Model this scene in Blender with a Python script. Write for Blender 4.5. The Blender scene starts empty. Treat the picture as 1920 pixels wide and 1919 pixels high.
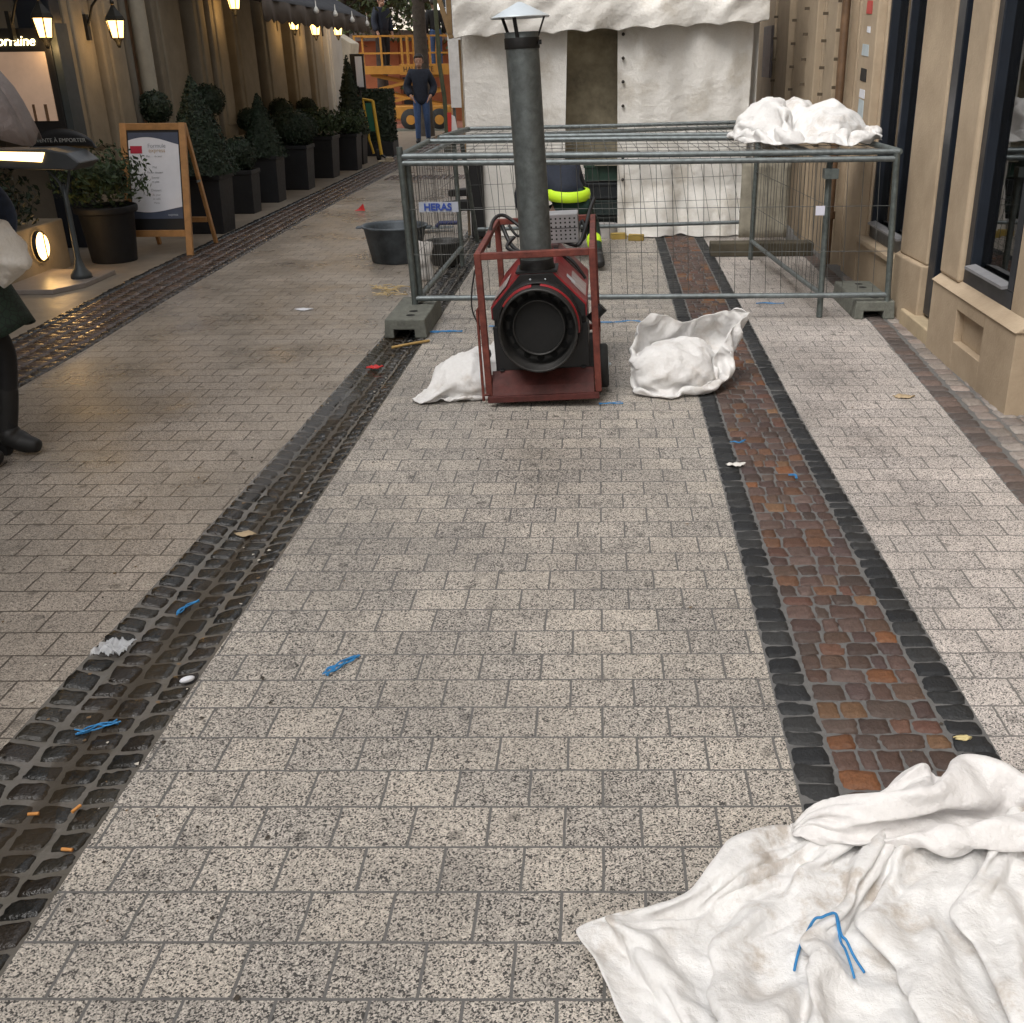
import bpy, bmesh, math, random
import numpy as np
from math import pi, sin, cos, radians as RAD
from mathutils import Vector, Matrix, noise
from mathutils.bvhtree import BVHTree

random.seed(7); RNG = np.random.RandomState(7)
sc = bpy.context.scene
COL = sc.collection

# ------------------------------------------------------------------ camera, sky, sun, exposure
cam_d = bpy.data.cameras.new('camera'); cam = bpy.data.objects.new('camera', cam_d); COL.objects.link(cam); sc.camera = cam
PITCH = math.atan(845 / 1950.)
cam.matrix_world = (Matrix.Translation((0, 0, 1.65)) @ Matrix.Rotation(RAD(.8), 4, 'Z')
                    @ Matrix.Rotation(pi / 2 - PITCH, 4, 'X') @ Matrix.Rotation(RAD(-.6), 4, 'Z'))
cam_d.sensor_width = 36; cam_d.lens = 36 * 1950 / 1920; cam_d.shift_x = -140 / 1920
cam_d.clip_start = .05; cam_d.clip_end = 2000

SUN_EL, SUN_AZ = 54, 215          # azimuth clockwise from +Y
w = bpy.data.worlds.new('World'); sc.world = w; w.use_nodes = True
nt = w.node_tree; bg = nt.nodes['Background']
sky = nt.nodes.new('ShaderNodeTexSky'); sky.sky_type = 'NISHITA'; sky.sun_disc = False
sky.sun_elevation = RAD(SUN_EL); sky.sun_rotation = RAD(SUN_AZ); sky.dust_density = 4; sky.air_density = 1.5
hs = nt.nodes.new('ShaderNodeHueSaturation'); hs.inputs['Saturation'].default_value = .22
nt.links.new(sky.outputs[0], hs.inputs['Color']); nt.links.new(hs.outputs[0], bg.inputs[0]); bg.inputs[1].default_value = .15
sl = bpy.data.lights.new('sun', 'SUN'); sl.energy = .95; sl.angle = RAD(35); sl.color = (1, .96, .9)
so = bpy.data.objects.new('sun', sl); COL.objects.link(so)
d = Vector((sin(RAD(SUN_AZ)) * cos(RAD(SUN_EL)), cos(RAD(SUN_AZ)) * cos(RAD(SUN_EL)), sin(RAD(SUN_EL))))
so.rotation_euler = d.to_track_quat('Z', 'Y').to_euler(); so.location = (0, 0, 30)
sc.view_settings.view_transform = 'Standard'; sc.view_settings.look = 'None'
sc.view_settings.exposure = 0.66; sc.view_settings.gamma = 1

# ------------------------------------------------------------------ materials
MATS = {}
def mk(name):
    m = bpy.data.materials.new(name); m.use_nodes = True
    return m, m.node_tree, m.node_tree.nodes['Principled BSDF']
def N(nt, t, **kw):
    n = nt.nodes.new(t)
    for k, v in kw.items():
        if k in n.inputs: n.inputs[k].default_value = v
        else: setattr(n, k, v)
    return n
def c4(c): return (c[0], c[1], c[2], 1)
def mat(name, col, rough=.6, metal=0, var=.15, scale=6, bump=0, bscale=60, emis=None, estr=0, col2=None, spec=None, coat=0, attr=False, fine=0):
    """plain procedural surface: two noise scales of colour variation plus bump"""
    if name in MATS: return MATS[name]
    m, nt, p = mk(name); L = nt.links.new
    tc = N(nt, 'ShaderNodeTexCoord')
    nz = N(nt, 'ShaderNodeTexNoise', Scale=scale, Detail=6, Roughness=.65); L(tc.outputs['Object'], nz.inputs['Vector'])
    rp = N(nt, 'ShaderNodeValToRGB'); rp.color_ramp.elements[0].position = .3; rp.color_ramp.elements[1].position = .7
    a = col; b = col2 or col
    rp.color_ramp.elements[0].color = c4([x * (1 - var) for x in a]); rp.color_ramp.elements[1].color = c4([min(1, x * (1 + var)) for x in b])
    L(nz.outputs['Fac'], rp.inputs['Fac']); out = rp.outputs['Color']
    if attr:
        at = N(nt, 'ShaderNodeVertexColor'); at.layer_name = 'tint'
        mx = N(nt, 'ShaderNodeMix', data_type='RGBA', blend_type='MULTIPLY'); mx.inputs['Factor'].default_value = 1
        L(at.outputs['Color'], mx.inputs['A']); L(out, mx.inputs['B']); out = mx.outputs['Result']
    L(out, p.inputs['Base Color'])
    p.inputs['Metallic'].default_value = metal
    mr = N(nt, 'ShaderNodeMapRange'); mr.inputs['To Min'].default_value = max(0, rough - .1); mr.inputs['To Max'].default_value = min(1, rough + .1)
    nz2 = N(nt, 'ShaderNodeTexNoise', Scale=scale * 3.1, Detail=4); L(tc.outputs['Object'], nz2.inputs['Vector']); L(nz2.outputs['Fac'], mr.inputs['Value']); L(mr.outputs['Result'], p.inputs['Roughness'])
    if spec is not None: p.inputs['Specular IOR Level'].default_value = spec
    if coat: p.inputs['Coat Weight'].default_value = coat
    if bump:
        nb = N(nt, 'ShaderNodeTexNoise', Scale=bscale, Detail=5); L(tc.outputs['Object'], nb.inputs['Vector'])
        bp = N(nt, 'ShaderNodeBump', Strength=bump, Distance=.01); L(nb.outputs['Fac'], bp.inputs['Height']); L(bp.outputs['Normal'], p.inputs['Normal'])
    if emis: p.inputs['Emission Color'].default_value = c4(emis); p.inputs['Emission Strength'].default_value = estr
    MATS[name] = m; return m
def glow(name, col, s):
    if name in MATS: return MATS[name]
    m, nt, p = mk(name); p.inputs['Base Color'].default_value = c4(col); p.inputs['Emission Color'].default_value = c4(col); p.inputs['Emission Strength'].default_value = s
    MATS[name] = m; return m
def glass(name, tint=(.8, .9, .85), dark=.55, rough=.01, refl=1.0):
    if name in MATS: return MATS[name]
    m, nt, p = mk(name); L = nt.links.new
    out = nt.nodes['Material Output']
    tr = N(nt, 'ShaderNodeBsdfTransparent'); tr.inputs[0].default_value = c4([x * dark for x in tint])
    gl = N(nt, 'ShaderNodeBsdfGlossy'); gl.inputs['Color'].default_value = c4([refl] * 3); gl.inputs['Roughness'].default_value = rough
    fr = N(nt, 'ShaderNodeFresnel', IOR=1.9)
    mx = N(nt, 'ShaderNodeMixShader'); L(fr.outputs[0], mx.inputs[0]); L(tr.outputs[0], mx.inputs[1]); L(gl.outputs[0], mx.inputs[2]); L(mx.outputs[0], out.inputs['Surface'])
    MATS[name] = m; return m

def paver_mat(name, light, grey, dark, dfrac, wet, mortar):
    """square-cut terrazzo pavers laid in half bond, metric world coordinates"""
    m, nt, p = mk(name); L = nt.links.new
    tc = N(nt, 'ShaderNodeTexCoord')
    mp = N(nt, 'ShaderNodeMapping'); mp.inputs['Location'].default_value = (.083, -.054, 0); L(tc.outputs['Object'], mp.inputs['Vector'])
    wob = N(nt, 'ShaderNodeTexNoise', Scale=14., Detail=2); L(tc.outputs['Object'], wob.inputs['Vector'])
    wm = N(nt, 'ShaderNodeVectorMath', operation='MULTIPLY_ADD'); wm.inputs[1].default_value = (.006, .006, 0); L(wob.outputs['Color'], wm.inputs[0]); L(mp.outputs[0], wm.inputs[2])
    br = N(nt, 'ShaderNodeTexBrick', Scale=1.); br.offset = .5; br.offset_frequency = 2; br.squash = 1
    br.inputs['Color1'].default_value = (0, 0, 0, 1); br.inputs['Color2'].default_value = (1, 1, 1, 1); br.inputs['Mortar'].default_value = (.5, .5, .5, 1)
    br.inputs['Mortar Size'].default_value = .0038; br.inputs['Mortar Smooth'].default_value = .25; br.inputs['Bias'].default_value = 0
    br.inputs['Brick Width'].default_value = .18; br.inputs['Row Height'].default_value = .1405
    L(wm.outputs[0], br.inputs['Vector'])
    rnd = N(nt, 'ShaderNodeSeparateColor'); L(br.outputs['Color'], rnd.inputs[0])
    # base tint per paver + slow stain
    st = N(nt, 'ShaderNodeTexNoise', Scale=1.3, Detail=5, Roughness=.6); L(tc.outputs['Object'], st.inputs['Vector'])
    st2 = N(nt, 'ShaderNodeTexNoise', Scale=9., Detail=3); L(tc.outputs['Object'], st2.inputs['Vector'])
    ad = N(nt, 'ShaderNodeMath', operation='ADD'); L(rnd.outputs[0], ad.inputs[0]); L(st2.outputs['Fac'], ad.inputs[1])
    mr0 = N(nt, 'ShaderNodeMapRange'); mr0.inputs['From Min'].default_value = 0.; mr0.inputs['From Max'].default_value = 2.; L(ad.outputs[0], mr0.inputs['Value'])
    base = N(nt, 'ShaderNodeMix', data_type='RGBA'); base.inputs['A'].default_value = c4(light); base.inputs['B'].default_value = c4(grey); L(mr0.outputs[0], base.inputs['Factor'])
    # chips
    wv = N(nt, 'ShaderNodeTexNoise', Scale=260., Detail=2); L(tc.outputs['Object'], wv.inputs['Vector'])
    wv2 = N(nt, 'ShaderNodeVectorMath', operation='MULTIPLY_ADD'); wv2.inputs[1].default_value = (.005, .005, .0); L(wv.outputs['Color'], wv2.inputs[0]); L(tc.outputs['Object'], wv2.inputs[2])
    vo = N(nt, 'ShaderNodeTexVoronoi', Scale=285.); vo.voronoi_dimensions = '2D'; L(wv2.outputs[0], vo.inputs['Vector'])
    sv = N(nt, 'ShaderNodeSeparateColor'); L(vo.outputs['Color'], sv.inputs[0])
    th = N(nt, 'ShaderNodeMapRange'); th.inputs['From Max'].default_value = 1.6; th.inputs['To Min'].default_value = dfrac * .5; th.inputs['To Max'].default_value = dfrac * 1.1; L(ad.outputs[0], th.inputs['Value'])
    lt = N(nt, 'ShaderNodeMath', operation='LESS_THAN'); L(sv.outputs[0], lt.inputs[0]); L(th.outputs[0], lt.inputs[1])
    dk = N(nt, 'ShaderNodeMix', data_type='RGBA'); dk.inputs['B'].default_value = c4(dark)
    vo2 = N(nt, 'ShaderNodeTexVoronoi', Scale=470.); vo2.voronoi_dimensions = '2D'; L(wv2.outputs[0], vo2.inputs['Vector']); sv2 = N(nt, 'ShaderNodeSeparateColor'); L(vo2.outputs['Color'], sv2.inputs[0])
    lt2 = N(nt, 'ShaderNodeMath', operation='LESS_THAN'); L(sv2.outputs[0], lt2.inputs[0]); L(th.outputs[0], lt2.inputs[1])
    h2 = N(nt, 'ShaderNodeMath', operation='MULTIPLY'); h2.inputs[1].default_value = .62; L(lt2.outputs[0], h2.inputs[0])
    mxx = N(nt, 'ShaderNodeMath', operation='MAXIMUM'); L(lt.outputs[0], mxx.inputs[0]); L(h2.outputs[0], mxx.inputs[1]); L(mxx.outputs[0], dk.inputs['Factor'])
    # light chips and mid tone scatter
    gt = N(nt, 'ShaderNodeMapRange'); gt.inputs['To Min'].default_value = .68; gt.inputs['To Max'].default_value = 1.4; L(sv.outputs[1], gt.inputs['Value'])
    sc_ = N(nt, 'ShaderNodeVectorMath', operation='SCALE'); L(base.outputs['Result'], sc_.inputs[0]); L(gt.outputs[0], sc_.inputs['Scale'])
    L(sc_.outputs[0], dk.inputs['A'])
    stn = N(nt, 'ShaderNodeMapRange'); stn.inputs['From Min'].default_value = .3; stn.inputs['From Max'].default_value = .7; stn.inputs['To Min'].default_value = .66; stn.inputs['To Max'].default_value = 1.08; L(st.outputs['Fac'], stn.inputs['Value'])
    sc2 = N(nt, 'ShaderNodeVectorMath', operation='SCALE'); L(dk.outputs['Result'], sc2.inputs[0]); L(stn.outputs[0], sc2.inputs['Scale'])
    gm = N(nt, 'ShaderNodeTexVoronoi', Scale=2.6); gm.voronoi_dimensions = '2D'; L(tc.outputs['Object'], gm.inputs['Vector'])
    gr_ = N(nt, 'ShaderNodeMapRange'); gr_.inputs['From Min'].default_value = .035; gr_.inputs['From Max'].default_value = .06; gr_.inputs['To Min'].default_value = .62; gr_.inputs['To Max'].default_value = 1.; L(gm.outputs['Distance'], gr_.inputs['Value'])
    sp = N(nt, 'ShaderNodeTexNoise', Scale=4.5, Detail=7, Roughness=.7); L(tc.outputs['Object'], sp.inputs['Vector'])
    sr = N(nt, 'ShaderNodeMapRange'); sr.inputs['From Min'].default_value = .56; sr.inputs['From Max'].default_value = .70; sr.inputs['To Min'].default_value = 1.; sr.inputs['To Max'].default_value = .72; L(sp.outputs['Fac'], sr.inputs['Value'])
    gs = N(nt, 'ShaderNodeMath', operation='MULTIPLY'); L(gr_.outputs[0], gs.inputs[0]); L(sr.outputs[0], gs.inputs[1])
    sc3 = N(nt, 'ShaderNodeVectorMath', operation='SCALE'); L(sc2.outputs[0], sc3.inputs[0]); L(gs.outputs[0], sc3.inputs['Scale']); sc2 = sc3
    mo = N(nt, 'ShaderNodeMix', data_type='RGBA'); mo.inputs['B'].default_value = c4(mortar); L(br.outputs['Fac'], mo.inputs['Factor']); L(sc2.outputs[0], mo.inputs['A'])
    L(mo.outputs['Result'], p.inputs['Base Color'])
    rr = N(nt, 'ShaderNodeMapRange'); rr.inputs['From Min'].default_value = .35; rr.inputs['From Max'].default_value = .65; rr.inputs['To Min'].default_value = wet[0]; rr.inputs['To Max'].default_value = wet[1]; L(st.outputs['Fac'], rr.inputs['Value']); L(rr.outputs[0], p.inputs['Roughness'])
    # bump: joints sunk, chips proud
    inv = N(nt, 'ShaderNodeMath', operation='MULTIPLY_ADD'); inv.inputs[1].default_value = -1.; inv.inputs[2].default_value = 1.; L(br.outputs['Fac'], inv.inputs[0])
    h = N(nt, 'ShaderNodeMath', operation='MULTIPLY_ADD'); h.inputs[1].default_value = .18; L(sv.outputs[2], h.inputs[0]); L(inv.outputs[0], h.inputs[2])
    tlt = N(nt, 'ShaderNodeMath', operation='MULTIPLY_ADD'); tlt.inputs[1].default_value = .5; L(rnd.outputs[0], tlt.inputs[0]); L(h.outputs[0], tlt.inputs[2])
    bp = N(nt, 'ShaderNodeBump', Strength=.6, Distance=.004); L(tlt.outputs[0], bp.inputs['Height']); L(bp.outputs['Normal'], p.inputs['Normal'])
    MATS[name] = m; return m

def fabric_mat(name, col, dirt=(.30, .2, .1), amount=.5, dscale=5, rough=.75, trans=.1):
    if name in MATS: return MATS[name]
    m, nt, p = mk(name); L = nt.links.new
    tc = N(nt, 'ShaderNodeTexCoord')
    n1 = N(nt, 'ShaderNodeTexNoise', Scale=dscale, Detail=8, Roughness=.68, Distortion=.1); L(tc.outputs['Object'], n1.inputs['Vector'])
    r1 = N(nt, 'ShaderNodeMapRange'); r1.inputs['From Min'].default_value = .50; r1.inputs['From Max'].default_value = .62; r1.inputs['To Max'].default_value = amount; L(n1.outputs['Fac'], r1.inputs['Value'])
    n2 = N(nt, 'ShaderNodeTexNoise', Scale=2.3, Detail=4); L(tc.outputs['Object'], n2.inputs['Vector'])
    r2 = N(nt, 'ShaderNodeMapRange'); r2.inputs['From Min'].default_value = .42; r2.inputs['From Max'].default_value = .58; L(n2.outputs['Fac'], r2.inputs['Value'])
    mu = N(nt, 'ShaderNodeMath', operation='MULTIPLY'); L(r1.outputs[0], mu.inputs[0]); L(r2.outputs[0], mu.inputs[1])
    n3 = N(nt, 'ShaderNodeTexNoise', Scale=70., Detail=4); L(tc.outputs['Object'], n3.inputs['Vector'])
    r3 = N(nt, 'ShaderNodeMapRange'); r3.inputs['To Min'].default_value = .9; r3.inputs['To Max'].default_value = 1.06; L(n3.outputs['Fac'], r3.inputs['Value'])
    mx = N(nt, 'ShaderNodeMix', data_type='RGBA'); mx.inputs['A'].default_value = c4(col); mx.inputs['B'].default_value = c4(dirt); L(mu.outputs[0], mx.inputs['Factor'])
    s = N(nt, 'ShaderNodeVectorMath', operation='SCALE'); L(mx.outputs['Result'], s.inputs[0]); L(r3.outputs[0], s.inputs['Scale']); L(s.outputs[0], p.inputs['Base Color'])
    p.inputs['Roughness'].default_value = rough; p.inputs['Sheen Weight'].default_value = .15
    nb = N(nt, 'ShaderNodeTexNoise', Scale=16., Detail=6, Roughness=.6, Distortion=.15); L(tc.outputs['Object'], nb.inputs['Vector'])
    nf = N(nt, 'ShaderNodeTexNoise', Scale=420., Detail=2); L(tc.outputs['Object'], nf.inputs['Vector'])
    hh = N(nt, 'ShaderNodeMath', operation='MULTIPLY_ADD'); hh.inputs[1].default_value = .05; L(nf.outputs['Fac'], hh.inputs[0]); L(nb.outputs['Fac'], hh.inputs[2])
    bp = N(nt, 'ShaderNodeBump', Strength=.5, Distance=.03); L(hh.outputs[0], bp.inputs['Height']); L(bp.outputs['Normal'], p.inputs['Normal'])
    if trans:
        out = nt.nodes['Material Output']; tl = N(nt, 'ShaderNodeBsdfTranslucent'); L(s.outputs[0], tl.inputs['Color'])
        ms = N(nt, 'ShaderNodeMixShader'); ms.inputs[0].default_value = trans; L(p.outputs[0], ms.inputs[1]); L(tl.outputs[0], ms.inputs[2]); L(ms.outputs[0], out.inputs['Surface'])
    MATS[name] = m; return m

# ------------------------------------------------------------------ mesh helpers
class MB:
    def __init__(s): s.v = []; s.f = []; s.mi = []; s.cur = 0; s.sm = []
    def add(s, vs, fs, smooth=False):
        o = len(s.v); s.v += [tuple(x) for x in vs]; s.f += [tuple(i + o for i in f) for f in fs]; s.mi += [s.cur] * len(fs); s.sm += [smooth] * len(fs); return s
    def box(s, a, b):
        x0, y0, z0 = a; x1, y1, z1 = b
        return s.add([(x0, y0, z0), (x1, y0, z0), (x1, y1, z0), (x0, y1, z0), (x0, y0, z1), (x1, y0, z1), (x1, y1, z1), (x0, y1, z1)],
                     [(0, 3, 2, 1), (4, 5, 6, 7), (0, 1, 5, 4), (1, 2, 6, 5), (2, 3, 7, 6), (3, 0, 4, 7)])
    def bar(s, p0, p1, w, h=None, up=(0, 0, 1)):
        h = h or w; p0 = Vector(p0); p1 = Vector(p1); d = (p1 - p0).normalized(); u = Vector(up)
        if abs(d.dot(u)) > .95: u = Vector((0, 1, 0))
        a = d.cross(u).normalized(); b = a.cross(d).normalized(); vs = []
        for p in (p0, p1):
            for i, j in ((-1, -1), (1, -1), (1, 1), (-1, 1)): vs.append(p + a * i * w / 2 + b * j * h / 2)
        return s.add(vs, [(0, 1, 2, 3), (7, 6, 5, 4), (0, 4, 5, 1), (1, 5, 6, 2), (2, 6, 7, 3), (3, 7, 4, 0)])
    def tube(s, pts, r, n=8, cap=True, closed=False):
        pts = [Vector(p) for p in pts]; m = len(pts); rs = r if isinstance(r, (list, tuple)) else [r] * m
        vs = []; fs = []; prev = None
        for i, p in enumerate(pts):
            d = (pts[min(i + 1, m - 1)] - pts[max(i - 1, 0)]).normalized()
            if prev is None:
                u = Vector((0, 0, 1)) if abs(d.z) < .9 else Vector((0, 1, 0)); a = d.cross(u).normalized()
            else: a = (prev - d * prev.dot(d)).normalized()
            prev = a; b = d.cross(a)
            for k in range(n): t = 2 * pi * k / n; vs.append(p + (a * cos(t) + b * sin(t)) * rs[i])
        for i in range(m - 1):
            for k in range(n): fs.append((i * n + k, i * n + (k + 1) % n, (i + 1) * n + (k + 1) % n, (i + 1) * n + k))
        s.add(vs, fs, True)
        if cap: s.add(vs[:n], [tuple(range(n))[::-1]]); s.add(vs[-n:], [tuple(range(n))])
        return s
    def lathe(s, prof, c=(0, 0, 0), n=24, axis='z', sx=1, sy=1, smooth=True):
        vs = []; fs = []
        for r, h in prof:
            for k in range(n):
                t = 2 * pi * k / n; x, y = r * cos(t) * sx, r * sin(t) * sy
                vs.append((c[0] + x, c[1] + y, c[2] + h) if axis == 'z' else ((c[0] + x, c[1] + h, c[2] + y) if axis == 'y' else (c[0] + h, c[1] + x, c[2] + y)))
        for i in range(len(prof) - 1):
            for k in range(n):
                q = (i * n + k, i * n + (k + 1) % n, (i + 1) * n + (k + 1) % n, (i + 1) * n + k)
                fs.append(q if axis == 'z' else q[::-1])
        return s.add(vs, fs, smooth)
    def prism(s, poly, z0, z1, axes='xyz'):
        """poly in the first two axes, extruded along the third"""
        n = len(poly); ix = ['xyz'.index(a) for a in axes]; vs = []
        for z in (z0, z1):
            for q in poly:
                v = [0, 0, 0]; v[ix[0]] = q[0]; v[ix[1]] = q[1]; v[ix[2]] = z; vs.append(v)
        return s.add(vs, [tuple(range(n))[::-1], tuple(range(n, 2 * n))] + [(k, (k + 1) % n, n + (k + 1) % n, n + k) for k in range(n)])
    def grid(s, fn, nu, nv, smooth=True):
        vs = [fn(i / (nu - 1), j / (nv - 1)) for j in range(nv) for i in range(nu)]
        return s.add(vs, [(j * nu + i, j * nu + i + 1, (j + 1) * nu + i + 1, (j + 1) * nu + i) for j in range(nv - 1) for i in range(nu - 1)], smooth)
    def ball(s, c, r, n=12, m=8, jit=0):
        r = r if isinstance(r, (tuple, list)) else (r, r, r); vs = []; fs = []
        for j in range(m + 1):
            th = pi * j / m
            for k in range(n):
                t = 2 * pi * k / n; q = 1 + (random.random() - .5) * jit
                vs.append((c[0] + r[0] * sin(th) * cos(t) * q, c[1] + r[1] * sin(th) * sin(t) * q, c[2] - r[2] * cos(th) * q))
        for j in range(m):
            for k in range(n): fs.append((j * n + k, j * n + (k + 1) % n, (j + 1) * n + (k + 1) % n, (j + 1) * n + k))
        return s.add(vs, fs, True)
    def build(s, name, mats, parent=None, bevel=0, sub=0, solid=0, fix=True):
        me = bpy.data.meshes.new(name); off = Vector(WL.get(parent.name, (0, 0, 0))) if parent else Vector()
        me.from_pydata([Vector(v) - off for v in s.v], [], s.f)
        for m in (mats if isinstance(mats, (list, tuple)) else [mats]): me.materials.append(m)
        me.polygons.foreach_set('material_index', s.mi); me.polygons.foreach_set('use_smooth', s.sm)
        if fix:
            b = bmesh.new(); b.from_mesh(me); bmesh.ops.recalc_face_normals(b, faces=b.faces); b.to_mesh(me); b.free()
        me.update(); o = bpy.data.objects.new(name, me); COL.objects.link(o)
        if parent: o.parent = parent; WL[o.name] = WL.get(parent.name, (0, 0, 0))
        if bevel: m = o.modifiers.new('bevel', 'BEVEL'); m.width = bevel; m.segments = 2; m.limit_method = 'ANGLE'; m.angle_limit = RAD(50)
        if solid: m = o.modifiers.new('solid', 'SOLIDIFY'); m.thickness = solid; m.offset = 0
        if sub: m = o.modifiers.new('sub', 'SUBSURF'); m.levels = m.render_levels = sub
        return o
WL = {}
def tag(o, label, cat, group=None, kind=None):
    o['label'] = label; o['category'] = cat
    if group: o['group'] = group
    if kind: o['kind'] = kind
    return o
def thing(name, loc, label, cat, group=None, local=False):
    o = bpy.data.objects.new(name, None); COL.objects.link(o); o.location = loc; o.empty_display_size = .1
    WL[o.name] = (0, 0, 0) if local else tuple(loc)
    return tag(o, label, cat, group)
def struct(o): o['kind'] = 'structure'; return o
def text(name, body, size, m, loc, rot, parent, align='CENTER', ext=.001, shear=0, xs=1, bold=0):
    cu = bpy.data.curves.new(name, 'FONT'); cu.body = body; cu.size = size; cu.align_x = align; cu.align_y = 'CENTER'; cu.extrude = ext; cu.shear = shear; cu.offset = bold
    t = bpy.data.objects.new(name, cu); COL.objects.link(t); bpy.context.view_layer.update()
    me = bpy.data.meshes.new_from_object(t.evaluated_get(bpy.context.evaluated_depsgraph_get()))
    bpy.data.objects.remove(t)
    off = Vector(WL.get(parent.name, (0, 0, 0)))
    R = rot.to_4x4() if isinstance(rot, Matrix) else Matrix.Rotation(rot[2], 4, 'Z') @ Matrix.Rotation(rot[1], 4, 'Y') @ Matrix.Rotation(rot[0], 4, 'X')
    me.transform(Matrix.Translation(Vector(loc) - off) @ R @ Matrix.Diagonal((xs, 1, 1, 1)))
    me.materials.clear(); me.materials.append(m)
    o = bpy.data.objects.new(name, me); COL.objects.link(o); o.parent = parent; WL[o.name] = tuple(off); return o
def skin(name, joints, edges, m, parent, sub=2, root=0, extra=None):
    """one continuous body grown over a joint skeleton; joints = [(x,y,z,rx,ry?)]"""
    off = Vector(WL.get(parent.name, (0, 0, 0))) if parent else Vector()
    me = bpy.data.meshes.new(name); me.from_pydata([Vector(j[:3]) for j in joints], edges, [])
    o = bpy.data.objects.new(name, me); COL.objects.link(o)
    o.modifiers.new('skin', 'SKIN'); me.skin_vertices or None
    sv = me.skin_vertices[0].data
    for i, j in enumerate(joints): sv[i].radius = (j[3], j[4] if len(j) > 4 else j[3]); sv[i].use_root = (i == root)
    s = o.modifiers.new('sub', 'SUBSURF'); s.levels = s.render_levels = sub
    bpy.context.view_layer.update()
    me2 = bpy.data.meshes.new_from_object(o.evaluated_get(bpy.context.evaluated_depsgraph_get()))
    bpy.data.objects.remove(o)
    if extra:      # welds face details onto the same mesh
        b = bmesh.new(); b.from_mesh(me2); n0 = len(b.faces)
        vs = [b.verts.new(v) for v in extra.v]
        for f, mi in zip(extra.f, extra.mi):
            try: ff = b.faces.new([vs[i] for i in f]); ff.material_index = mi; ff.smooth = True
            except ValueError: pass
        b.to_mesh(me2); b.free()
    me2.transform(Matrix.Translation(-off)); me2.materials.clear()
    for q in (m if isinstance(m, (list, tuple)) else [m]): me2.materials.append(q)
    me2.polygons.foreach_set('use_smooth', [True] * len(me2.polygons))
    o = bpy.data.objects.new(name, me2); COL.objects.link(o)
    if parent: o.parent = parent; WL[o.name] = tuple(off)
    return o
def leaves(name, m, parent, pts, nrm, size, core=None, jit=.6, tintspread=.35):
    """a crown of many small leaf faces around given points"""
    n = len(pts); off = np.array(WL.get(parent.name, (0, 0, 0))) if parent else np.zeros(3)
    pts = np.asarray(pts) - off; nrm = np.asarray(nrm) + RNG.normal(0, jit, (n, 3)); nrm /= np.linalg.norm(nrm, axis=1)[:, None] + 1e-9
    t = np.cross(nrm, RNG.normal(0, 1, (n, 3))); t /= np.linalg.norm(t, axis=1)[:, None] + 1e-9; b = np.cross(nrm, t)
    s = size * RNG.uniform(.6, 1.3, (n, 1)); a = s * .5
    V = np.stack([pts - t * s, pts + b * a + nrm * a * .3, pts + t * s, pts - b * a + nrm * a * .3], 1).reshape(-1, 3)
    F = [(4 * i, 4 * i + 1, 4 * i + 2, 4 * i + 3) for i in range(n)]; V = V.tolist(); nl = len(F)
    if core: o_ = len(V); V += [tuple(np.array(v) - off) for v in core.v]; F += [tuple(i + o_ for i in f) for f in core.f]
    me = bpy.data.meshes.new(name); me.from_pydata(V, [], F); me.materials.append(m)
    ca = me.color_attributes.new('tint', 'FLOAT_COLOR', 'POINT'); c = np.ones((len(V), 4), np.float32)
    c[:4 * nl, :3] = np.repeat(RNG.uniform(1 - tintspread, 1 + tintspread, (nl, 1)), 4, 0); ca.data.foreach_set('color', c.ravel())
    o = bpy.data.objects.new(name, me); COL.objects.link(o)
    if parent: o.parent = parent; WL[o.name] = tuple(off)
    return o
def cloth_from(nx, ny, steps):
    V = np.cumsum(np.array(steps).reshape(3, ny, nx), axis=2).reshape(3, -1).T / 1250.
    return V, [(j * nx + i, j * nx + i + 1, (j + 1) * nx + i + 1, (j + 1) * nx + i) for j in range(ny - 1) for i in range(nx - 1)]
def setup_cloth(name, V, F, m, label, cat, thick=.004, sub=2, group=None, wr=()):
    base = V.mean(0); base[2] = V[:, 2].min()
    me = bpy.data.meshes.new(name); me.from_pydata((V - base).tolist(), [], F); me.materials.append(m)
    me.polygons.foreach_set('use_smooth', [True] * len(F)); o = bpy.data.objects.new(name, me); COL.objects.link(o); o.location = base
    s = o.modifiers.new('sub', 'SUBSURF'); s.levels = 1; s.render_levels = sub
    for k, (ty, size, st) in enumerate(wr):
        tx = bpy.data.textures.new('%s_wrinkle_%d' % (name, k), ty); tx.noise_scale = size
        if ty == 'MUSGRAVE': tx.musgrave_type = 'RIDGED_MULTIFRACTAL'; tx.octaves = 3; tx.noise_intensity = .55
        s = o.modifiers.new('wrinkle', 'DISPLACE'); s.texture = tx; s.strength = st; s.mid_level = .35; s.texture_coords = 'LOCAL'
    s = o.modifiers.new('solid', 'SOLIDIFY'); s.thickness = thick; s.offset = 0
    tag(o, label, cat, group); return o

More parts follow.
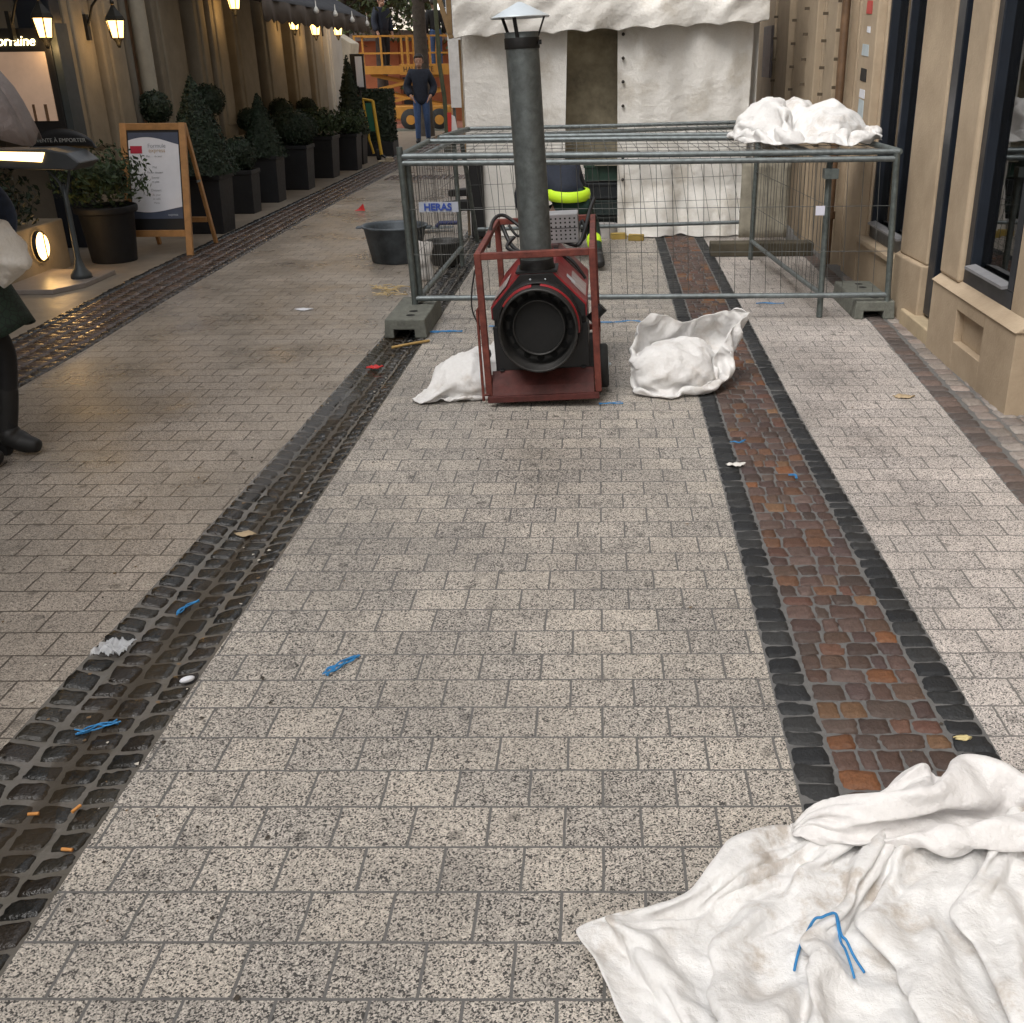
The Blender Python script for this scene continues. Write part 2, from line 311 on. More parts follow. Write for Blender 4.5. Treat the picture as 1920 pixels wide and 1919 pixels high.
# ------------------------------------------------------------------ material set
M_PAVE = paver_mat('pavers', (.57, .51, .435), (.48, .445, .405), (.055, .051, .047), .28, (.42, .7), (.13, .125, .12))
M_PAVEW = paver_mat('pavers_wet', (.40, .35, .295), (.36, .32, .275), (.13, .112, .098), .20, (.22, .45), (.085, .072, .06))
M_PAVER = paver_mat('pavers_clean', (.57, .51, .465), (.49, .45, .42), (.09, .085, .08), .2, (.45, .7), (.17, .16, .15))
M_MORT = mat('mortar', (.13, .128, .125), .6, var=.2, scale=30, bump=.3, bscale=150)
M_MORTW = mat('mortar_wet', (.165, .15, .125), .22, var=.35, scale=7, bump=.3, bscale=90, col2=(.12, .11, .10))
M_MORTB = mat('mortar_brown', (.10, .075, .055), .25, var=.3, scale=12, bump=.3, bscale=90)
M_SLAB = mat('pavement_slab', (.24, .205, .165), .45, var=.22, scale=2.5, bump=.15, bscale=40)
M_SETT = mat('setts', (.70, .70, .70), .62, var=.22, scale=60, bump=.5, bscale=120, attr=True)
M_SETTW = mat('setts_wet', (1, 1, 1), .16, var=.22, scale=60, bump=.45, bscale=120, attr=True)
M_STONE = mat('sandstone', (.40, .305, .205), .8, var=.24, scale=1.3, bump=.3, bscale=70, col2=(.41, .325, .23))
M_STONED = mat('sandstone_dull', (.33, .26, .18), .85, var=.14, scale=4, bump=.3, bscale=60)
M_BASE = mat('stone_base', (.42, .335, .22), .85, var=.2, scale=5, bump=.35, bscale=60)
M_NAVY = mat('navy_joinery', (.012, .016, .024), .35, var=.2, scale=5)
M_BLACK = mat('black_plastic', (.006, .006, .007), .5, var=.2)
M_DARK = mat('dark_void', (.01, .01, .01), .9, var=.1)
M_INT = mat('shop_interior', (.05, .05, .048), .9, var=.3, scale=2)
M_GLASS = glass('shop_glass', dark=.7)
M_OLDWALL = mat('left_facade', (.21, .175, .13), .85, var=.15, scale=3, bump=.25, bscale=50)
M_BROWN = mat('brown_wood', (.13, .075, .04), .55, var=.3, scale=8)
M_LEADGREY = mat('painted_pipe', (.30, .29, .25), .5, var=.12)
M_GALV = mat('galvanised', (.19, .215, .22), .5, metal=.65, var=.25, scale=25, bump=.1, bscale=80)
M_GALVD = mat('galvanised_dull', (.13, .15, .145), .55, metal=.55, var=.3, scale=22, bump=.12, bscale=80)
M_WIRE = mat('wire', (.14, .145, .14), .5, metal=.6, var=.2)
M_CONC = mat('concrete_foot', (.14, .145, .125), .85, var=.28, scale=14, bump=.5, bscale=70)
M_WHITE = fabric_mat('fleece', (.81, .80, .79), dirt=(.34, .25, .16), amount=.55, dscale=9, trans=.06)
M_FLEECE = fabric_mat('fleece_clean', (.80, .78, .77), amount=.22, dscale=5, trans=.06)
M_SACK = fabric_mat('white_sack', (.82, .81, .80), amount=.3, dscale=6, trans=.12)
M_TENT = fabric_mat('tent_sheet', (.86, .84, .80), dirt=(.4, .33, .22), amount=.35, dscale=2.4, rough=.5, trans=.2)
M_RED = mat('heater_red', (.24, .013, .018), .42, var=.18, scale=9, bump=.08)
M_FRAME = mat('rusty_red_frame', (.125, .025, .018), .65, var=.4, scale=16, bump=.25, col2=(.15, .036, .024))
M_SOOT = mat('sooty_metal', (.014, .0135, .0135), .6, metal=.3, var=.35, scale=18, bump=.1)
M_FLUE = mat('flue_pipe', (.125, .14, .14), .5, metal=.5, var=.3, scale=24, bump=.12, bscale=60)
M_CAPM = mat('bright_zinc', (.62, .68, .72), .35, metal=.35, var=.1)
M_RUBBER = mat('rubber', (.018, .018, .018), .8, var=.2)
M_LEAF = mat('leaf_dark', (.012, .026, .012), .65, var=.25, attr=True)
M_LEAFL = mat('leaf_light', (.024, .046, .014), .65, var=.25, attr=True)
M_LEAFT = mat('leaf_tree', (.06, .085, .03), .6, var=.3, attr=True)
M_BARK = mat('bark', (.06, .048, .038), .9, var=.3, scale=12, bump=.6, bscale=30)
M_POT = mat('slate_pot', (.009, .010, .013), .65, var=.25, scale=9, bump=.1)
M_SOIL = mat('soil', (.03, .022, .016), .95, var=.3, scale=30)
M_OAK = mat('oak', (.42, .22, .085), .5, var=.2, scale=14)
M_PAPER = mat('paper', (.72, .73, .78), .6, var=.05)
M_YEL = mat('lift_yellow', (.44, .20, .028), .55, var=.12)
M_HIVIS = mat('hivis', (.62, .95, .03), .6, var=.06)
M_DENIM = mat('denim', (.045, .085, .19), .8, var=.25, scale=30)
M_NAVYC = mat('navy_cloth', (.011, .016, .03), .8, var=.3, scale=30)
M_SKIN = mat('skin', (.42, .24, .17), .55, var=.08)
M_HAIR = mat('hair', (.02, .014, .01), .6, var=.3)
M_CABLE = mat('cable', (.015, .015, .016), .45, var=.2)
M_TWINE = mat('blue_twine', (.03, .22, .50), .6, var=.25, scale=60)
M_LANT = mat('lantern_metal', (.02, .018, .014), .45, metal=.4, var=.2)
M_LGLASS = glow('lantern_glass', (1, .56, .17), 3.8)
M_BULB = glow('lantern_bulb', (1, .80, .42), 22)
M_AWN = mat('slate_awning', (.045, .05, .062), .8, var=.15, scale=5)
M_PALE = mat('pale_render', (.62, .60, .56), .85, var=.1, scale=2)

# ------------------------------------------------------------------ ground: one sheet out to the horizon
def gl(y): return float(np.interp(y, [0, 2.2, 4.2, 6.6, 9, 60], [-1.60, -1.585, -1.50, -1.42, -1.40, -1.40]))
def gr(y): return float(np.interp(y, [0, 2, 4.2, 6, 9, 60], [-1.20, -1.185, -1.155, -1.135, -1.10, -1.08]))
def sL(y): return float(np.interp(y, [0, 2, 4, 5.2, 11, 60], [.465, .48, .515, .525, .57, .60]))
def sR(y): return float(np.interp(y, [0, 2.2, 5.1, 9.4, 60], [1.035, 1.025, 1.01, 1.06, 1.10]))
def bL(y): return float(np.interp(y, [0, 7, 9, 60], [-3.86, -3.88, -3.95, -3.95]))
def bR(y): return float(np.interp(y, [0, 6.3, 8, 12.5, 60], [-3.22, -3.25, -3.31, -3.38, -3.30]))
def kL(y): return float(np.interp(y, [0, 3.84, 5, 6.94, 9, 60], [1.62, 1.69, 1.75, 1.84, 1.86, 1.86]))
def kR(y): return kL(y) + .12
DIP = -.022
mb = MB(); rows = [-300, -30, -6] + [round(-2 + .5 * i, 2) for i in range(74)] + [40, 60, 120, 900]
colf = [lambda y: -900, lambda y: -30, bL, bR, lambda y: (bR(y) + gl(y)) / 2, gl] + [(lambda y, t=t: gl(y) + (gr(y) - gl(y)) * t) for t in (.25, .5, .75)] + [gr, lambda y: (gr(y) + sL(y)) / 2, sL, sR, kL, kR, lambda y: 6, lambda y: 900]
zc = {6: DIP * .75, 7: DIP, 8: DIP * .75}
cm = [0, 0, 1, 2, 2, 3, 3, 3, 3, 4, 4, 5, 6, 7, 7, 7]
vs = [(f(y), y, zc.get(i, 0)) for y in rows for i, f in enumerate(colf)]; nc = len(colf)
mb.v = vs
for j in range(len(rows) - 1):
    for i in range(nc - 1):
        mb.f.append((j * nc + i, j * nc + i + 1, (j + 1) * nc + i + 1, (j + 1) * nc + i)); mb.mi.append(cm[i]); mb.sm.append(False)
struct(mb.build('ground', [M_SLAB, M_MORTB, M_PAVEW, M_MORTW, M_PAVE, M_MORT, M_PAVER, M_MORT]))

def setts(name, strips, m, res=5, mound=.011, seed=1, zf=None):
    """rows of hand-cut setts; strips = list of (x0(y), x1(y), y0, y1, length, palette)"""
    rng = np.random.RandomState(seed); AV = []; AF = []; AC = []; base = 0
    g = np.array([-1, -.9, -.45, 0, .45, .9, 1]); res = 7; U, Vv = np.meshgrid(g, g)
    Fq = np.array([(j * res + i, j * res + i + 1, (j + 1) * res + i + 1, (j + 1) * res + i) for j in range(res - 1) for i in range(res - 1)])
    for x0, x1, y0, y1, ln, pal, joint in strips:
        one = y1 is None; y = y0 if one else y0 + rng.uniform(0, ln); y1 = y0 + ln * .5 if one else y1
        while y < y1:
            L = ln if one else ln * rng.uniform(.82, 1.2); a, b = x0(y), x1(y)
            hw = (b - a) / 2 - joint / 2 * rng.uniform(.6, 1.4); hl = L / 2 - joint / 2 * rng.uniform(.7, 1.4)
            k = rng.uniform(5, 13)                       # superellipse: rounded corners
            rr = (np.abs(U) ** k + np.abs(Vv) ** k) ** (1 / k); mxx = np.maximum(np.abs(U), np.abs(Vv)); f = np.where(rr > 0, mxx / np.maximum(rr, 1e-6), 1)
            sk = rng.uniform(-.10, .10); tp = rng.uniform(-.10, .10)
            X = (a + b) / 2 + hw * U * f * (1 + tp * Vv) + rng.uniform(-.15, .15) * joint
            Y = y + L / 2 + hl * Vv * f + hw * U * sk
            X += rng.normal(0, .0018, X.shape); Y += rng.normal(0, .0018, Y.shape)
            edge = np.maximum(np.abs(U), np.abs(Vv)) >= .99
            Z = mound * (1 - .45 * np.maximum(np.abs(U), np.abs(Vv)) ** 6) + rng.normal(0, .0012, X.shape) + (U * rng.uniform(-.0025, .0025) + Vv * rng.uniform(-.0025, .0025)) + rng.uniform(-.002, .002)
            Z[edge] = -.004
            if zf is not None: Z += zf(X, Y)
            AV.append(np.stack([X, Y, Z], -1).reshape(-1, 3)); AF.append(Fq + base); base += res * res
            c = np.array(pal[rng.randint(len(pal))]) * rng.uniform(.75, 1.25)
            AC.append(np.repeat(c[None], res * res, 0)); y += L
    V = np.concatenate(AV); F = np.concatenate(AF); C = np.concatenate(AC)
    me = bpy.data.meshes.new(name); me.from_pydata(V.tolist(), [], F.tolist()); me.materials.append(m)
    ca = me.color_attributes.new('tint', 'FLOAT_COLOR', 'POINT'); cc = np.ones((len(V), 4), np.float32); cc[:, :3] = C; ca.data.foreach_set('color', cc.ravel())
    me.polygons.foreach_set('use_smooth', [True] * len(F)); o = bpy.data.objects.new(name, me); COL.objects.link(o); return struct(o)
def frac(f0, f1, t): return lambda y: f0(y) + (f1(y) - f0(y)) * t
DK = [(.020, .022, .025), (.026, .028, .03), (.015, .017, .02), (.034, .035, .036)]
GUT = [(.020, .019, .017), (.015, .015, .014), (.028, .025, .02), (.024, .019, .015)]
REDS = [(.115, .07, .058), (.13, .062, .045), (.10, .065, .06), (.15, .075, .05), (.09, .062, .052), (.12, .075, .062), (.14, .085, .06), (.085, .055, .045), (.12, .07, .055), (.10, .06, .052), (.105, .065, .05), (.115, .08, .065), (.115, .066, .05), (.108, .07, .058), (.21, .085, .035), (.155, .075, .042), (.21, .115, .06), (.15, .10, .085)]
def zgut(X, Y):
    a = np.interp(Y, [0, 2.2, 4.2, 6.6, 9, 60], [-1.60, -1.585, -1.50, -1.42, -1.40, -1.40]); b = np.interp(Y, [0, 2, 4.2, 6, 9, 60], [-1.20, -1.185, -1.155, -1.135, -1.10, -1.08])
    t = np.clip((X - a) / (b - a), 0, 1); return DIP * np.interp(t, [0, .25, .5, .75, 1], [0, .75, 1, .75, 0])
def gx(t): return frac(gl, gr, t)
setts('gutter_setts', [(gx(.0), gx(.25), .9, 9.5, .082, GUT, .015), (gx(.25), gx(.5), .9, 9.5, .082, GUT, .0155), (gx(.5), gx(.75), .9, 9.5, .082, GUT, .0155), (gx(.75), gx(1), .9, 9.5, .08, GUT, .015)]
      + [(gx(t), gx(t + .25), 9.5, 27, .1, GUT, .016) for t in (0, .25, .5, .75)], M_SETTW, 6, .0075, 3, zgut)
def sx_(t): return frac(sL, sR, t)
setts('red_sett_strip', [(sx_(.005), sx_(.195), 1.2, 13, .075, DK, .004), (sx_(.805), sx_(.995), 1.2, 13, .075, DK, .004)], M_SETT, 6, .006, 5)
rows_, y_ = [], 1.2                                     # the brown setts run in courses across the strip
while y_ < 13:
    h_ = .078 * random.uniform(.85, 1.15); c_ = [0] + sorted(.25 * k + random.uniform(-.075, .075) for k in (1, 2, 3)) + [1]
    if random.random() < .35: c_ = [0] + sorted(.2 * k + random.uniform(-.05, .05) for k in (1, 2, 3, 4)) + [1]
    for a_, b_ in zip(c_[:-1], c_[1:]): rows_.append((sx_(.2 + .6 * a_), sx_(.2 + .6 * b_), y_ + random.uniform(-.003, .003), None, h_, REDS, .005))
    y_ += h_
setts('brown_sett_strip', rows_, M_SETT, 6, .006, 8)
BR = [(.075, .05, .04), (.09, .055, .042), (.06, .043, .036), (.10, .07, .055), (.085, .06, .05)]
def bx_(t): return frac(bL, bR, t)
setts('brown_sett_band', [(bx_(0), bx_(.13), 4, 26, .11, DK, .012), (bx_(.89), bx_(1), 4, 26, .11, [(.05, .04, .034), (.035, .03, .028)], .01)]
      + [(bx_(.13 + .19 * k), bx_(.13 + .19 * (k + 1)), 4, 26, .09, BR, .012) for k in range(4)], M_SETTW, 5, .012, 11)
PK = [(.31, .26, .23), (.34, .275, .24), (.28, .24, .21), (.33, .29, .26), (.25, .215, .195)]
setts('kerb_setts', [(kL, kR, 2, 10, .09, [(.15, .115, .10), (.18, .13, .11), (.13, .105, .095)], .008)]
      + [((lambda y, k=k: kR(y) + .01 + .105 * k), (lambda y, k=k: kR(y) + .01 + .105 * (k + 1)), 2, 8.6, .11, PK, .01) for k in range(6)], M_SETT, 5, .007, 13)
setts('cross_sett_band', [(lambda y: -3.3, lambda y: -2.4, 16.9 + .1 * k, 17.0 + .1 * k, .1, BR, .01) for k in range(1)]
      + [((lambda y, k=k: -3.3 + .1 * k), (lambda y, k=k: -3.2 + .1 * k), 16.6, 17.3, .1, BR, .012) for k in range(34)], M_SETTW, 4, .008, 17)
# muddy water standing in the gutter bottom
mb = MB()
def puddle(c, hw0, y0, y1, n, ph):
    def fn(u, v):
        y = y0 + (y1 - y0) * v; e = min(1, 6 * v, 6 * (1 - v)); hw = hw0 * (.6 + .7 * noise.noise((y * 2.3, ph, 0)) ** 2 + .5 * noise.noise((y * 6, ph, 3))) * max(.05, e)
        cx = gl(y) + (gr(y) - gl(y)) * c + .02 * noise.noise((y * 2, ph, 7)); return (cx + (u - .5) * 2 * hw, y, 0)
    mb.grid(fn, 4, n)
puddle(.54, .085, 1.1, 3.6, 80, 1); puddle(.50, .07, 3.3, 6.6, 80, 5); puddle(.16, .055, 3.7, 6.9, 90, 9); puddle(.34, .05, 4.4, 8.2, 80, 13)
mb.v = [(x, y, float(zgut(np.array(x), np.array(y))) + (.0075 if i < 640 else .0125)) for i, (x, y, z) in enumerate(mb.v)]
M_WATER, nt_, p_ = mk('muddy_water'); p_.inputs['Base Color'].default_value = (.06, .042, .024, 1); p_.inputs['Roughness'].default_value = .06; p_.inputs['Alpha'].default_value = .34
struct(mb.build('gutter_water', M_WATER))
# the square beyond: red gravel and its kerb line
M_REDG = mat('red_gravel', (.30, .12, .075), .9, var=.2, scale=3, bump=.4, bscale=30)
mb = MB(); mb.grid(lambda u, v: (-40 + 60 * u, 29.2 + 60 * v, .004), 2, 2); struct(mb.build('square_gravel', M_REDG))
mb = MB(); mb.box((-6.5, 29.0, -.05), (-2, 29.2, .06)); struct(mb.build('square_kerb', M_CONC, bevel=.01))

# ------------------------------------------------------------------ right-hand shop building
X0 = 2.05
sh = thing('shop_building', (2.5, 7, 0), 'sandstone shop front with navy window frames along the right side', 'building')
def part(name, m, par, fn, bevel=.006):
    b = MB(); fn(b); return b.build(name, m, par, bevel=bevel)
def near_plinth(b):
    x = X0 - .03; R0, R1, rz0, rz1 = 5.42, 5.86, .16, .34     # with a sunk grille panel
    for a, c in (((x, 4.98, -.05), (x + .4, R0, .42)), ((x, R1, -.05), (x + .4, 6.34, .42)), ((x, R0, rz1), (x + .4, R1, .42)), ((x, R0, -.05), (x + .4, R1, rz0))): b.box(a, c)
    b.box((x + .045, R0, rz0), (x + .4, R1, rz1))
    b.prism([(x - .012, .42), (x + .40, .42), (x + .40, .50), (x + .10, .50)], 4.97, 6.345, 'xzy')
part('plinth', M_STONE, sh, near_plinth, .004)
part('pier', M_STONE, sh, lambda b: (b.box((X0 + .03, 4.98, .46), (X0 + .5, 5.25, 2.9))))
part('pier', M_STONE, sh, lambda b: b.box((X0 + .0, 6.0, .46), (X0 + .45, 6.345, 2.9)), .02)
def winframe(name_y0, y1, z0, z1, x, fw=.055, mull=()):
    def f(b):
        b.box((x, name_y0, z0), (x + .09, y1, z0 + .10)); b.box((x, name_y0, z1 - fw), (x + .09, y1, z1))
        b.box((x, name_y0, z0 + .10), (x + .09, name_y0 + fw, z1 - fw)); b.box((x, y1 - fw, z0 + .10), (x + .09, y1, z1 - fw))
        for mm in mull: b.box((x + .01, mm - .02, z0 + .10), (x + .08, mm + .02, z1 - fw))
    fr = part('window', M_NAVY, sh, f)
    g = MB(); g.box((x + .06, name_y0 + fw - .004, z0 + .096), (x + .068, y1 - fw + .004, z1 - fw + .004)); g.build('pane', M_GLASS, fr)
    s = MB(); s.prism([(x - .03, z0 + .10), (x + .03, z0 + .103), (x + .03, z0 + .125), (x - .03, z0 + .115)], name_y0 + fw, y1 - fw, 'xzy'); s.build('glazing_bead', mat('grey_bead', (.22, .22, .23), .4), fr)
winframe(5.25, 6.0, .46, 2.8, X0 + .03, .085)
part('door', M_NAVY, sh, lambda b: (b.box((X0 + .12, 6.33, .12), (X0 + .20, 6.76, 2.9)), b.box((X0 + .06, 6.62, .12), (X0 + .14, 6.76, 2.9)), b.box((X0 + .095, 6.36, .2), (X0 + .13, 6.58, .5)), b.box((X0 + .095, 6.36, .56), (X0 + .13, 6.58, 1.2))))
part('doorstep', M_BASE, sh, lambda b: b.box((X0 - .02, 6.345, -.05), (X0 + .3, 7.0, .10)), .01)
def pierC(b):
    b.prism([(X0 + .05, 6.78), (X0 + .5, 6.78), (X0 + .5, 7.40), (X0 + .1, 7.40), (X0 + .02, 7.28)], .42, 2.9, 'xyz')
    b.prism([(X0 + .02, 6.77), (X0 + .5, 6.77), (X0 + .5, 7.42), (X0 + .06, 7.42), (X0 - .015, 7.28)], -.05, .42, 'xyz')
part('pier', M_STONE, sh, pierC, .012)
winframe(7.45, 8.42, .36, 2.8, X0 + .08, mull=(7.9,))
part('plinth', M_STONE, sh, lambda b: (b.box((X0 + .02, 7.42, -.05), (X0 + .5, 8.5, .32)), b.box((X0 - .01, 7.425, .32), (X0 + .5, 8.495, .36))))
ys = [(8.45, 8.95, 0), (9.2, 9.55, -.03), (9.78, 10.2, -.02), (10.5, 10.95, -.05), (11.2, 11.9, 0), (12.2, 13.0, -.02), (13.3, 14.6, 0), (15, 30, 0)]
for k, (a, b_, dx) in enumerate(ys):
    pr = part('pier', M_STONED if k > 1 else M_STONE, sh, lambda b: (b.box((X0 + dx, a, -.05), (X0 + .5, b_, 2.9)), b.box((X0 + dx + .06, a - .05, -.05), (X0 + .5, a, 2.9))), .012)
    if k in (1, 2, 3, 4, 5):
        for q in range(6): part('cramp', mat('rust_brown', (.07, .05, .03), .8), pr, lambda b: b.box((X0 + dx - .045, b_ - .05, .9 + .22 * q + .07 * (k % 2)), (X0 + dx, b_ - .035, .925 + .22 * q + .07 * (k % 2))), 0)
part('wall', M_STONED, sh, lambda b: (b.box((X0 + .02, 4.98, 2.9), (X0 + 6, 30, 9.5)), b.box((X0 + .22, 8.42, -.05), (X0 + .6, 30, 2.9)), b.box((X0 + .5, 1.5, -.05), (X0 + .7, 4.98, 9.5)), b.box((X0 + .02, -14, -.05), (X0 + 6, 1.5, 9.5))), 0)
part('shop_interior', M_INT, sh, lambda b: (b.box((X0 + 2.2, 4.99, -.02), (X0 + 2.3, 8.6, 2.89)), b.box((X0 + .5, 4.985, .0), (X0 + 2.2, 5.0, 2.89)), b.box((X0 + .5, 8.5, 0), (X0 + 2.2, 8.6, 2.89)), b.box((X0 + .3, 5.0, .02), (X0 + 2.2, 8.5, .05))), 0)
part('downpipe', M_BROWN, sh, lambda b: (b.tube([(X0 - .09, 9.12, .02), (X0 - .09, 9.12, 3)], .035, 10), b.tube([(X0 - .09, 9.12, .4), (X0 - .09, 9.12, .46)], .05, 10)), 0)
part('notice', mat('dark_plaque', (.06, .05, .05), .5), sh, lambda b: b.box((X0 - .08, 13.0, 1.45), (X0 - .05, 13.6, 2.0)), .004)
for k, (z, h, wd, mi) in enumerate([(1.95, .10, .10, 1), (1.82, .05, .06, 0), (1.66, .09, .12, 2), (1.48, .10, .11, 3), (1.36, .07, .10, 0), (1.22, .14, .10, 2), (1.05, .06, .08, 1)]):
        b = MB(); b.prism([(8.62, z), (8.62 + wd * 1.8, z + .01), (8.62 + wd * 1.7, z + h), (8.63, z + h * .9)], X0 - .004, X0 - .001, 'yzx'); b.build('sticker', [M_PAPER, mat('sticker_red', (.5, .05, .04), .5), mat('sticker_pale', (.45, .52, .55), .5), M_BLACK][mi], sh)

# ------------------------------------------------------------------ left-hand restaurant building
FX = -5.0
lf = thing('restaurant_building', (-5.5, 14, 0), 'dim beige restaurant front with many pilasters along the left side', 'building')
part('wall', M_OLDWALL, lf, lambda b: (b.box((-5.9, 10.62, -.05), (-5.32, 22, 3.2)), b.box((-6.2, 3, -.05), (-5.75, 10.62, 1.9)), b.box((-13, -14, -.05), (-5.02, 3, 3.2)), b.box((-6.2, 3, 2.7), (-5.75, 10.62, 3.2))), 0)
part('unseen_upper_wall', mat('upper_bounce_render', (.50, .48, .44), .85, var=.1, scale=2), lf, lambda b: b.box((-13, -14, 3.2), (-5.02, 22, 9.0)), 0)  # unseen upper storey, coloured pale to bounce light and lighten gutter reflections
M_PIL = mat('pilaster', (.26, .225, .17), .85, var=.18, scale=3, bump=.25, bscale=50)
for a, c, x in [(10.72, 11.30, -5.0), (11.34, 11.86, -4.94), (13.0, 13.85, -5.03), (14.22, 14.62, -5.0), (14.66, 15.2, -4.95), (15.7, 16.6, -5.0), (16.95, 17.95, -4.97), (18.45, 19.4, -4.97), (19.75, 20.6, -4.97), (20.9, 22, -4.95)]:
    part('pilaster', M_PIL if a < 20.8 else M_PALE, lf, lambda b: (b.box((x - .4, a, -.05), (x, c, 3.2)), b.box((x - .4, a + .12, .9), (x + .025, c - .12, 3.2))), .02)
part('drainpipe', M_LEADGREY, lf, lambda b: (b.tube([(-4.92, 12.28, 0), (-4.92, 12.28, 3.2)], .085, 14), b.box((-5.4, 12.22, 1.1), (-4.95, 12.34, 1.16))), 0)
part('drainpipe', mat('dark_pipe', (.13, .13, .12), .5), lf, lambda b: b.tube([(-5.0, 12.02, 0), (-5.0, 12.02, 3.2)], .06, 12), 0)
for a, c in [(12.45, 12.98), (13.87, 14.2), (15.22, 15.68), (16.62, 16.93), (17.97, 18.43), (19.42, 19.73)]:
    part('shutter', M_BROWN, lf, lambda b: (b.box((-5.30, a, .8), (-5.25, c, 3.1)), b.box((-5.25, a, .8), (-5.22, a + .05, 3.1)), b.box((-5.25, c - .05, .8), (-5.22, c, 3.1)), b.box((-5.25, a, 1.7), (-5.23, c, 1.75))))
part('low_wall', M_PIL, lf, lambda b: (b.box((-4.93, 11.9, -.05), (-4.70, 13.6, .78)), b.box((-4.93, 13.8, -.05), (-4.70, 20, .76))), .015)
part('notice', M_PAPER, lf, lambda b: (b.box((-5.22, 12.47, 1.77), (-5.205, 12.6, 1.9)), b.box((-5.22, 12.5, 1.58), (-5.205, 12.64, 1.72))), 0)
part('corner_frame', M_NAVY, lf, lambda b: b.box((-5.3, 10.44, -.05), (-4.98, 10.64, 3.2)))
def uwin(b): b.box((-5.74, 8.0, 1.9), (-5.70, 8.1, 2.7)); b.box((-5.74, 9.9, 1.9), (-5.68, 10.0, 2.7)); b.box((-5.74, 8.1, 1.9), (-5.70, 9.9, 1.96))
fw_ = part('window', M_BROWN, lf, uwin); g = MB(); g.box((-5.735, 8.1, 1.95), (-5.72, 9.9, 2.7)); g.build('pane', glass('upper_pane', dark=.5, refl=1), fw_)
part('signboard', mat('grey_green', (.10, .11, .095), .7), lf, lambda b: b.box((-5.7, 10.02, 1.6), (-5.66, 10.44, 2.7)), 0)

# awning over the terrace
aw = thing('awning', (-4.5, 18, 2.4), 'dark slate awning sloping out over the pilasters on the left', 'awning')
def awn(b):
    b.grid(lambda u, v: (-4.93 + 1.15 * u, 13.0 + 6.0 * v, 2.95 - .62 * u + .03 * sin(v * 60) * u * (1 - u)), 8, 40)
b = MB(); awn(b); b.build('canopy', M_AWN, aw, solid=.008)
b = MB(); b.grid(lambda u, v: (-3.78 + .02 * sin(u * 50), 13.0 + 6.0 * u, 2.33 - (.22 + .02 * sin(u * 115)) * v), 120, 3); b.build('valance', mat('awning_valance', (.075, .06, .05), .85, var=.2), aw, solid=.006)
for y in (13.1, 15.0, 17.0, 18.9):
    b = MB(); b.bar((-4.93, y, 2.6), (-3.82, y, 2.31), .03); b.build('arm', M_LANT, aw)
for y, z in ((15.3, 2.30), (16.4, 2.30), (17.5, 2.26), (18.6, 2.24)):
    b = MB(); b.lathe([(.0, -.04), (.03, -.03), (.036, 0), (.02, .035), (.008, .05), (.006, .12)], (-3.74, y, z), 10); b.build('light_bulb', mat('bulb_white', (.75, .75, .72), .4), aw)

# wall lanterns
def lantern(x, y, z, label, first=None, power=2.2):
    if first is None:
        t = thing('wall_lantern', (x, y, z), label, 'wall lantern', 'lit lanterns along the left facade')
        b = MB(); b.lathe([(.015, .13), (.03, .10), (.085, .03), (.10, 0), (.095, -.008)], (x, y, z), 6, smooth=False); b.ball((x, y, z + .15), .022, 8, 6); b.build('hood', M_LANT, t)
        b = MB(); b.lathe([(.088, -.01), (.058, -.16), (.05, -.165)], (x, y, z), 6, smooth=False); b.build('glass', M_LGLASS, t)
        b = MB(); b.ball((x, y, z - .06), .035, 10, 8); b.build('bulb', M_BULB, t)
        b = MB(); b.lathe([(.06, -.16), (.03, -.20), (.012, -.25)], (x, y, z), 8)
        for k in range(6): b.bar((x + .09 * cos(k * pi / 3), y + .09 * sin(k * pi / 3), z - .008), (x + .06 * cos(k * pi / 3), y + .06 * sin(k * pi / 3), z - .165), .009)
        b.build('cage', M_LANT, t)
        b = MB(); b.tube([(x, y, z + .15), (x - .02, y, z + .22), (x - .1, y, z + .23), (x - .2, y, z + .12), (x - .27, y, z - .05)], .012, 6); b.box((x - .30, y - .03, z - .18), (x - .265, y + .03, z + .05)); b.build('bracket', M_LANT, t)
        L = bpy.data.lights.new('lantern_light', 'POINT'); L.energy = power; L.color = (1, .62, .25); L.shadow_soft_size = .05
        lo = bpy.data.objects.new('lantern_light', L); COL.objects.link(lo); lo.parent = t; lo.location = (.0, -.0, -.235)
        return t
    r = first.copy(); COL.objects.link(r); r.location = (x, y, z); r['label'] = label
    for ch in list(first.children): c = ch.copy(); COL.objects.link(c); c.parent = r
    return r
l0 = lantern(-4.68, 11.1, 2.06, 'lit lantern on the pilaster between menu case and drainpipe')
lantern(-4.78, 9.85, 2.04, 'lit lantern hanging above the framed menu case, leftmost', l0)
lantern(-4.68, 14.85, 2.47, 'lit lantern cut by the top edge of the picture', l0)
lantern(-4.68, 17.65, 2.30, 'lit lantern nearest under the awning edge', l0)
lantern(-4.68, 18.95, 2.25, 'lit lantern under the awning, middle of the far three', l0)
lantern(-4.66, 20.5, 2.28, 'farthest lit lantern beside the cream parasol', l0)

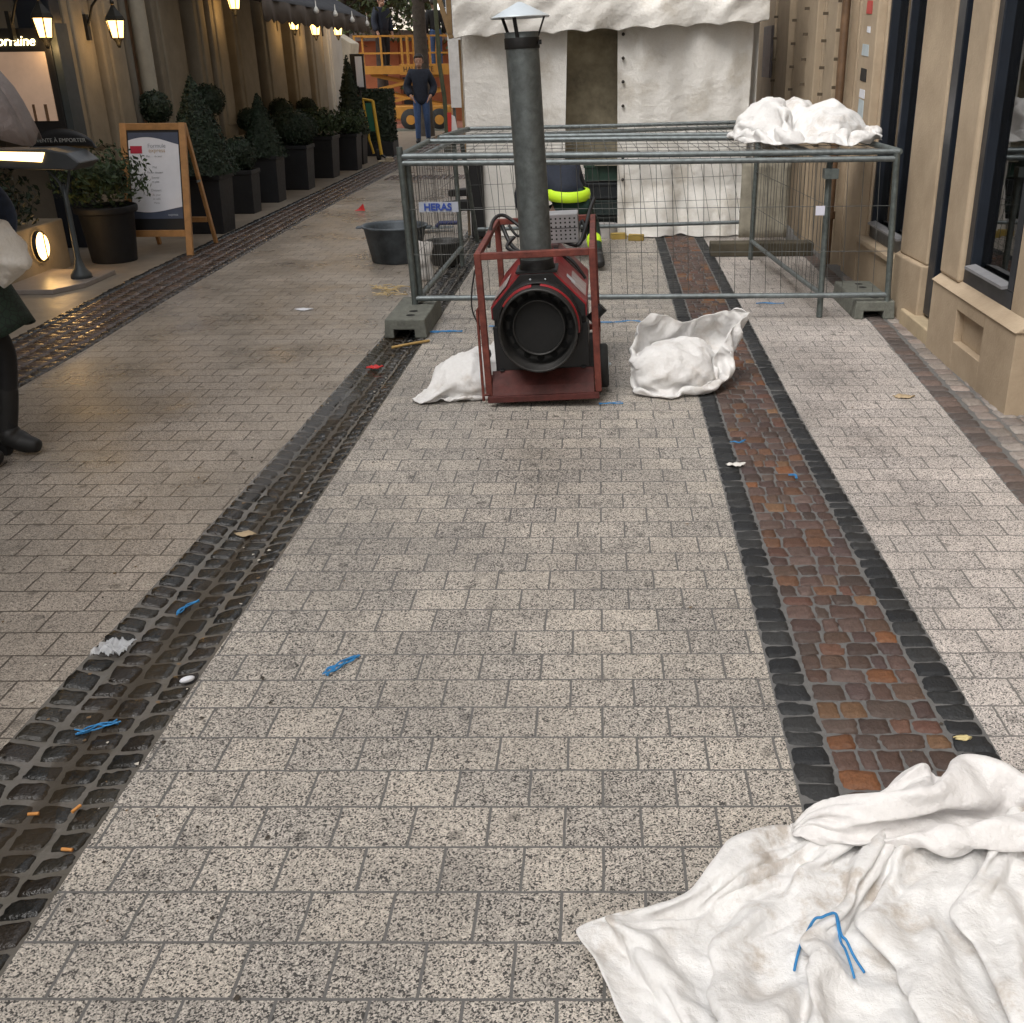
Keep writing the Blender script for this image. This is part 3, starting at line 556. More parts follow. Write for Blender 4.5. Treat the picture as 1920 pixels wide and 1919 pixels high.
# crumpled cloth shapes: settled cloth runs as rows of x, y, z steps of 0.8 mm
CLOTH = {}
CLOTH['front'] = (104, 36, [
125,33,32,33,33,32,33,-6,-5,-17,-33,-33,-17,25,32,33,33,32,33,33,33,26,-14,-26,32,32,33,33,33,32,33,33,32,33,33,32,33,10,-30,-33,-33,-31,20,33,33,33,32,8,-8,31,32,33,33,33,32,33,29,-8,-33,-32,-33,-18,31,33,32,33,33,33,32,33,33,32,33,33,32,33,33,33,32,33,32,-24,0,33,32,5,-33,-33,-21,20,33,33,33,32,33,33,32,33,33,32,33,33,33,32,
116,34,31,33,32,32,31,-14,15,10,-29,-34,-32,14,31,33,36,30,31,33,32,11,-25,-1,36,35,27,31,32,33,33,33,33,34,34,29,26,4,-28,-29,-29,-23,17,35,33,33,29,7,-4,28,31,32,32,33,32,33,33,6,-29,-33,-33,-30,27,32,34,34,31,33,37,31,30,28,35,35,33,33,33,33,28,27,6,-7,26,31,31,-6,-31,-31,-23,26,33,34,35,32,32,34,35,31,31,32,33,33,33,33,
107,34,33,31,31,30,30,-14,18,27,-7,-36,-32,-8,31,32,34,33,31,31,26,-8,-17,21,32,33,29,29,31,32,33,33,34,34,34,30,23,-17,-23,-27,-30,-12,26,35,30,30,33,10,-6,29,26,33,33,32,33,33,33,17,-24,-33,-32,-30,18,32,33,34,31,34,37,32,29,27,34,34,34,33,32,35,23,14,-4,21,33,32,24,-26,-32,-29,-4,32,29,35,35,33,33,34,30,32,33,33,33,33,33,33,
99,30,36,30,32,27,18,3,21,22,17,-30,-36,-24,32,31,31,32,31,31,25,-18,-4,27,24,34,26,31,34,30,33,34,34,36,33,33,22,-26,-29,-31,-28,2,34,31,33,28,28,17,-9,26,25,34,32,33,33,33,33,24,-22,-32,-31,-27,15,30,33,33,30,33,40,34,29,26,33,33,32,34,35,30,19,-3,17,28,32,33,17,-35,-33,-28,17,29,30,37,34,29,32,34,31,33,33,33,34,33,33,33,
90,29,34,32,33,28,8,16,15,18,26,-20,-31,-31,28,32,28,31,31,32,23,-12,-3,28,22,29,30,19,35,37,33,33,34,35,35,34,17,-31,-30,-29,-21,6,35,33,33,23,26,20,2,20,19,36,30,31,34,33,33,29,-21,-32,-28,-24,18,28,30,33,30,31,38,36,30,29,33,33,30,34,37,33,7,-10,29,33,29,33,26,-34,-36,-29,19,26,34,30,30,32,33,33,32,34,33,33,35,34,32,34,
81,29,33,33,32,29,2,11,18,20,26,-8,-27,-27,20,32,26,28,31,35,28,-9,-6,19,28,29,30,19,19,38,37,35,33,35,33,34,23,-31,-33,-26,-24,11,36,35,32,17,33,29,-9,12,30,27,31,33,33,34,32,33,-19,-33,-26,-15,19,25,27,32,32,29,34,35,35,34,32,31,34,29,40,34,-10,-14,40,30,34,34,28,-10,-28,-35,-9,34,33,31,28,34,32,29,33,33,33,35,34,34,33,35,
72,31,31,32,31,29,23,-18,21,23,21,-1,-24,-26,20,32,29,24,28,32,35,9,-9,11,15,29,34,31,12,15,40,38,35,34,33,32,28,-9,-34,-33,-27,12,31,34,34,24,24,36,-2,13,16,16,33,34,34,34,32,31,-3,-31,-20,-20,19,21,29,25,28,36,30,33,35,35,35,33,29,37,38,38,-11,-22,32,34,33,32,31,25,-17,-33,-25,9,34,33,30,31,28,30,32,34,34,35,33,36,32,35,
63,33,30,31,31,32,26,-26,14,29,20,17,-23,-36,9,35,33,26,22,30,36,26,-10,-2,19,19,32,34,29,14,10,39,37,35,34,31,32,15,-28,-33,-35,0,30,32,33,33,23,27,31,-11,8,23,19,35,33,35,33,32,26,-31,-21,-25,-3,32,29,23,26,28,35,31,33,35,35,35,33,33,41,40,8,-36,9,39,33,31,35,34,22,-26,-33,-20,23,35,29,24,24,32,36,35,34,34,34,36,34,35,
55,33,29,31,33,34,14,-21,12,24,30,26,-14,-33,-7,25,32,32,26,21,32,34,7,-5,8,18,20,33,34,27,14,15,35,35,34,34,34,22,-15,-31,-28,-18,18,37,35,32,32,27,34,-7,-17,26,23,26,33,35,35,34,35,2,-23,-23,-21,12,27,31,26,24,28,35,31,33,35,36,34,35,37,41,28,-23,-31,30,39,30,34,37,36,16,-26,-27,-12,18,32,30,21,29,35,35,34,35,35,32,35,38,
46,32,31,31,34,34,2,-25,20,23,36,32,5,-32,-23,14,34,26,31,29,23,29,36,-20,12,15,8,31,32,27,28,16,22,30,33,33,34,27,-10,-29,-24,-18,7,38,37,34,29,32,36,16,-31,3,32,23,24,34,34,36,35,30,-8,-26,-24,-19,20,33,30,28,31,27,32,31,34,36,35,34,36,39,36,2,-39,-3,42,35,24,36,39,33,11,-25,-32,-8,31,31,28,22,31,36,35,34,33,35,35,40,
37,32,31,32,35,33,-7,-26,23,30,34,34,17,-20,-27,4,20,24,33,32,31,18,32,3,7,10,21,8,32,34,26,26,16,28,24,32,33,21,1,-28,-26,-16,8,38,39,36,30,36,33,26,-21,-26,30,31,16,27,34,35,36,34,22,-25,-23,-27,5,19,34,26,32,39,24,32,30,35,37,34,35,34,38,15,-32,-18,36,38,17,34,37,42,34,-4,-32,-29,13,30,30,27,23,35,35,35,31,37,38,37,
28,33,30,34,32,29,-11,-19,24,33,34,30,26,-7,-25,-8,5,27,34,33,32,28,16,26,6,-1,21,10,24,30,31,26,28,21,28,24,33,21,-2,-27,-27,-14,16,37,40,36,31,36,36,29,-17,-28,12,35,24,11,33,35,34,34,36,-12,-32,-18,1,18,13,32,26,35,40,27,30,33,35,35,33,35,30,16,-27,-11,34,33,26,29,33,38,38,20,-20,-34,-11,30,27,31,23,34,36,34,34,35,36,39,
20,32,31,34,29,21,-6,-10,22,36,32,31,28,-5,-27,-20,6,33,34,34,30,34,29,5,22,0,1,20,17,32,30,31,28,28,27,29,21,24,-6,-29,-30,-10,28,36,39,35,33,36,38,28,-21,-28,8,36,25,8,27,35,32,35,34,-2,-33,0,2,17,4,17,36,24,40,38,31,31,33,35,30,39,25,11,-28,0,33,34,26,29,32,36,37,33,-8,-32,-24,17,32,30,26,36,37,35,34,34,34,37,
11,31,34,33,31,3,-11,12,27,31,33,32,29,-10,-24,-20,6,35,34,34,29,31,35,17,12,9,-17,22,17,27,36,29,31,27,32,32,27,18,-15,-25,-16,-15,25,39,36,33,34,38,41,25,-30,-27,14,35,25,9,18,34,31,33,39,-11,-17,14,2,16,-1,6,34,27,38,38,36,34,33,33,30,29,38,4,-33,9,28,35,25,34,31,33,35,34,3,-34,-25,14,31,32,30,39,37,34,33,37,31,35,
2,32,35,33,33,-14,-8,29,28,25,32,37,32,-9,-27,-20,6,34,33,34,35,27,32,29,7,2,-10,15,17,14,41,37,30,30,29,32,32,20,-16,-30,-23,7,19,43,33,27,35,41,42,24,-38,-24,18,30,27,11,9,35,34,34,39,-4,-14,20,7,18,-6,-5,37,27,35,36,38,36,36,30,31,22,33,-2,-25,15,24,34,31,36,33,25,35,34,6,-36,-23,15,34,34,32,39,36,34,35,37,30,33,
-7,33,35,32,22,-15,-7,37,36,31,23,37,46,-8,-34,-26,10,36,38,27,34,33,25,33,13,1,-18,14,17,9,34,44,35,33,29,25,33,25,-20,-36,-21,20,25,38,31,23,34,41,42,25,-39,-22,20,22,27,24,2,28,35,38,40,16,-25,10,24,15,-24,8,40,26,34,36,35,37,36,31,30,22,28,-14,-15,19,17,34,35,39,33,21,35,35,10,-37,-24,17,35,36,33,40,37,34,32,37,35,29,
-16,34,34,35,8,-14,4,31,35,33,32,31,39,25,-29,-29,-4,29,38,31,29,34,31,30,25,-9,-14,8,23,19,10,42,37,34,32,29,29,23,-15,-35,-22,24,35,29,29,19,31,38,39,30,-26,-27,10,27,25,26,14,14,33,38,39,38,-7,-18,13,17,-9,5,39,28,36,32,33,36,36,32,28,27,25,-27,-11,20,13,35,34,41,35,25,30,36,26,-33,-32,8,34,37,35,39,37,35,34,35,33,33,
-24,33,35,37,6,-12,9,18,29,35,33,34,37,38,-4,-33,-26,28,36,34,26,35,32,34,36,-8,-20,7,8,31,17,20,38,32,32,30,33,29,-6,-29,-20,14,28,34,28,20,22,35,39,34,-5,-36,-10,32,32,18,25,13,22,37,38,39,30,-6,-26,8,13,1,32,32,34,29,35,36,32,30,31,30,26,-29,-18,6,25,29,36,37,37,35,30,30,35,3,-37,-24,30,37,36,36,38,37,35,34,32,34,
-33,33,36,36,9,-18,8,30,22,23,34,35,35,40,28,-28,-29,9,31,30,29,33,33,32,37,20,-24,6,-14,26,31,24,18,30,31,30,35,36,-4,-32,-21,8,29,39,29,30,17,28,35,39,16,-34,-19,13,28,32,18,26,14,28,36,39,37,31,-7,-25,7,10,12,34,31,34,30,36,28,28,35,33,28,-21,-16,-17,25,29,31,36,34,36,35,32,33,33,1,-32,-19,28,39,35,37,37,34,34,35,34,
-42,34,37,33,15,-21,-4,34,30,22,25,36,35,37,33,-7,-36,1,28,31,28,33,34,32,33,35,-8,11,-12,-9,28,20,31,24,22,31,33,34,5,-34,-26,7,30,39,38,26,28,21,34,35,25,-20,-23,-11,27,33,29,23,28,17,29,36,39,35,29,-17,-19,15,9,25,28,33,31,36,24,28,36,37,30,-16,-20,-29,17,34,28,33,36,33,35,35,34,36,32,3,-34,-11,26,39,37,36,32,35,35,35,
-51,36,37,28,16,-11,-15,31,33,24,23,34,36,35,39,5,-36,-6,23,29,37,25,35,35,29,30,26,3,-24,-14,23,19,30,23,24,25,32,34,7,-33,-28,8,33,37,41,32,25,24,32,36,31,-15,-25,-24,18,35,31,33,23,26,19,35,36,34,34,15,-22,-18,19,27,29,31,35,28,26,29,36,37,32,-14,-35,-32,17,35,35,25,37,34,34,35,37,37,36,36,-19,-31,12,24,39,36,32,35,36,34,
-60,38,36,29,0,-18,4,32,29,28,24,33,36,34,38,16,-26,-20,22,24,35,34,32,35,33,31,31,2,-29,-12,5,25,28,27,23,20,33,34,9,-33,-27,11,34,37,37,37,28,27,29,38,37,-8,-35,-30,9,35,35,31,30,29,16,30,36,33,32,29,-18,-10,18,18,22,31,40,26,24,33,34,36,26,-17,-39,-30,13,36,38,27,32,36,36,36,39,37,37,36,4,-37,-8,25,42,39,32,37,35,35,
-68,38,37,23,-17,-9,15,31,26,31,31,29,35,32,38,30,-20,-22,7,28,33,34,33,32,35,35,34,1,-22,-26,-9,32,31,21,25,29,24,35,12,-31,-26,14,35,37,35,35,30,29,32,39,42,-8,-38,-34,1,34,36,34,32,26,21,28,34,33,34,29,-1,-7,12,14,17,27,41,27,26,29,33,38,21,-25,-32,-33,13,38,38,30,30,36,37,38,37,39,37,36,2,-34,-3,31,38,37,33,37,36,35,
-59,38,36,8,-25,-2,27,24,31,35,33,32,31,30,37,38,1,-18,-9,14,36,36,33,33,32,34,34,6,-20,-24,-16,22,29,35,14,23,30,28,21,-27,-23,16,33,34,36,31,31,34,31,40,43,-4,-39,-37,-1,30,38,30,25,32,24,29,32,32,33,34,10,-8,4,16,10,27,38,29,31,29,31,38,13,-37,-23,-34,20,38,34,32,32,37,36,37,36,38,37,34,-9,-25,15,34,39,33,29,36,35,34,
5,34,16,-6,-14,5,26,34,33,30,32,31,27,37,34,30,25,-6,-14,12,21,32,35,34,28,29,25,17,-16,-17,-14,12,12,34,19,11,32,30,27,-23,-20,16,31,37,31,31,33,32,36,36,33,9,-30,-36,-9,32,30,30,16,24,28,31,32,33,32,33,17,-16,0,15,14,33,32,29,29,29,35,32,-4,-36,-17,-27,26,34,33,30,34,35,35,35,35,35,36,34,-20,-4,19,31,36,30,30,33,34,34,
57,30,3,-25,10,10,25,28,36,32,32,21,35,31,32,30,35,-1,-12,0,30,29,31,31,24,30,20,21,-14,-15,-4,6,4,22,29,4,32,25,29,-16,-15,20,27,35,31,31,32,34,34,28,30,16,-22,-29,-17,31,25,28,25,10,29,30,33,34,30,32,27,-5,-29,8,34,29,32,30,24,35,34,27,-18,-34,-19,-13,29,30,32,30,32,34,33,34,34,34,33,33,-13,7,15,28,31,27,32,34,33,34,
96,21,-2,-17,-14,21,29,35,35,29,31,27,30,29,31,30,28,25,-8,-12,25,27,31,26,29,25,30,20,-22,-11,-2,6,3,8,32,13,18,24,27,-11,-3,19,28,35,27,30,36,29,30,30,23,24,-18,-24,-14,12,24,29,27,8,30,30,33,33,30,30,33,9,-25,-10,30,28,35,28,27,32,26,29,-20,-30,-32,-2,31,31,28,28,31,32,33,33,33,31,30,27,13,2,11,22,31,29,32,35,34,31,
134,24,-11,-17,-7,16,23,35,28,31,27,31,34,32,31,31,24,30,-4,-9,18,24,29,29,24,31,29,11,-22,-22,7,16,-4,3,31,24,5,22,27,2,-1,15,30,32,28,32,34,25,28,27,24,26,-15,-18,-8,4,12,27,31,8,29,32,32,32,30,27,29,24,-17,-18,22,32,32,25,31,20,26,28,-22,-28,-25,-10,30,33,29,24,32,32,32,33,33,30,29,29,29,-5,0,27,25,32,32,35,32,31,
173,20,-7,-17,-9,20,18,30,32,23,49,35,22,19,30,30,31,21,-2,-17,25,30,30,32,22,26,15,-1,-18,-7,-4,10,1,27,23,27,9,17,22,-10,12,25,25,29,31,33,25,24,28,25,19,26,-12,-11,2,0,2,26,28,15,30,32,31,29,27,26,16,23,-4,-11,26,32,18,30,21,25,30,2,-30,-25,-26,14,28,30,33,28,31,32,33,33,31,31,30,31,25,-2,-6,28,25,31,33,33,32,31,
212,16,3,-26,-6,16,25,23,42,41,19,29,24,27,19,28,27,19,-1,-4,20,34,28,29,22,23,14,-9,-10,-5,0,6,2,25,29,24,4,25,-4,1,23,27,26,31,32,27,24,26,26,24,27,9,-17,1,7,6,-3,17,27,27,30,26,30,25,24,20,23,19,-14,16,18,24,26,19,25,31,10,-26,-24,-26,-3,29,26,29,33,29,32,32,33,34,34,29,30,28,26,-9,-5,27,24,32,34,32,31,31,
251,41,1,-46,-15,11,33,38,33,33,26,13,27,27,26,21,20,27,1,2,14,30,30,23,25,18,23,-15,-9,-4,2,11,1,17,27,23,11,19,-4,16,12,31,32,26,27,27,26,26,26,30,25,6,-16,-8,7,18,-9,16,27,29,23,25,28,19,29,21,22,-2,2,19,13,24,24,30,26,21,-20,-23,-29,-16,22,28,26,34,31,29,32,31,34,36,34,26,27,27,22,-13,2,25,22,33,35,31,31,31,
294,29,12,-25,-32,6,36,29,30,29,27,19,24,24,26,24,25,29,-1,1,16,20,27,26,24,25,21,-12,-13,-8,3,7,7,14,24,27,10,21,-1,24,12,28,23,27,27,27,26,28,25,27,29,17,-21,-12,-15,9,17,11,24,28,24,24,24,24,23,23,21,-11,3,16,15,29,29,30,29,5,-37,-29,-22,3,24,27,36,37,24,30,30,29,34,35,34,28,22,26,17,0,-3,23,18,36,34,32,30,30,
346,23,13,-28,-18,6,20,28,27,22,28,26,26,26,23,30,28,24,6,2,6,10,25,28,26,24,27,-7,-19,-25,-2,15,4,20,23,32,12,18,-1,28,9,25,27,27,24,26,27,26,27,27,29,29,-13,-26,-17,-20,17,24,27,17,27,28,24,27,18,26,26,1,-18,14,23,26,29,29,32,-11,-36,-31,-18,13,18,32,38,32,25,29,28,28,32,32,33,29,22,21,23,7,-4,18,16,37,31,32,30,29,
397,26,4,-28,-26,5,24,24,28,29,21,30,23,25,29,26,28,24,11,0,10,3,20,30,27,26,26,4,-17,-31,-14,-4,19,13,25,24,24,16,3,19,16,27,24,21,25,27,27,29,24,28,28,30,13,-27,-21,-20,-18,21,28,22,26,28,25,25,27,19,27,21,-20,-6,23,27,29,29,30,3,-35,-32,-24,2,22,31,36,29,25,27,28,28,29,30,30,27,25,27,17,23,4,-12,27,37,28,31,28,28,
449,13,-3,-29,-26,7,26,30,25,27,25,25,27,25,26,26,25,23,19,-3,5,8,19,27,27,27,28,19,-12,-28,-24,-27,1,25,20,27,26,17,7,11,23,20,22,25,27,26,27,27,26,26,29,27,28,-8,-30,-22,-21,-6,18,29,27,29,24,26,26,26,24,26,12,-21,3,20,32,31,22,21,-19,-33,-28,-16,17,27,31,31,23,26,27,28,28,27,28,27,27,26,25,20,29,-1,-9,35,27,30,26,27,
500,12,-26,-27,-21,12,27,26,26,27,26,26,27,26,27,26,26,27,26,7,-22,3,27,26,26,27,26,26,4,-24,-26,-27,-26,3,27,26,26,27,14,-16,26,27,26,27,26,26,27,26,26,27,26,27,26,11,-23,-27,-26,-26,13,26,27,26,26,27,26,27,26,26,27,17,-16,-13,26,27,26,26,4,-26,-26,-26,-9,24,26,26,27,26,26,27,26,27,26,26,27,26,26,27,26,26,7,-5,23,27,26,26,
1515,-9,-9,-9,-10,-9,-9,2,1,5,9,9,5,-7,-9,-9,-9,-9,-9,-10,-9,-7,4,7,-9,-9,-9,-9,-10,-3,0,0,0,0,0,0,0,0,0,0,0,0,0,0,0,0,0,0,0,0,0,0,0,0,0,0,0,0,0,0,0,0,0,0,0,0,0,0,0,0,0,0,0,0,0,0,0,0,0,0,0,0,0,0,0,0,0,0,0,0,0,0,0,0,0,0,0,0,0,0,0,0,0,0,
1538,-10,-12,-11,-8,-6,-4,1,2,-1,4,9,5,-6,-10,-11,-9,-2,-6,-9,-8,-1,7,-7,-12,-6,-4,-8,-9,-6,1,0,-1,-4,0,2,-1,6,0,2,0,-1,-10,2,0,4,4,0,-7,6,1,0,-1,-2,1,1,2,1,1,-1,1,-1,-5,-1,0,0,3,3,0,1,3,-1,-3,1,-1,-1,0,1,-3,-4,7,0,3,-5,1,-1,0,0,-5,-4,-1,1,6,3,0,2,3,-2,0,0,-1,1,0,0,
1561,-12,-10,-10,-9,-5,-1,4,-4,-7,8,5,5,-5,-9,-8,-7,-7,-4,-6,-6,4,6,-18,-12,-6,0,-6,-7,-5,0,-2,-2,0,1,-2,-6,4,7,3,1,-8,-3,3,0,3,6,2,-8,3,4,1,-2,-1,0,1,2,0,1,0,1,0,-8,1,0,0,1,4,1,1,2,2,-3,-2,-1,0,1,0,-5,3,3,0,0,-3,0,0,0,2,-7,-4,0,2,2,3,2,5,0,-2,0,0,0,0,1,0,
1584,-12,-10,-11,-8,-4,2,0,-4,-4,3,6,5,-6,-8,-5,-6,-7,-5,-6,-4,7,1,-19,-10,-10,7,-5,-12,-2,0,-1,-2,-2,1,0,-9,5,8,4,0,-9,-1,1,0,5,8,2,-5,0,5,2,-2,-2,0,1,1,0,0,2,1,-1,-7,1,0,-1,1,3,2,-1,3,3,-1,-4,1,-1,1,-3,-4,6,4,-1,-2,-2,1,-2,1,0,-7,-2,1,3,3,0,2,2,1,1,0,0,-1,1,0,0,
1607,-11,-12,-10,-8,-4,-2,5,-2,-2,-2,1,6,0,-11,-4,-2,-6,-6,-8,-6,11,-1,-18,-10,-10,2,8,-11,-10,0,0,-1,-1,-1,0,-7,2,10,3,-2,-6,-2,0,2,6,8,4,-6,1,5,3,-3,0,0,-1,1,-1,1,2,2,-1,-8,0,1,-2,1,0,-2,-3,6,9,-4,-3,1,2,0,-2,-3,1,6,1,-3,2,3,-6,-1,-4,1,-4,3,1,1,6,3,1,-1,-1,0,-1,-1,1,0,1,
1630,-11,-12,-10,-7,-5,-5,9,2,-4,-2,-1,0,5,-11,-5,1,-4,-5,-9,-8,8,5,-15,-12,-12,-3,10,4,-15,-5,-1,1,-2,-2,1,-2,-4,5,10,-3,-5,0,-2,2,5,7,2,-4,3,5,0,3,0,0,1,-1,-1,2,2,1,-2,-9,0,3,-2,-1,-1,-4,-3,-2,-1,6,6,-2,7,0,-1,-2,-5,8,2,2,5,-1,-8,-1,-6,3,1,-3,1,9,3,1,1,-3,0,-1,-1,0,0,0,1,
1652,-10,-12,-10,-7,-6,-9,8,8,-2,-6,-3,4,4,-6,-9,-1,0,-3,-6,-9,1,1,-5,-7,-11,-10,-1,12,4,-13,-5,-1,1,-1,-3,-1,-2,5,3,1,-1,-1,-1,0,4,5,6,-6,3,3,-2,9,3,0,-3,-1,1,1,3,-1,-5,-1,-5,-1,3,0,-2,-1,-2,-2,-2,-2,0,7,6,4,1,-4,-5,6,4,1,2,-4,-3,0,-1,-4,4,0,2,5,4,0,-1,-2,0,-1,-1,0,1,0,0,
1675,-11,-11,-10,-7,-10,-6,9,7,0,-10,-4,3,5,4,-13,-7,3,1,-6,-6,-4,3,-2,-8,-6,-10,-7,-1,9,8,-11,-4,-1,0,-2,-3,0,5,3,3,-3,-2,3,-2,4,4,1,-4,-2,10,-2,5,5,2,1,-2,-2,2,4,-3,-8,1,0,-6,2,4,0,-2,-1,-1,-2,-2,-1,2,5,6,4,-2,-7,4,3,0,-3,0,1,6,-2,-9,5,4,-1,3,1,-1,-1,1,0,0,-2,0,1,1,0,
1697,-10,-11,-10,-8,-10,-4,11,6,-6,-5,-7,1,-1,12,-11,-8,1,1,2,-5,-6,0,-2,-4,-6,-5,-10,-4,-2,8,5,-4,-1,0,1,-6,-4,3,8,0,6,-9,2,2,1,6,-3,-1,-4,-2,8,4,7,4,0,0,-1,-2,5,-2,-5,-5,6,-8,-1,3,4,0,-1,0,-1,-2,-2,-1,2,5,6,4,-7,-6,7,-5,1,1,0,5,7,-7,-17,5,9,7,2,-2,0,0,1,0,-1,-2,1,1,1,
1719,-9,-11,-10,-8,-9,-2,15,0,-9,-4,-4,-7,-1,12,-1,-15,1,4,-2,1,-2,-6,4,-7,-6,-1,-11,-6,-1,-1,6,3,1,2,-1,-2,-8,1,8,7,3,-8,1,1,1,2,0,-2,8,-8,1,5,5,7,3,0,0,-1,-1,2,0,-10,-3,0,0,1,2,3,0,0,0,-1,-2,-3,1,3,5,5,0,-15,1,0,3,-1,0,3,8,2,-7,-11,3,11,7,0,-1,0,0,1,-1,-2,1,1,1,
1741,-9,-10,-10,-9,-7,10,13,-12,-7,-9,0,-5,-5,-2,3,-3,0,3,2,-3,4,-1,-2,-6,-5,-10,1,-10,-8,0,4,8,0,7,0,-4,-12,5,11,9,0,-8,1,2,1,1,-1,0,1,4,-1,2,5,6,6,1,0,-2,-1,4,0,-6,-6,-7,4,1,1,0,1,2,0,1,-2,-3,-2,3,0,8,2,-9,-5,1,3,-5,0,3,5,6,3,-10,-8,8,10,3,0,0,0,0,0,-3,1,2,1,
1763,-9,-10,-9,-10,1,17,5,-17,-9,-11,0,-1,-10,-9,9,2,-2,5,1,1,-2,5,-7,-4,-2,-10,-3,-5,-3,-6,1,6,5,1,7,-3,-7,6,8,10,-5,-6,1,2,2,1,0,1,0,2,3,-1,5,3,10,4,1,-1,-2,-1,3,-4,-6,-6,-6,6,4,-1,-2,-4,6,3,-1,-3,-3,0,0,3,5,-4,-3,0,1,-4,0,2,5,5,5,-5,-8,-1,9,7,1,0,1,0,-1,-1,0,-1,4,
1785,-9,-10,-9,-11,3,29,-7,-17,-10,-13,-1,1,-13,-5,5,3,0,5,3,4,-3,-5,6,-8,-4,-7,-3,-3,-3,-1,-5,2,6,2,0,7,-6,7,7,6,-5,-2,2,3,2,1,1,2,0,0,4,-2,5,4,10,8,2,-2,-2,-2,1,-3,-7,-5,-10,7,3,2,-1,-3,-2,4,3,-2,-4,-1,3,0,0,2,-1,0,1,-4,2,2,2,4,4,0,-6,-4,5,5,5,1,1,1,0,-1,-5,1,4,
1806,-9,-9,-10,-8,7,28,-14,-16,-10,-11,-4,2,-14,-1,5,1,-2,7,2,7,3,-5,0,-7,-6,-1,-10,3,-3,-4,-1,-4,8,2,-1,3,2,5,8,-10,10,1,3,4,1,1,1,3,0,1,4,-4,2,7,11,9,4,-4,-2,-1,-1,-5,-8,-4,-10,7,5,3,-1,-3,-1,-1,3,0,-3,0,0,3,0,1,1,-1,2,-2,1,2,1,3,4,1,-5,-4,3,5,6,2,2,1,-2,-4,-2,2,2,
1828,-9,-9,-9,-3,20,9,-11,-17,-12,-12,-5,3,-13,-3,5,3,-4,9,6,-1,9,1,-6,-6,-6,-2,-9,4,5,-9,-4,-4,3,6,3,2,2,5,-3,-4,4,14,4,4,0,1,2,2,2,-1,4,-4,1,8,10,10,3,-1,-4,-1,-2,-6,-10,-5,-10,5,11,5,-1,-3,0,-2,1,1,-1,0,-1,3,-1,5,-1,-1,1,-1,-1,1,5,3,4,0,-4,-4,3,5,6,2,1,0,-3,-2,-2,3,1,
1847,-7,-7,-9,9,20,-8,-7,-17,-16,-7,-8,7,-11,-8,6,3,-7,7,14,-3,1,11,-4,-10,-8,3,-8,2,8,-5,-10,-6,1,6,10,3,2,-1,-2,0,-2,15,11,3,0,0,3,2,2,-3,7,-4,-1,8,8,9,-1,-1,2,3,-2,-5,-10,-10,-11,8,14,3,-1,-3,-3,1,0,2,-1,1,-2,-1,3,6,-1,-1,2,-2,-2,1,5,4,4,0,-3,-5,4,5,5,2,0,0,-2,-2,0,-1,3,
1866,-4,-8,-8,9,24,-10,-15,-9,-14,-13,-6,4,2,-16,-3,3,-1,6,14,2,-2,4,6,-12,-4,0,-6,-7,1,10,-8,-6,1,6,9,9,1,0,-1,2,-2,-2,17,7,1,1,3,2,-3,-1,3,5,-6,7,11,7,5,-1,2,2,4,-5,-11,-21,-9,8,18,3,-2,-5,-1,1,1,0,1,1,-1,-4,3,5,7,-6,1,2,-4,0,3,6,3,3,-4,-4,3,5,4,2,0,0,0,-2,-1,0,1,
1885,-2,-7,-8,5,12,10,-24,-8,-8,-11,-9,-2,14,-13,-14,3,-3,5,16,7,-4,2,3,-7,-1,0,-15,1,-6,5,4,-3,-1,11,10,6,2,5,-8,-10,10,3,3,13,5,2,2,2,0,-3,1,4,-3,2,13,9,7,2,0,2,3,1,-3,-6,-26,-6,20,4,-4,-5,0,1,1,-2,3,2,-2,-4,4,2,5,-1,-1,2,1,-1,1,5,4,2,-1,-3,1,5,1,3,1,-1,0,1,0,1,-3,
1903,0,-6,-7,3,7,11,-17,-14,-3,-8,-8,-8,9,8,-22,-10,0,-3,21,17,-3,-2,4,-5,-1,2,-25,5,-2,-4,1,7,4,7,13,8,2,0,-4,-12,-1,15,1,9,11,4,3,3,2,-2,-2,0,1,1,5,15,7,5,2,1,2,3,0,-2,-6,-23,1,11,-4,-4,-3,3,3,-5,4,1,0,-3,2,2,0,3,-1,2,3,-1,1,4,5,2,1,-1,-2,3,3,0,2,0,-1,0,2,0,-1,
1921,2,-7,-5,2,3,4,-10,-10,-1,-5,-8,-8,-1,14,-14,-15,-6,-7,15,27,4,-3,1,0,-1,3,-32,-8,8,-6,7,-2,15,12,12,10,3,-2,-3,-14,-3,9,5,7,15,7,4,4,4,0,-3,-10,-3,7,7,10,12,6,4,2,2,2,2,1,-5,-12,-17,10,0,-5,-2,5,3,-6,4,-1,0,-2,0,4,-13,8,5,2,3,3,3,2,4,2,0,1,0,-2,3,-1,-1,4,0,-1,2,0,0,
1939,3,-6,-6,4,4,-3,-11,-3,-1,-3,-7,-8,-6,16,-8,-21,-5,-10,6,21,24,-2,-4,5,2,-10,-22,-16,-8,13,7,-1,11,17,14,12,5,-2,-11,-9,-1,7,6,6,12,12,5,5,4,2,-4,-11,-6,6,9,8,11,12,3,3,2,3,1,3,-3,-10,-19,-2,3,1,1,6,-1,-4,5,-1,-3,0,-1,-6,-2,3,7,3,3,3,4,4,3,1,0,1,1,0,-2,-3,1,4,1,0,1,1,0,
1958,3,-3,-6,0,-5,4,-10,-1,1,-2,-6,-8,-5,8,4,-24,-7,-16,6,19,23,6,-2,1,4,-1,-24,-20,-16,15,4,2,10,16,18,11,6,2,-11,-9,0,8,6,7,9,13,8,5,5,3,-8,-8,-7,4,8,9,11,13,5,3,3,2,2,0,-4,-6,-17,-14,11,3,3,5,-1,-4,0,0,1,0,-5,-3,-2,4,5,4,3,4,5,2,3,1,1,1,2,-3,-3,-3,2,5,2,1,0,1,0,
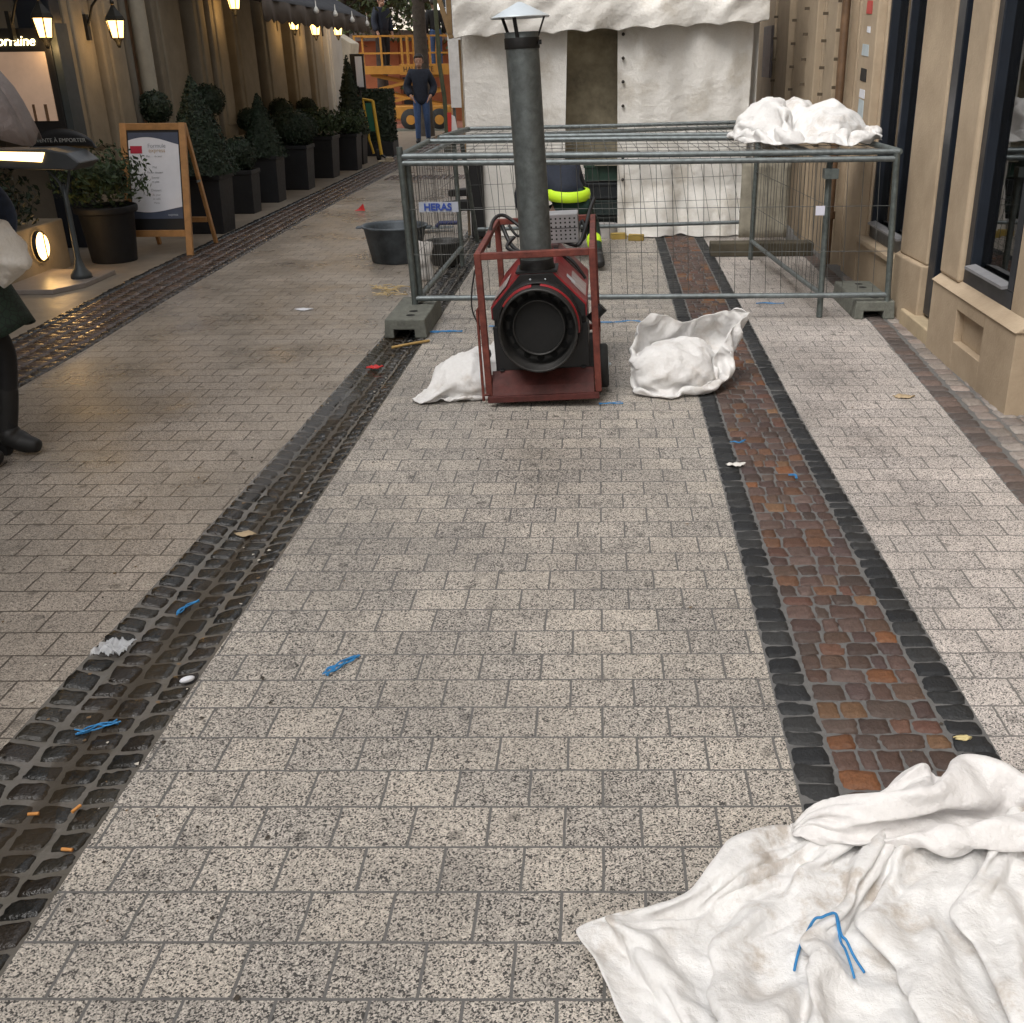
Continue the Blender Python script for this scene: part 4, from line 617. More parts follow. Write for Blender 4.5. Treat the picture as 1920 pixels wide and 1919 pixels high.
1975,4,0,-4,-8,-8,0,-1,-9,9,-2,0,-9,-4,3,17,-20,-23,-17,-4,24,25,11,3,1,3,0,-18,-23,-20,-2,3,9,16,19,13,15,9,4,-10,-9,1,7,7,7,9,12,11,5,5,5,-8,-10,-7,1,8,9,11,13,9,3,3,3,1,0,-3,-10,-16,-18,14,6,4,4,-1,-3,-2,0,3,-2,-4,-4,-1,1,6,6,4,4,4,3,2,2,0,1,3,-2,-3,-9,1,10,3,1,0,1,0,
1996,5,-2,-11,-4,-10,2,-9,0,0,5,-2,-4,0,8,25,-5,-40,-27,-2,27,21,8,7,3,4,6,-11,-24,-20,-15,-1,11,10,24,17,12,13,6,-10,-11,-2,12,5,8,12,10,9,6,7,6,-9,-10,-6,-6,8,4,16,19,7,4,5,1,0,-1,-4,-10,-13,-18,9,11,4,3,-1,-3,-1,1,1,-2,-3,-3,-1,0,6,5,5,4,4,3,2,2,2,0,3,-4,-4,-9,1,5,7,4,1,1,-1,
2024,0,-2,-19,0,-13,-11,8,3,2,1,-2,8,16,28,16,7,-35,-35,-11,23,4,6,6,6,8,8,-5,-22,-22,-25,-11,26,5,17,26,12,12,15,-13,-16,-1,11,6,10,11,8,6,6,9,13,-11,-14,-11,-12,5,11,14,28,0,4,2,0,-2,-1,-2,-7,-6,-15,2,7,1,2,0,-1,1,0,2,-4,-3,-2,-2,5,4,4,5,4,3,2,2,2,2,1,3,-6,-9,-6,3,4,6,6,1,1,-1,
2042,0,-4,-10,-26,-6,-6,17,2,2,-5,16,24,40,5,6,1,-3,-29,-24,-2,6,2,8,13,7,8,-5,-19,-18,-31,-20,24,15,15,31,11,14,14,-6,-19,-7,10,11,9,9,7,6,7,14,16,-5,-19,-19,-17,0,15,16,11,14,3,1,-1,-2,0,-2,-6,-11,-2,-4,-2,7,2,0,2,1,-1,3,-6,-2,-1,0,5,2,3,6,4,1,2,1,2,3,2,3,-7,-13,0,2,5,5,3,2,1,0,
2058,7,-18,-20,-14,1,10,4,-5,6,5,34,34,11,6,8,5,-6,-26,-27,0,8,5,8,5,10,5,-1,-15,-30,-31,-20,21,27,11,25,23,14,14,-4,-27,-2,9,7,14,9,6,8,10,13,16,3,-16,-20,-24,-10,17,14,9,15,3,1,-2,-1,-1,-1,-3,-15,-4,-2,-2,6,6,2,2,1,-5,1,-2,-3,0,1,3,4,3,5,3,1,2,1,2,1,1,5,-6,-12,0,6,3,4,2,1,1,0,
2074,-1,-7,-17,-27,10,17,-6,6,4,36,33,17,-4,6,5,13,-7,-18,-27,-2,13,2,2,10,7,10,3,-22,-24,-34,-22,22,30,9,15,32,15,14,-23,-21,9,11,9,11,11,6,11,10,12,13,10,-16,-20,-27,-19,21,12,8,15,3,0,-1,-1,-1,-1,-3,-13,-8,1,-2,2,9,0,7,-6,-2,4,-2,-2,4,-12,7,8,4,3,2,2,2,1,2,1,1,0,-2,-8,-1,2,5,4,2,1,1,0,
2090,4,-10,-16,-23,-4,24,0,2,38,15,14,16,17,1,6,4,5,-17,-24,0,7,2,2,14,12,14,-6,-24,-30,-32,-11,27,18,14,10,29,18,-9,-19,-4,14,16,8,11,8,10,10,11,9,10,7,-15,-22,-31,-14,25,10,10,11,2,0,-2,0,-2,-2,-3,-7,-9,-3,0,3,6,5,1,1,0,2,-1,-3,-9,0,11,7,2,1,1,2,1,2,2,2,1,-2,0,-4,-5,1,4,4,2,1,1,0,
2108,13,-18,-6,-24,-9,11,18,14,27,30,5,9,7,15,3,9,7,-16,-26,3,1,2,12,15,12,14,-18,-25,-30,-32,-4,33,14,11,14,28,6,-13,-17,14,13,14,10,10,8,6,9,9,13,-1,5,-11,-28,-28,-10,27,15,8,2,2,4,-1,-2,-2,-1,2,-6,-11,-4,2,4,7,6,1,1,0,0,-3,-6,-4,6,6,5,1,0,1,1,1,3,2,0,1,0,0,0,-8,1,4,2,2,2,0,0,
2142,25,-17,-25,-19,-11,9,32,31,12,6,20,5,7,7,12,13,-4,-20,-22,13,-3,12,14,12,16,1,-16,-26,-29,-30,-2,33,17,11,14,26,-5,-26,-2,28,13,6,16,8,4,8,7,4,4,3,-11,1,-27,-23,-3,20,18,4,-4,9,5,0,0,1,0,3,-6,-10,-6,7,2,7,2,1,-1,1,-1,-3,-7,3,5,3,2,1,1,0,1,2,2,2,3,0,1,0,0,-9,2,3,1,1,2,0,0,
2214,20,-10,-23,-32,-19,27,24,11,5,9,12,6,8,3,11,1,-10,-12,-19,12,20,12,10,12,9,0,-29,-21,-20,-25,1,27,20,13,11,26,-13,-24,2,32,9,14,10,5,4,4,4,7,2,-1,-11,-4,-15,-15,-13,15,22,7,-2,4,9,0,1,1,0,4,-3,-15,-4,7,3,2,2,2,-3,-1,-1,-4,-2,4,2,6,2,1,0,0,1,2,2,2,3,3,1,0,1,-10,2,3,-1,1,1,1,-1,
2266,10,-12,-1,-15,-18,9,7,6,10,3,10,4,3,3,3,-3,0,-19,-22,29,28,10,10,9,11,2,-32,-17,-10,-23,-7,24,17,15,9,25,-11,-24,5,31,10,5,8,6,2,2,5,3,2,0,-5,-10,-1,-14,-8,7,9,6,5,5,5,-1,-1,5,1,0,-5,-10,-9,8,9,1,2,4,-7,-3,-1,-1,-1,3,3,6,2,1,-1,0,1,2,3,1,2,1,4,-4,6,-7,1,1,-2,1,2,0,0,
2297,3,-6,-4,-1,-12,4,7,4,3,8,2,5,1,0,1,10,3,-10,-32,16,36,20,6,9,9,3,-18,-21,-8,-16,-9,11,18,10,14,15,0,-24,8,22,6,9,5,2,3,0,-1,8,1,1,-3,-9,0,-6,-8,1,8,5,4,3,4,-2,-1,0,7,0,-5,-2,-8,0,8,6,2,4,-7,-3,-2,-3,1,3,3,4,2,-1,2,1,0,1,2,2,1,1,-4,3,3,-1,1,0,-2,2,1,0,0,
2329,11,-14,-2,-2,-4,6,1,4,3,2,2,1,3,4,6,11,10,7,-23,-15,27,28,8,5,6,3,-5,-14,-9,-10,-8,-2,12,10,11,7,8,-10,-2,9,14,8,0,1,3,-2,3,7,1,-1,-2,-4,-5,1,-4,-6,5,9,0,3,0,-1,0,1,2,5,5,-1,-5,-9,3,9,-1,4,-3,-4,-2,-1,1,3,0,4,-1,-1,4,2,2,1,0,0,1,1,-1,-2,5,-1,1,3,-4,3,0,0,0,
2362,2,-4,-3,-3,2,3,4,2,0,0,-1,3,6,7,7,7,7,7,2,-6,1,7,7,7,7,7,7,1,-7,-7,-7,-7,1,7,7,7,7,4,-4,7,6,1,1,1,1,1,1,1,1,1,1,1,1,-1,-1,-1,-1,0,1,1,1,1,1,1,1,1,1,1,1,-1,0,1,1,1,1,0,-1,-1,-1,0,1,1,1,1,1,1,1,1,1,1,0,1,1,1,1,1,1,1,-1,1,1,1,0,
54,-13,9,-1,-5,-3,1,17,0,0,0,0,0,0,0,0,-2,-23,3,7,-2,6,11,0,0,-21,0,14,7,0,0,-2,1,1,0,0,0,0,0,0,0,0,0,0,0,0,0,0,0,0,0,0,0,0,0,0,0,0,0,0,0,0,0,0,0,0,0,0,0,0,0,0,0,0,0,0,0,0,0,0,0,0,0,0,0,0,0,0,0,0,0,0,0,0,0,0,0,0,0,-1,0,0,-5,-5,
59,-21,-3,-3,-9,1,3,31,13,-14,-6,2,13,9,4,2,-4,-25,-9,-9,-3,15,19,14,-3,-21,-26,8,5,-4,1,1,-5,-7,4,1,5,18,14,-8,-5,8,19,0,1,-7,-30,12,25,-22,-17,0,-7,-4,1,2,4,14,7,-3,-1,9,11,0,0,-1,-8,-10,-9,23,-8,-24,-8,5,1,0,5,12,-10,-20,12,19,-7,-12,12,18,-3,6,8,5,0,0,-7,-12,-8,-4,1,-3,-9,2,2,4,1,3,
59,-27,3,-3,-7,2,-1,43,-4,-35,23,1,8,19,7,-1,-9,-10,-14,-16,-10,35,26,0,-26,-12,-5,-21,11,0,-7,-5,-3,6,5,-12,10,24,8,10,-6,12,15,-1,-5,-20,-26,18,31,-18,-34,-2,-1,-8,-1,5,4,19,3,1,5,11,14,-6,-2,-1,-11,-4,-11,24,-7,-26,-14,-8,0,5,22,6,-31,11,32,-16,-23,1,26,12,-6,11,13,-2,6,-2,-13,-4,-4,-7,-20,-14,2,11,0,5,6,10,
59,-27,8,-14,3,0,9,41,-14,-41,23,18,1,19,8,-5,-13,-15,-15,-19,10,42,15,-4,-38,-20,9,-7,-11,15,-2,-9,-5,4,6,-4,20,16,6,1,1,16,5,5,-6,-23,-36,19,40,-16,-35,-5,-11,-1,1,1,6,24,8,-7,10,18,8,-10,-1,-1,-17,-9,3,15,3,-24,-7,2,-10,-12,21,-10,0,41,-5,-32,-8,-4,31,3,0,19,11,-10,10,-9,-23,-23,-9,-4,8,-3,-4,9,-1,6,8,13,
59,-23,2,-15,6,2,23,27,-20,-37,10,34,16,7,6,-4,-16,-17,-17,-12,17,38,16,-9,-37,-6,-13,-11,-4,3,7,4,-9,-3,11,4,28,6,1,3,-12,24,5,5,-3,-29,-37,14,40,-3,-42,-12,10,-9,-2,-3,3,24,14,-8,14,22,6,-13,-4,-3,-13,-20,0,3,11,2,3,0,-20,-22,17,-8,30,23,-12,-25,-16,-6,10,20,6,18,9,-6,8,-29,-23,-11,1,3,-8,-2,3,2,5,8,15,5,
59,-19,-6,-2,-5,2,25,29,-18,-39,14,33,10,14,5,-1,-14,-20,-17,-11,-10,46,31,-10,-25,-25,22,-29,-18,0,6,-1,13,-5,7,7,16,11,-10,8,-5,21,2,5,1,-29,-28,-10,42,17,-46,4,-5,0,-16,-4,6,12,19,2,12,28,-1,-9,-12,-4,-7,-22,-22,-3,0,9,17,14,4,-36,4,-10,47,12,-3,-38,-9,-10,16,17,5,1,14,10,-9,0,-20,-2,-13,-20,11,-10,4,-5,14,9,11,4,
59,-14,-13,5,-11,7,13,32,-6,-44,22,24,8,15,5,1,-3,-18,-20,-18,-18,27,37,14,-23,-23,-10,19,-22,-22,1,4,-1,5,4,14,17,13,-8,-10,8,15,6,2,3,-18,-36,-16,27,36,-24,-29,7,6,-5,0,-8,-13,24,21,17,15,4,-13,-8,-13,-19,8,-22,-15,-1,0,1,5,25,-16,-4,-9,40,17,3,-41,-3,-2,11,16,12,-11,11,9,4,4,-12,-8,-23,-21,4,-8,-4,0,14,10,8,6,
59,-7,-21,6,-13,7,14,25,6,-45,22,13,21,4,12,-3,-1,0,-20,-16,-26,4,28,34,-3,-29,-21,3,24,-21,-26,-3,2,8,5,-15,17,20,1,1,10,15,0,-3,1,-6,-34,-17,7,33,9,-30,-27,2,5,9,-5,-2,9,21,16,9,15,-2,-12,-18,-17,-11,16,-25,-13,0,0,0,5,14,-7,-9,19,28,14,-22,-25,-6,-6,28,25,-1,-6,4,14,5,2,-20,-30,-19,-4,-1,0,6,-5,19,7,9,
55,-4,-23,10,-15,-2,22,27,10,-39,8,-4,38,-3,18,6,-9,2,0,-20,-23,-25,21,39,18,-14,-29,-21,15,28,-27,-23,-6,-3,4,6,-11,10,29,12,5,5,14,-6,-12,-16,-9,-29,5,26,10,8,-27,-27,-3,0,3,-2,2,20,15,23,17,4,-11,-8,-18,-25,6,8,-24,-10,0,0,0,1,9,3,-3,28,20,4,-29,-20,-10,4,26,28,-5,-24,9,24,11,-7,-28,-28,-12,-1,3,2,8,-1,18,8,
52,-4,-22,14,-12,-6,24,15,17,-28,-6,-2,25,12,8,16,1,-14,8,-2,-23,-31,5,26,30,4,-27,-20,-22,27,15,-26,-23,7,-10,6,-1,16,22,19,-1,-1,17,-1,-13,-30,-17,-13,3,28,6,18,-6,-28,-26,-5,0,1,0,4,18,21,20,13,0,-3,-17,-22,-11,0,9,-23,-10,0,0,0,0,8,13,14,9,22,-5,-29,-25,-3,1,29,16,-5,-24,17,22,14,-12,-30,-26,-6,1,0,17,-12,17,15,
55,-12,-17,15,-4,2,22,-3,22,-27,-4,-21,18,35,-9,22,13,-16,0,6,-5,-36,-21,28,33,14,-11,-26,-14,-35,35,17,-32,-15,14,3,9,-2,35,9,-4,-2,16,0,-10,-29,-19,2,-28,12,26,24,7,-14,-32,-25,5,3,4,-11,16,7,31,15,15,-12,0,-24,-32,0,10,9,-26,-10,2,5,-7,23,2,9,14,26,-2,-19,-44,-9,6,-8,32,17,-22,10,13,13,11,-23,-33,-15,-1,3,20,-17,4,28,
53,-12,-12,12,-17,14,26,2,15,-23,-5,-28,14,37,-13,24,19,-14,-5,-1,6,-13,-40,3,39,27,-2,-28,-15,-8,-21,22,11,-34,3,14,0,13,29,10,-10,3,14,0,-12,-23,-18,-9,-26,14,26,20,15,-4,-22,-42,-7,0,10,-4,-4,22,21,23,21,-5,-15,-4,-31,-26,-5,17,8,-20,-2,2,8,20,-25,29,12,27,-6,-15,-29,-19,1,-10,8,28,-6,2,9,11,16,-12,-36,-20,2,7,11,-13,12,18,
56,-17,-6,5,-16,18,23,10,12,-16,-16,-31,13,39,-15,20,23,-11,-10,-7,11,0,-24,-38,30,42,18,-18,-37,-6,1,-20,21,4,-28,10,26,5,23,8,-4,6,6,-2,-15,-19,-16,-15,-23,23,20,18,17,2,-17,-38,-24,0,16,-3,-11,29,15,30,16,-1,-16,-21,-2,-44,-8,1,17,7,-25,7,25,1,-26,30,18,27,-11,-7,-24,-28,-10,-2,4,15,20,-9,6,24,0,-5,-38,-15,6,3,-6,9,7,17,
59,-24,-2,-6,-1,21,20,15,-3,-19,-13,-24,17,34,-18,21,22,-10,-13,-18,13,11,-6,-40,9,43,18,2,-22,-45,1,2,-14,26,-11,-21,26,28,12,8,-9,14,7,-3,-18,-20,-13,-14,-19,29,13,19,13,0,-5,-32,-35,3,23,-24,0,25,33,21,12,-2,-14,-31,4,-44,-8,-2,4,19,-11,-4,29,-23,4,30,14,19,-14,-6,-25,-5,-20,-6,-5,7,28,-5,6,24,-5,-8,-39,-2,2,0,15,-20,22,13,
59,-23,-2,2,-11,30,15,13,-2,-29,-18,-16,11,41,-21,17,29,-5,-22,-21,0,18,13,-23,-18,46,26,6,-12,-34,-35,14,-16,3,4,-16,14,29,22,-11,2,17,12,-3,-18,-25,-13,-7,-18,38,3,21,9,-3,6,-26,-31,4,6,-19,0,31,33,15,8,-3,-14,-34,3,-43,4,-8,2,4,11,-11,27,-31,24,18,20,11,-16,-10,-17,11,-12,-33,-2,2,28,1,7,24,-9,-14,-35,7,-2,16,-16,-8,23,15,
59,-22,-7,-8,17,26,15,9,-2,-18,-35,-13,0,36,-2,4,29,-1,-13,-35,-10,10,26,-1,-25,42,27,8,-4,-21,-42,-17,27,-25,3,-12,12,22,11,-4,15,6,13,4,-16,-28,-17,-3,-17,32,4,30,3,-9,16,-13,-39,-22,-4,0,8,25,32,24,8,-4,-14,-34,-2,-40,11,6,-15,3,7,-5,24,-31,15,24,29,5,-20,-11,-12,16,-5,-38,-6,-1,26,2,11,22,-12,-16,-30,-2,12,13,-24,-1,10,28,
59,-24,-9,-5,26,26,15,-6,0,-15,-18,-22,-7,14,20,2,19,12,-11,-24,-29,3,12,17,-13,32,30,11,-1,-10,-31,-32,-12,17,-11,0,-4,19,21,-3,12,9,0,8,-4,-28,-24,-6,-10,1,24,25,16,-17,15,7,-29,-36,-10,0,11,-8,32,29,20,4,-13,-28,-8,-36,0,23,-17,4,-12,9,20,-30,6,32,33,5,-27,-16,-3,11,9,-29,-20,-2,16,9,12,21,-9,-13,-29,-4,12,7,-13,4,8,18,
59,-26,-9,-5,23,27,19,4,-22,-10,-17,-11,-12,-1,26,1,18,17,-6,-14,-34,6,-6,4,2,22,36,17,6,-2,-20,-42,-9,-16,11,-15,3,13,31,-12,1,20,14,-8,10,-16,-32,-14,-5,1,26,11,25,-7,-12,19,1,-34,-34,1,13,0,-10,25,30,22,0,-26,-16,-24,-11,24,-10,-9,5,-7,17,-25,8,32,28,12,-19,-31,-19,25,9,-6,-23,-15,-3,28,5,15,6,-7,-24,-19,7,-2,4,-6,18,15,
59,-27,-4,-5,17,22,12,10,-4,-26,-15,-7,-11,5,6,11,13,18,0,-12,-30,-5,16,-13,-9,14,27,27,20,4,-8,-22,-49,0,-11,6,2,-5,22,18,-7,27,3,-15,5,11,-33,-23,-9,4,16,6,28,5,-10,-11,22,1,-34,-25,9,11,-14,-5,20,27,25,-6,-30,-12,-21,-1,19,-23,26,-27,9,-9,2,28,29,16,-4,-18,-38,-9,14,-4,0,-9,-10,3,22,2,15,6,-1,-31,-14,10,-13,4,4,10,
59,-24,6,-16,6,38,21,4,-1,-27,-30,-6,-7,-3,7,20,-4,34,-2,-16,-21,-17,6,19,-9,-14,26,24,25,12,-4,-16,-27,-23,-10,-7,7,-4,31,2,7,25,1,-20,-13,25,-13,-35,-4,-13,16,8,25,13,0,-7,-11,21,-2,-37,-16,18,0,-20,1,23,27,22,-17,-18,-25,-17,20,-13,35,-29,-14,3,2,27,28,4,14,-5,-28,-37,-2,10,-10,9,-9,-9,11,21,-3,10,17,-9,-32,4,-17,1,5,11,
59,-16,7,-29,16,42,20,3,-2,-23,-34,-13,-1,-11,6,16,-1,32,5,-4,-15,-28,-7,1,24,-17,0,37,15,18,5,-8,-17,-32,-10,-2,-14,14,32,4,0,23,7,-21,-32,14,14,-33,-20,4,2,16,23,3,14,-5,-19,3,26,-21,-39,1,22,-20,-15,32,7,31,7,-21,-24,-27,16,5,34,-25,-25,0,4,23,15,19,9,0,-11,-41,-23,14,-17,10,-2,-7,0,6,24,6,9,15,-29,-10,-21,-1,2,15,
59,-8,1,-23,35,27,13,3,-9,-14,-31,-18,1,-13,0,12,10,24,13,-5,-24,-5,-12,-9,1,14,-16,34,8,21,11,1,-16,-32,-18,3,2,9,19,6,2,21,4,-19,-31,-6,22,-14,-27,-2,10,27,0,5,18,-1,-7,-14,17,4,-38,-22,27,-14,-9,10,30,29,4,-19,-28,-19,2,17,33,-14,-25,-23,23,23,6,20,5,-5,1,-31,-34,2,-7,3,3,-12,-1,4,29,-6,16,17,-18,-14,-25,-2,5,9,
59,-1,-5,10,29,18,1,-7,-17,-1,-17,-26,1,-17,3,3,12,22,16,-16,-14,-21,17,-15,-8,6,4,20,11,12,13,-2,-2,-32,-26,-5,20,-4,19,8,13,15,-2,-19,-25,-12,23,-8,-23,-6,17,19,-1,0,22,5,-8,-4,-8,19,-28,-35,26,-13,-14,23,31,25,8,-16,-29,-25,-2,23,28,-24,-25,-12,30,14,15,11,8,-3,-1,-25,-33,-16,4,-2,1,-1,-3,-2,23,7,20,-2,-1,-22,-26,2,6,10,
59,3,5,22,17,7,-5,-10,-17,-15,7,-13,-12,-18,3,7,19,7,10,-8,-19,-12,-7,16,-19,15,1,1,21,15,14,-3,-16,-5,-28,-16,-1,8,13,14,20,7,-3,-23,-10,-10,11,-4,-23,4,15,17,-8,3,14,15,6,-9,-19,16,-30,-24,24,-16,0,11,24,30,12,-15,-28,-27,5,21,15,-24,-26,0,31,9,21,3,11,-2,-10,-23,-29,-17,-3,3,-4,4,-3,1,27,21,9,-14,-7,-1,-32,-4,7,17,
59,-14,11,15,27,2,-24,9,-3,-19,-17,3,-27,8,-5,13,19,-9,12,15,-22,-7,-25,9,17,8,-13,-9,29,19,12,-5,-19,-9,-15,-28,7,1,13,14,16,5,-8,-9,-8,-3,-2,-14,10,11,-14,20,10,4,12,-2,12,-2,-20,-27,-10,15,-15,-6,14,6,-8,31,25,-9,-23,-10,2,22,-17,-28,-6,17,25,-2,23,5,11,-8,-12,-31,-26,-7,2,-1,1,-1,1,6,26,27,-12,-23,-8,7,-14,-6,11,-2,
59,-15,19,11,10,-15,-21,16,-1,6,-9,-27,-9,-6,4,2,2,23,4,13,-12,-24,18,11,-21,15,-31,15,12,32,10,-10,-7,-19,-10,-21,0,9,-8,25,18,1,-28,13,-11,8,-24,9,25,-18,-13,8,16,13,20,4,-8,7,-29,-42,20,-4,-11,2,25,-13,-12,28,20,12,-7,-17,2,5,-35,-11,-2,27,19,-7,22,15,5,-10,-16,-37,-18,8,-8,0,0,5,7,-10,35,24,-22,-32,7,0,-13,3,6,12,
55,-9,16,21,-20,-8,-19,4,0,10,-5,-19,12,0,-11,-8,15,-5,11,10,-19,26,0,-3,-17,-1,-5,3,22,14,16,-3,-13,-17,0,-10,-15,3,-13,31,11,-8,-15,-6,18,-10,-7,9,20,-7,-23,-1,23,16,18,-7,-8,10,-17,-39,10,0,-12,4,24,-18,-8,17,22,13,7,-13,-4,-9,-34,-1,10,7,21,1,12,18,4,-7,-18,-35,-12,5,-8,0,0,15,-11,8,17,28,-11,-32,-3,0,-12,0,11,19,
36,-5,24,22,1,-12,-19,-4,-14,-7,14,3,5,-3,12,-10,-21,2,10,8,9,7,-4,-11,-23,16,-2,27,12,9,4,-9,-9,-7,6,-5,-13,-18,-10,24,11,-18,-14,3,8,9,-20,26,16,-15,-15,-6,26,22,15,-7,-18,3,-2,-35,0,2,-14,8,21,-19,13,0,23,8,13,-8,-20,-27,-12,20,-17,6,29,12,-6,21,6,-4,-19,-30,-7,-7,-1,-4,5,10,-7,-2,6,29,14,-18,-28,5,-14,0,12,15,
40,-19,25,23,13,-8,-13,-11,0,-1,13,11,-15,-22,-4,12,-3,-11,21,13,12,-20,-6,-12,-8,1,28,17,10,10,2,-7,-8,-9,3,-5,-20,-10,5,20,2,-20,-24,9,-1,-12,20,17,-8,8,-14,6,21,17,8,-12,-14,-14,12,-37,-1,4,-1,6,-2,18,-7,-11,32,13,0,-15,-35,0,22,-26,-1,26,11,15,9,11,-3,-10,-15,-29,-11,-2,-5,-2,19,-12,-3,-6,22,17,17,-4,-40,-5,-4,-1,11,4,
33,2,6,20,15,6,-12,-13,17,12,-5,-12,-4,-12,-23,-2,-14,34,20,9,-20,-17,-3,-5,-2,15,23,14,11,8,0,-6,-6,-14,10,-9,-16,-2,18,9,-20,-18,-15,-3,-5,20,7,-14,1,12,-9,18,20,7,9,-14,-13,-19,13,-21,-19,22,-12,7,24,-3,-29,13,26,13,-12,-23,-6,6,-19,-3,18,18,18,11,9,-1,-5,-6,-24,-24,-10,-1,-3,4,4,13,-11,-16,19,28,17,-5,-40,-16,3,2,6,9,
52,-7,28,-15,15,6,6,14,-2,-3,-12,-21,-13,12,-16,-5,-21,6,29,15,-39,1,14,-24,14,19,1,31,12,7,-2,-5,-5,-19,11,-5,-19,14,21,-14,-29,-9,2,-25,22,-8,22,-11,-25,8,2,12,34,14,4,-14,-5,-24,-6,15,-24,-15,11,36,2,-31,-8,30,26,-4,-23,-30,24,-9,-27,26,17,20,7,8,7,-7,-5,-7,-30,-23,-3,-7,8,-9,2,27,-12,-14,23,31,17,-9,-40,-18,-3,7,9,12,
59,12,11,14,-1,3,5,-5,-10,-13,5,-26,-11,0,19,-22,12,5,7,-8,-14,-11,-4,1,4,15,8,9,16,17,7,-5,-12,-11,5,0,-19,3,24,-13,-34,-19,28,-14,1,2,3,-2,-15,2,-5,9,17,21,21,8,-14,-17,-6,6,-21,-13,23,9,-17,-25,10,32,20,-18,-21,-2,-10,-7,-2,24,12,10,16,12,-5,-9,3,-17,-36,-10,-4,11,-3,-9,0,22,-3,-18,31,28,21,-8,-39,-19,-14,9,6,8,
59,-13,12,20,21,5,-15,-1,-10,-18,-7,7,-21,8,22,-21,5,22,1,-12,-9,-15,-19,6,6,3,4,7,20,18,16,0,-9,-15,1,4,-24,-7,25,-5,-38,-1,-2,14,-3,4,-3,-13,-8,8,-7,-1,26,7,22,4,12,-3,-7,-17,-11,-5,20,-3,-29,-16,12,28,21,3,-15,-26,-11,-5,11,21,-3,10,20,12,-14,-2,3,-32,-32,4,-1,12,-5,-9,0,12,16,-23,12,31,27,2,-37,-20,-21,7,1,2,
59,-17,19,8,10,7,4,-10,-7,-15,-20,-2,19,14,-1,3,-5,8,-4,2,-18,-11,-24,1,9,10,-17,14,18,2,24,15,-4,-13,-3,5,-14,-1,4,2,-36,-17,17,8,-3,0,5,-4,-16,-2,1,0,17,5,10,21,3,7,-4,-14,-1,-6,2,-10,-5,-22,4,18,16,20,-4,-28,-24,3,10,15,0,2,21,13,-12,0,-1,-33,-19,0,0,-3,3,1,3,-4,19,7,-21,6,23,29,-19,-21,-29,9,7,6,
59,-17,17,7,5,9,5,-7,-23,-10,8,9,-11,8,6,5,10,-22,9,10,-10,-17,-26,-2,2,3,-3,14,19,3,-6,11,13,-1,-3,5,2,-17,10,-11,-14,-14,6,0,-11,4,-4,-2,3,0,-8,9,6,18,-3,3,7,4,15,-8,3,-1,-17,-10,-3,-6,-8,-7,14,25,15,-19,-27,0,-5,3,27,0,3,17,2,-2,-1,-16,-16,-11,-4,-3,2,5,5,0,-3,9,3,-14,-11,25,16,-3,-39,13,14,8,
58,1,0,0,0,0,0,0,0,-3,-2,3,2,0,0,0,-2,-10,-8,18,2,0,0,-10,5,3,1,0,1,0,0,0,0,0,0,0,0,0,0,0,0,0,-6,-14,6,14,0,0,0,0,-8,-13,21,0,0,0,0,0,0,0,0,0,0,0,0,0,0,0,0,-1,1,0,0,-7,-11,-4,19,3,0,0,0,0,0,0,0,0,0,0,0,0,0,0,0,0,0,0,0,0,0,0,-19,6,12,1,])
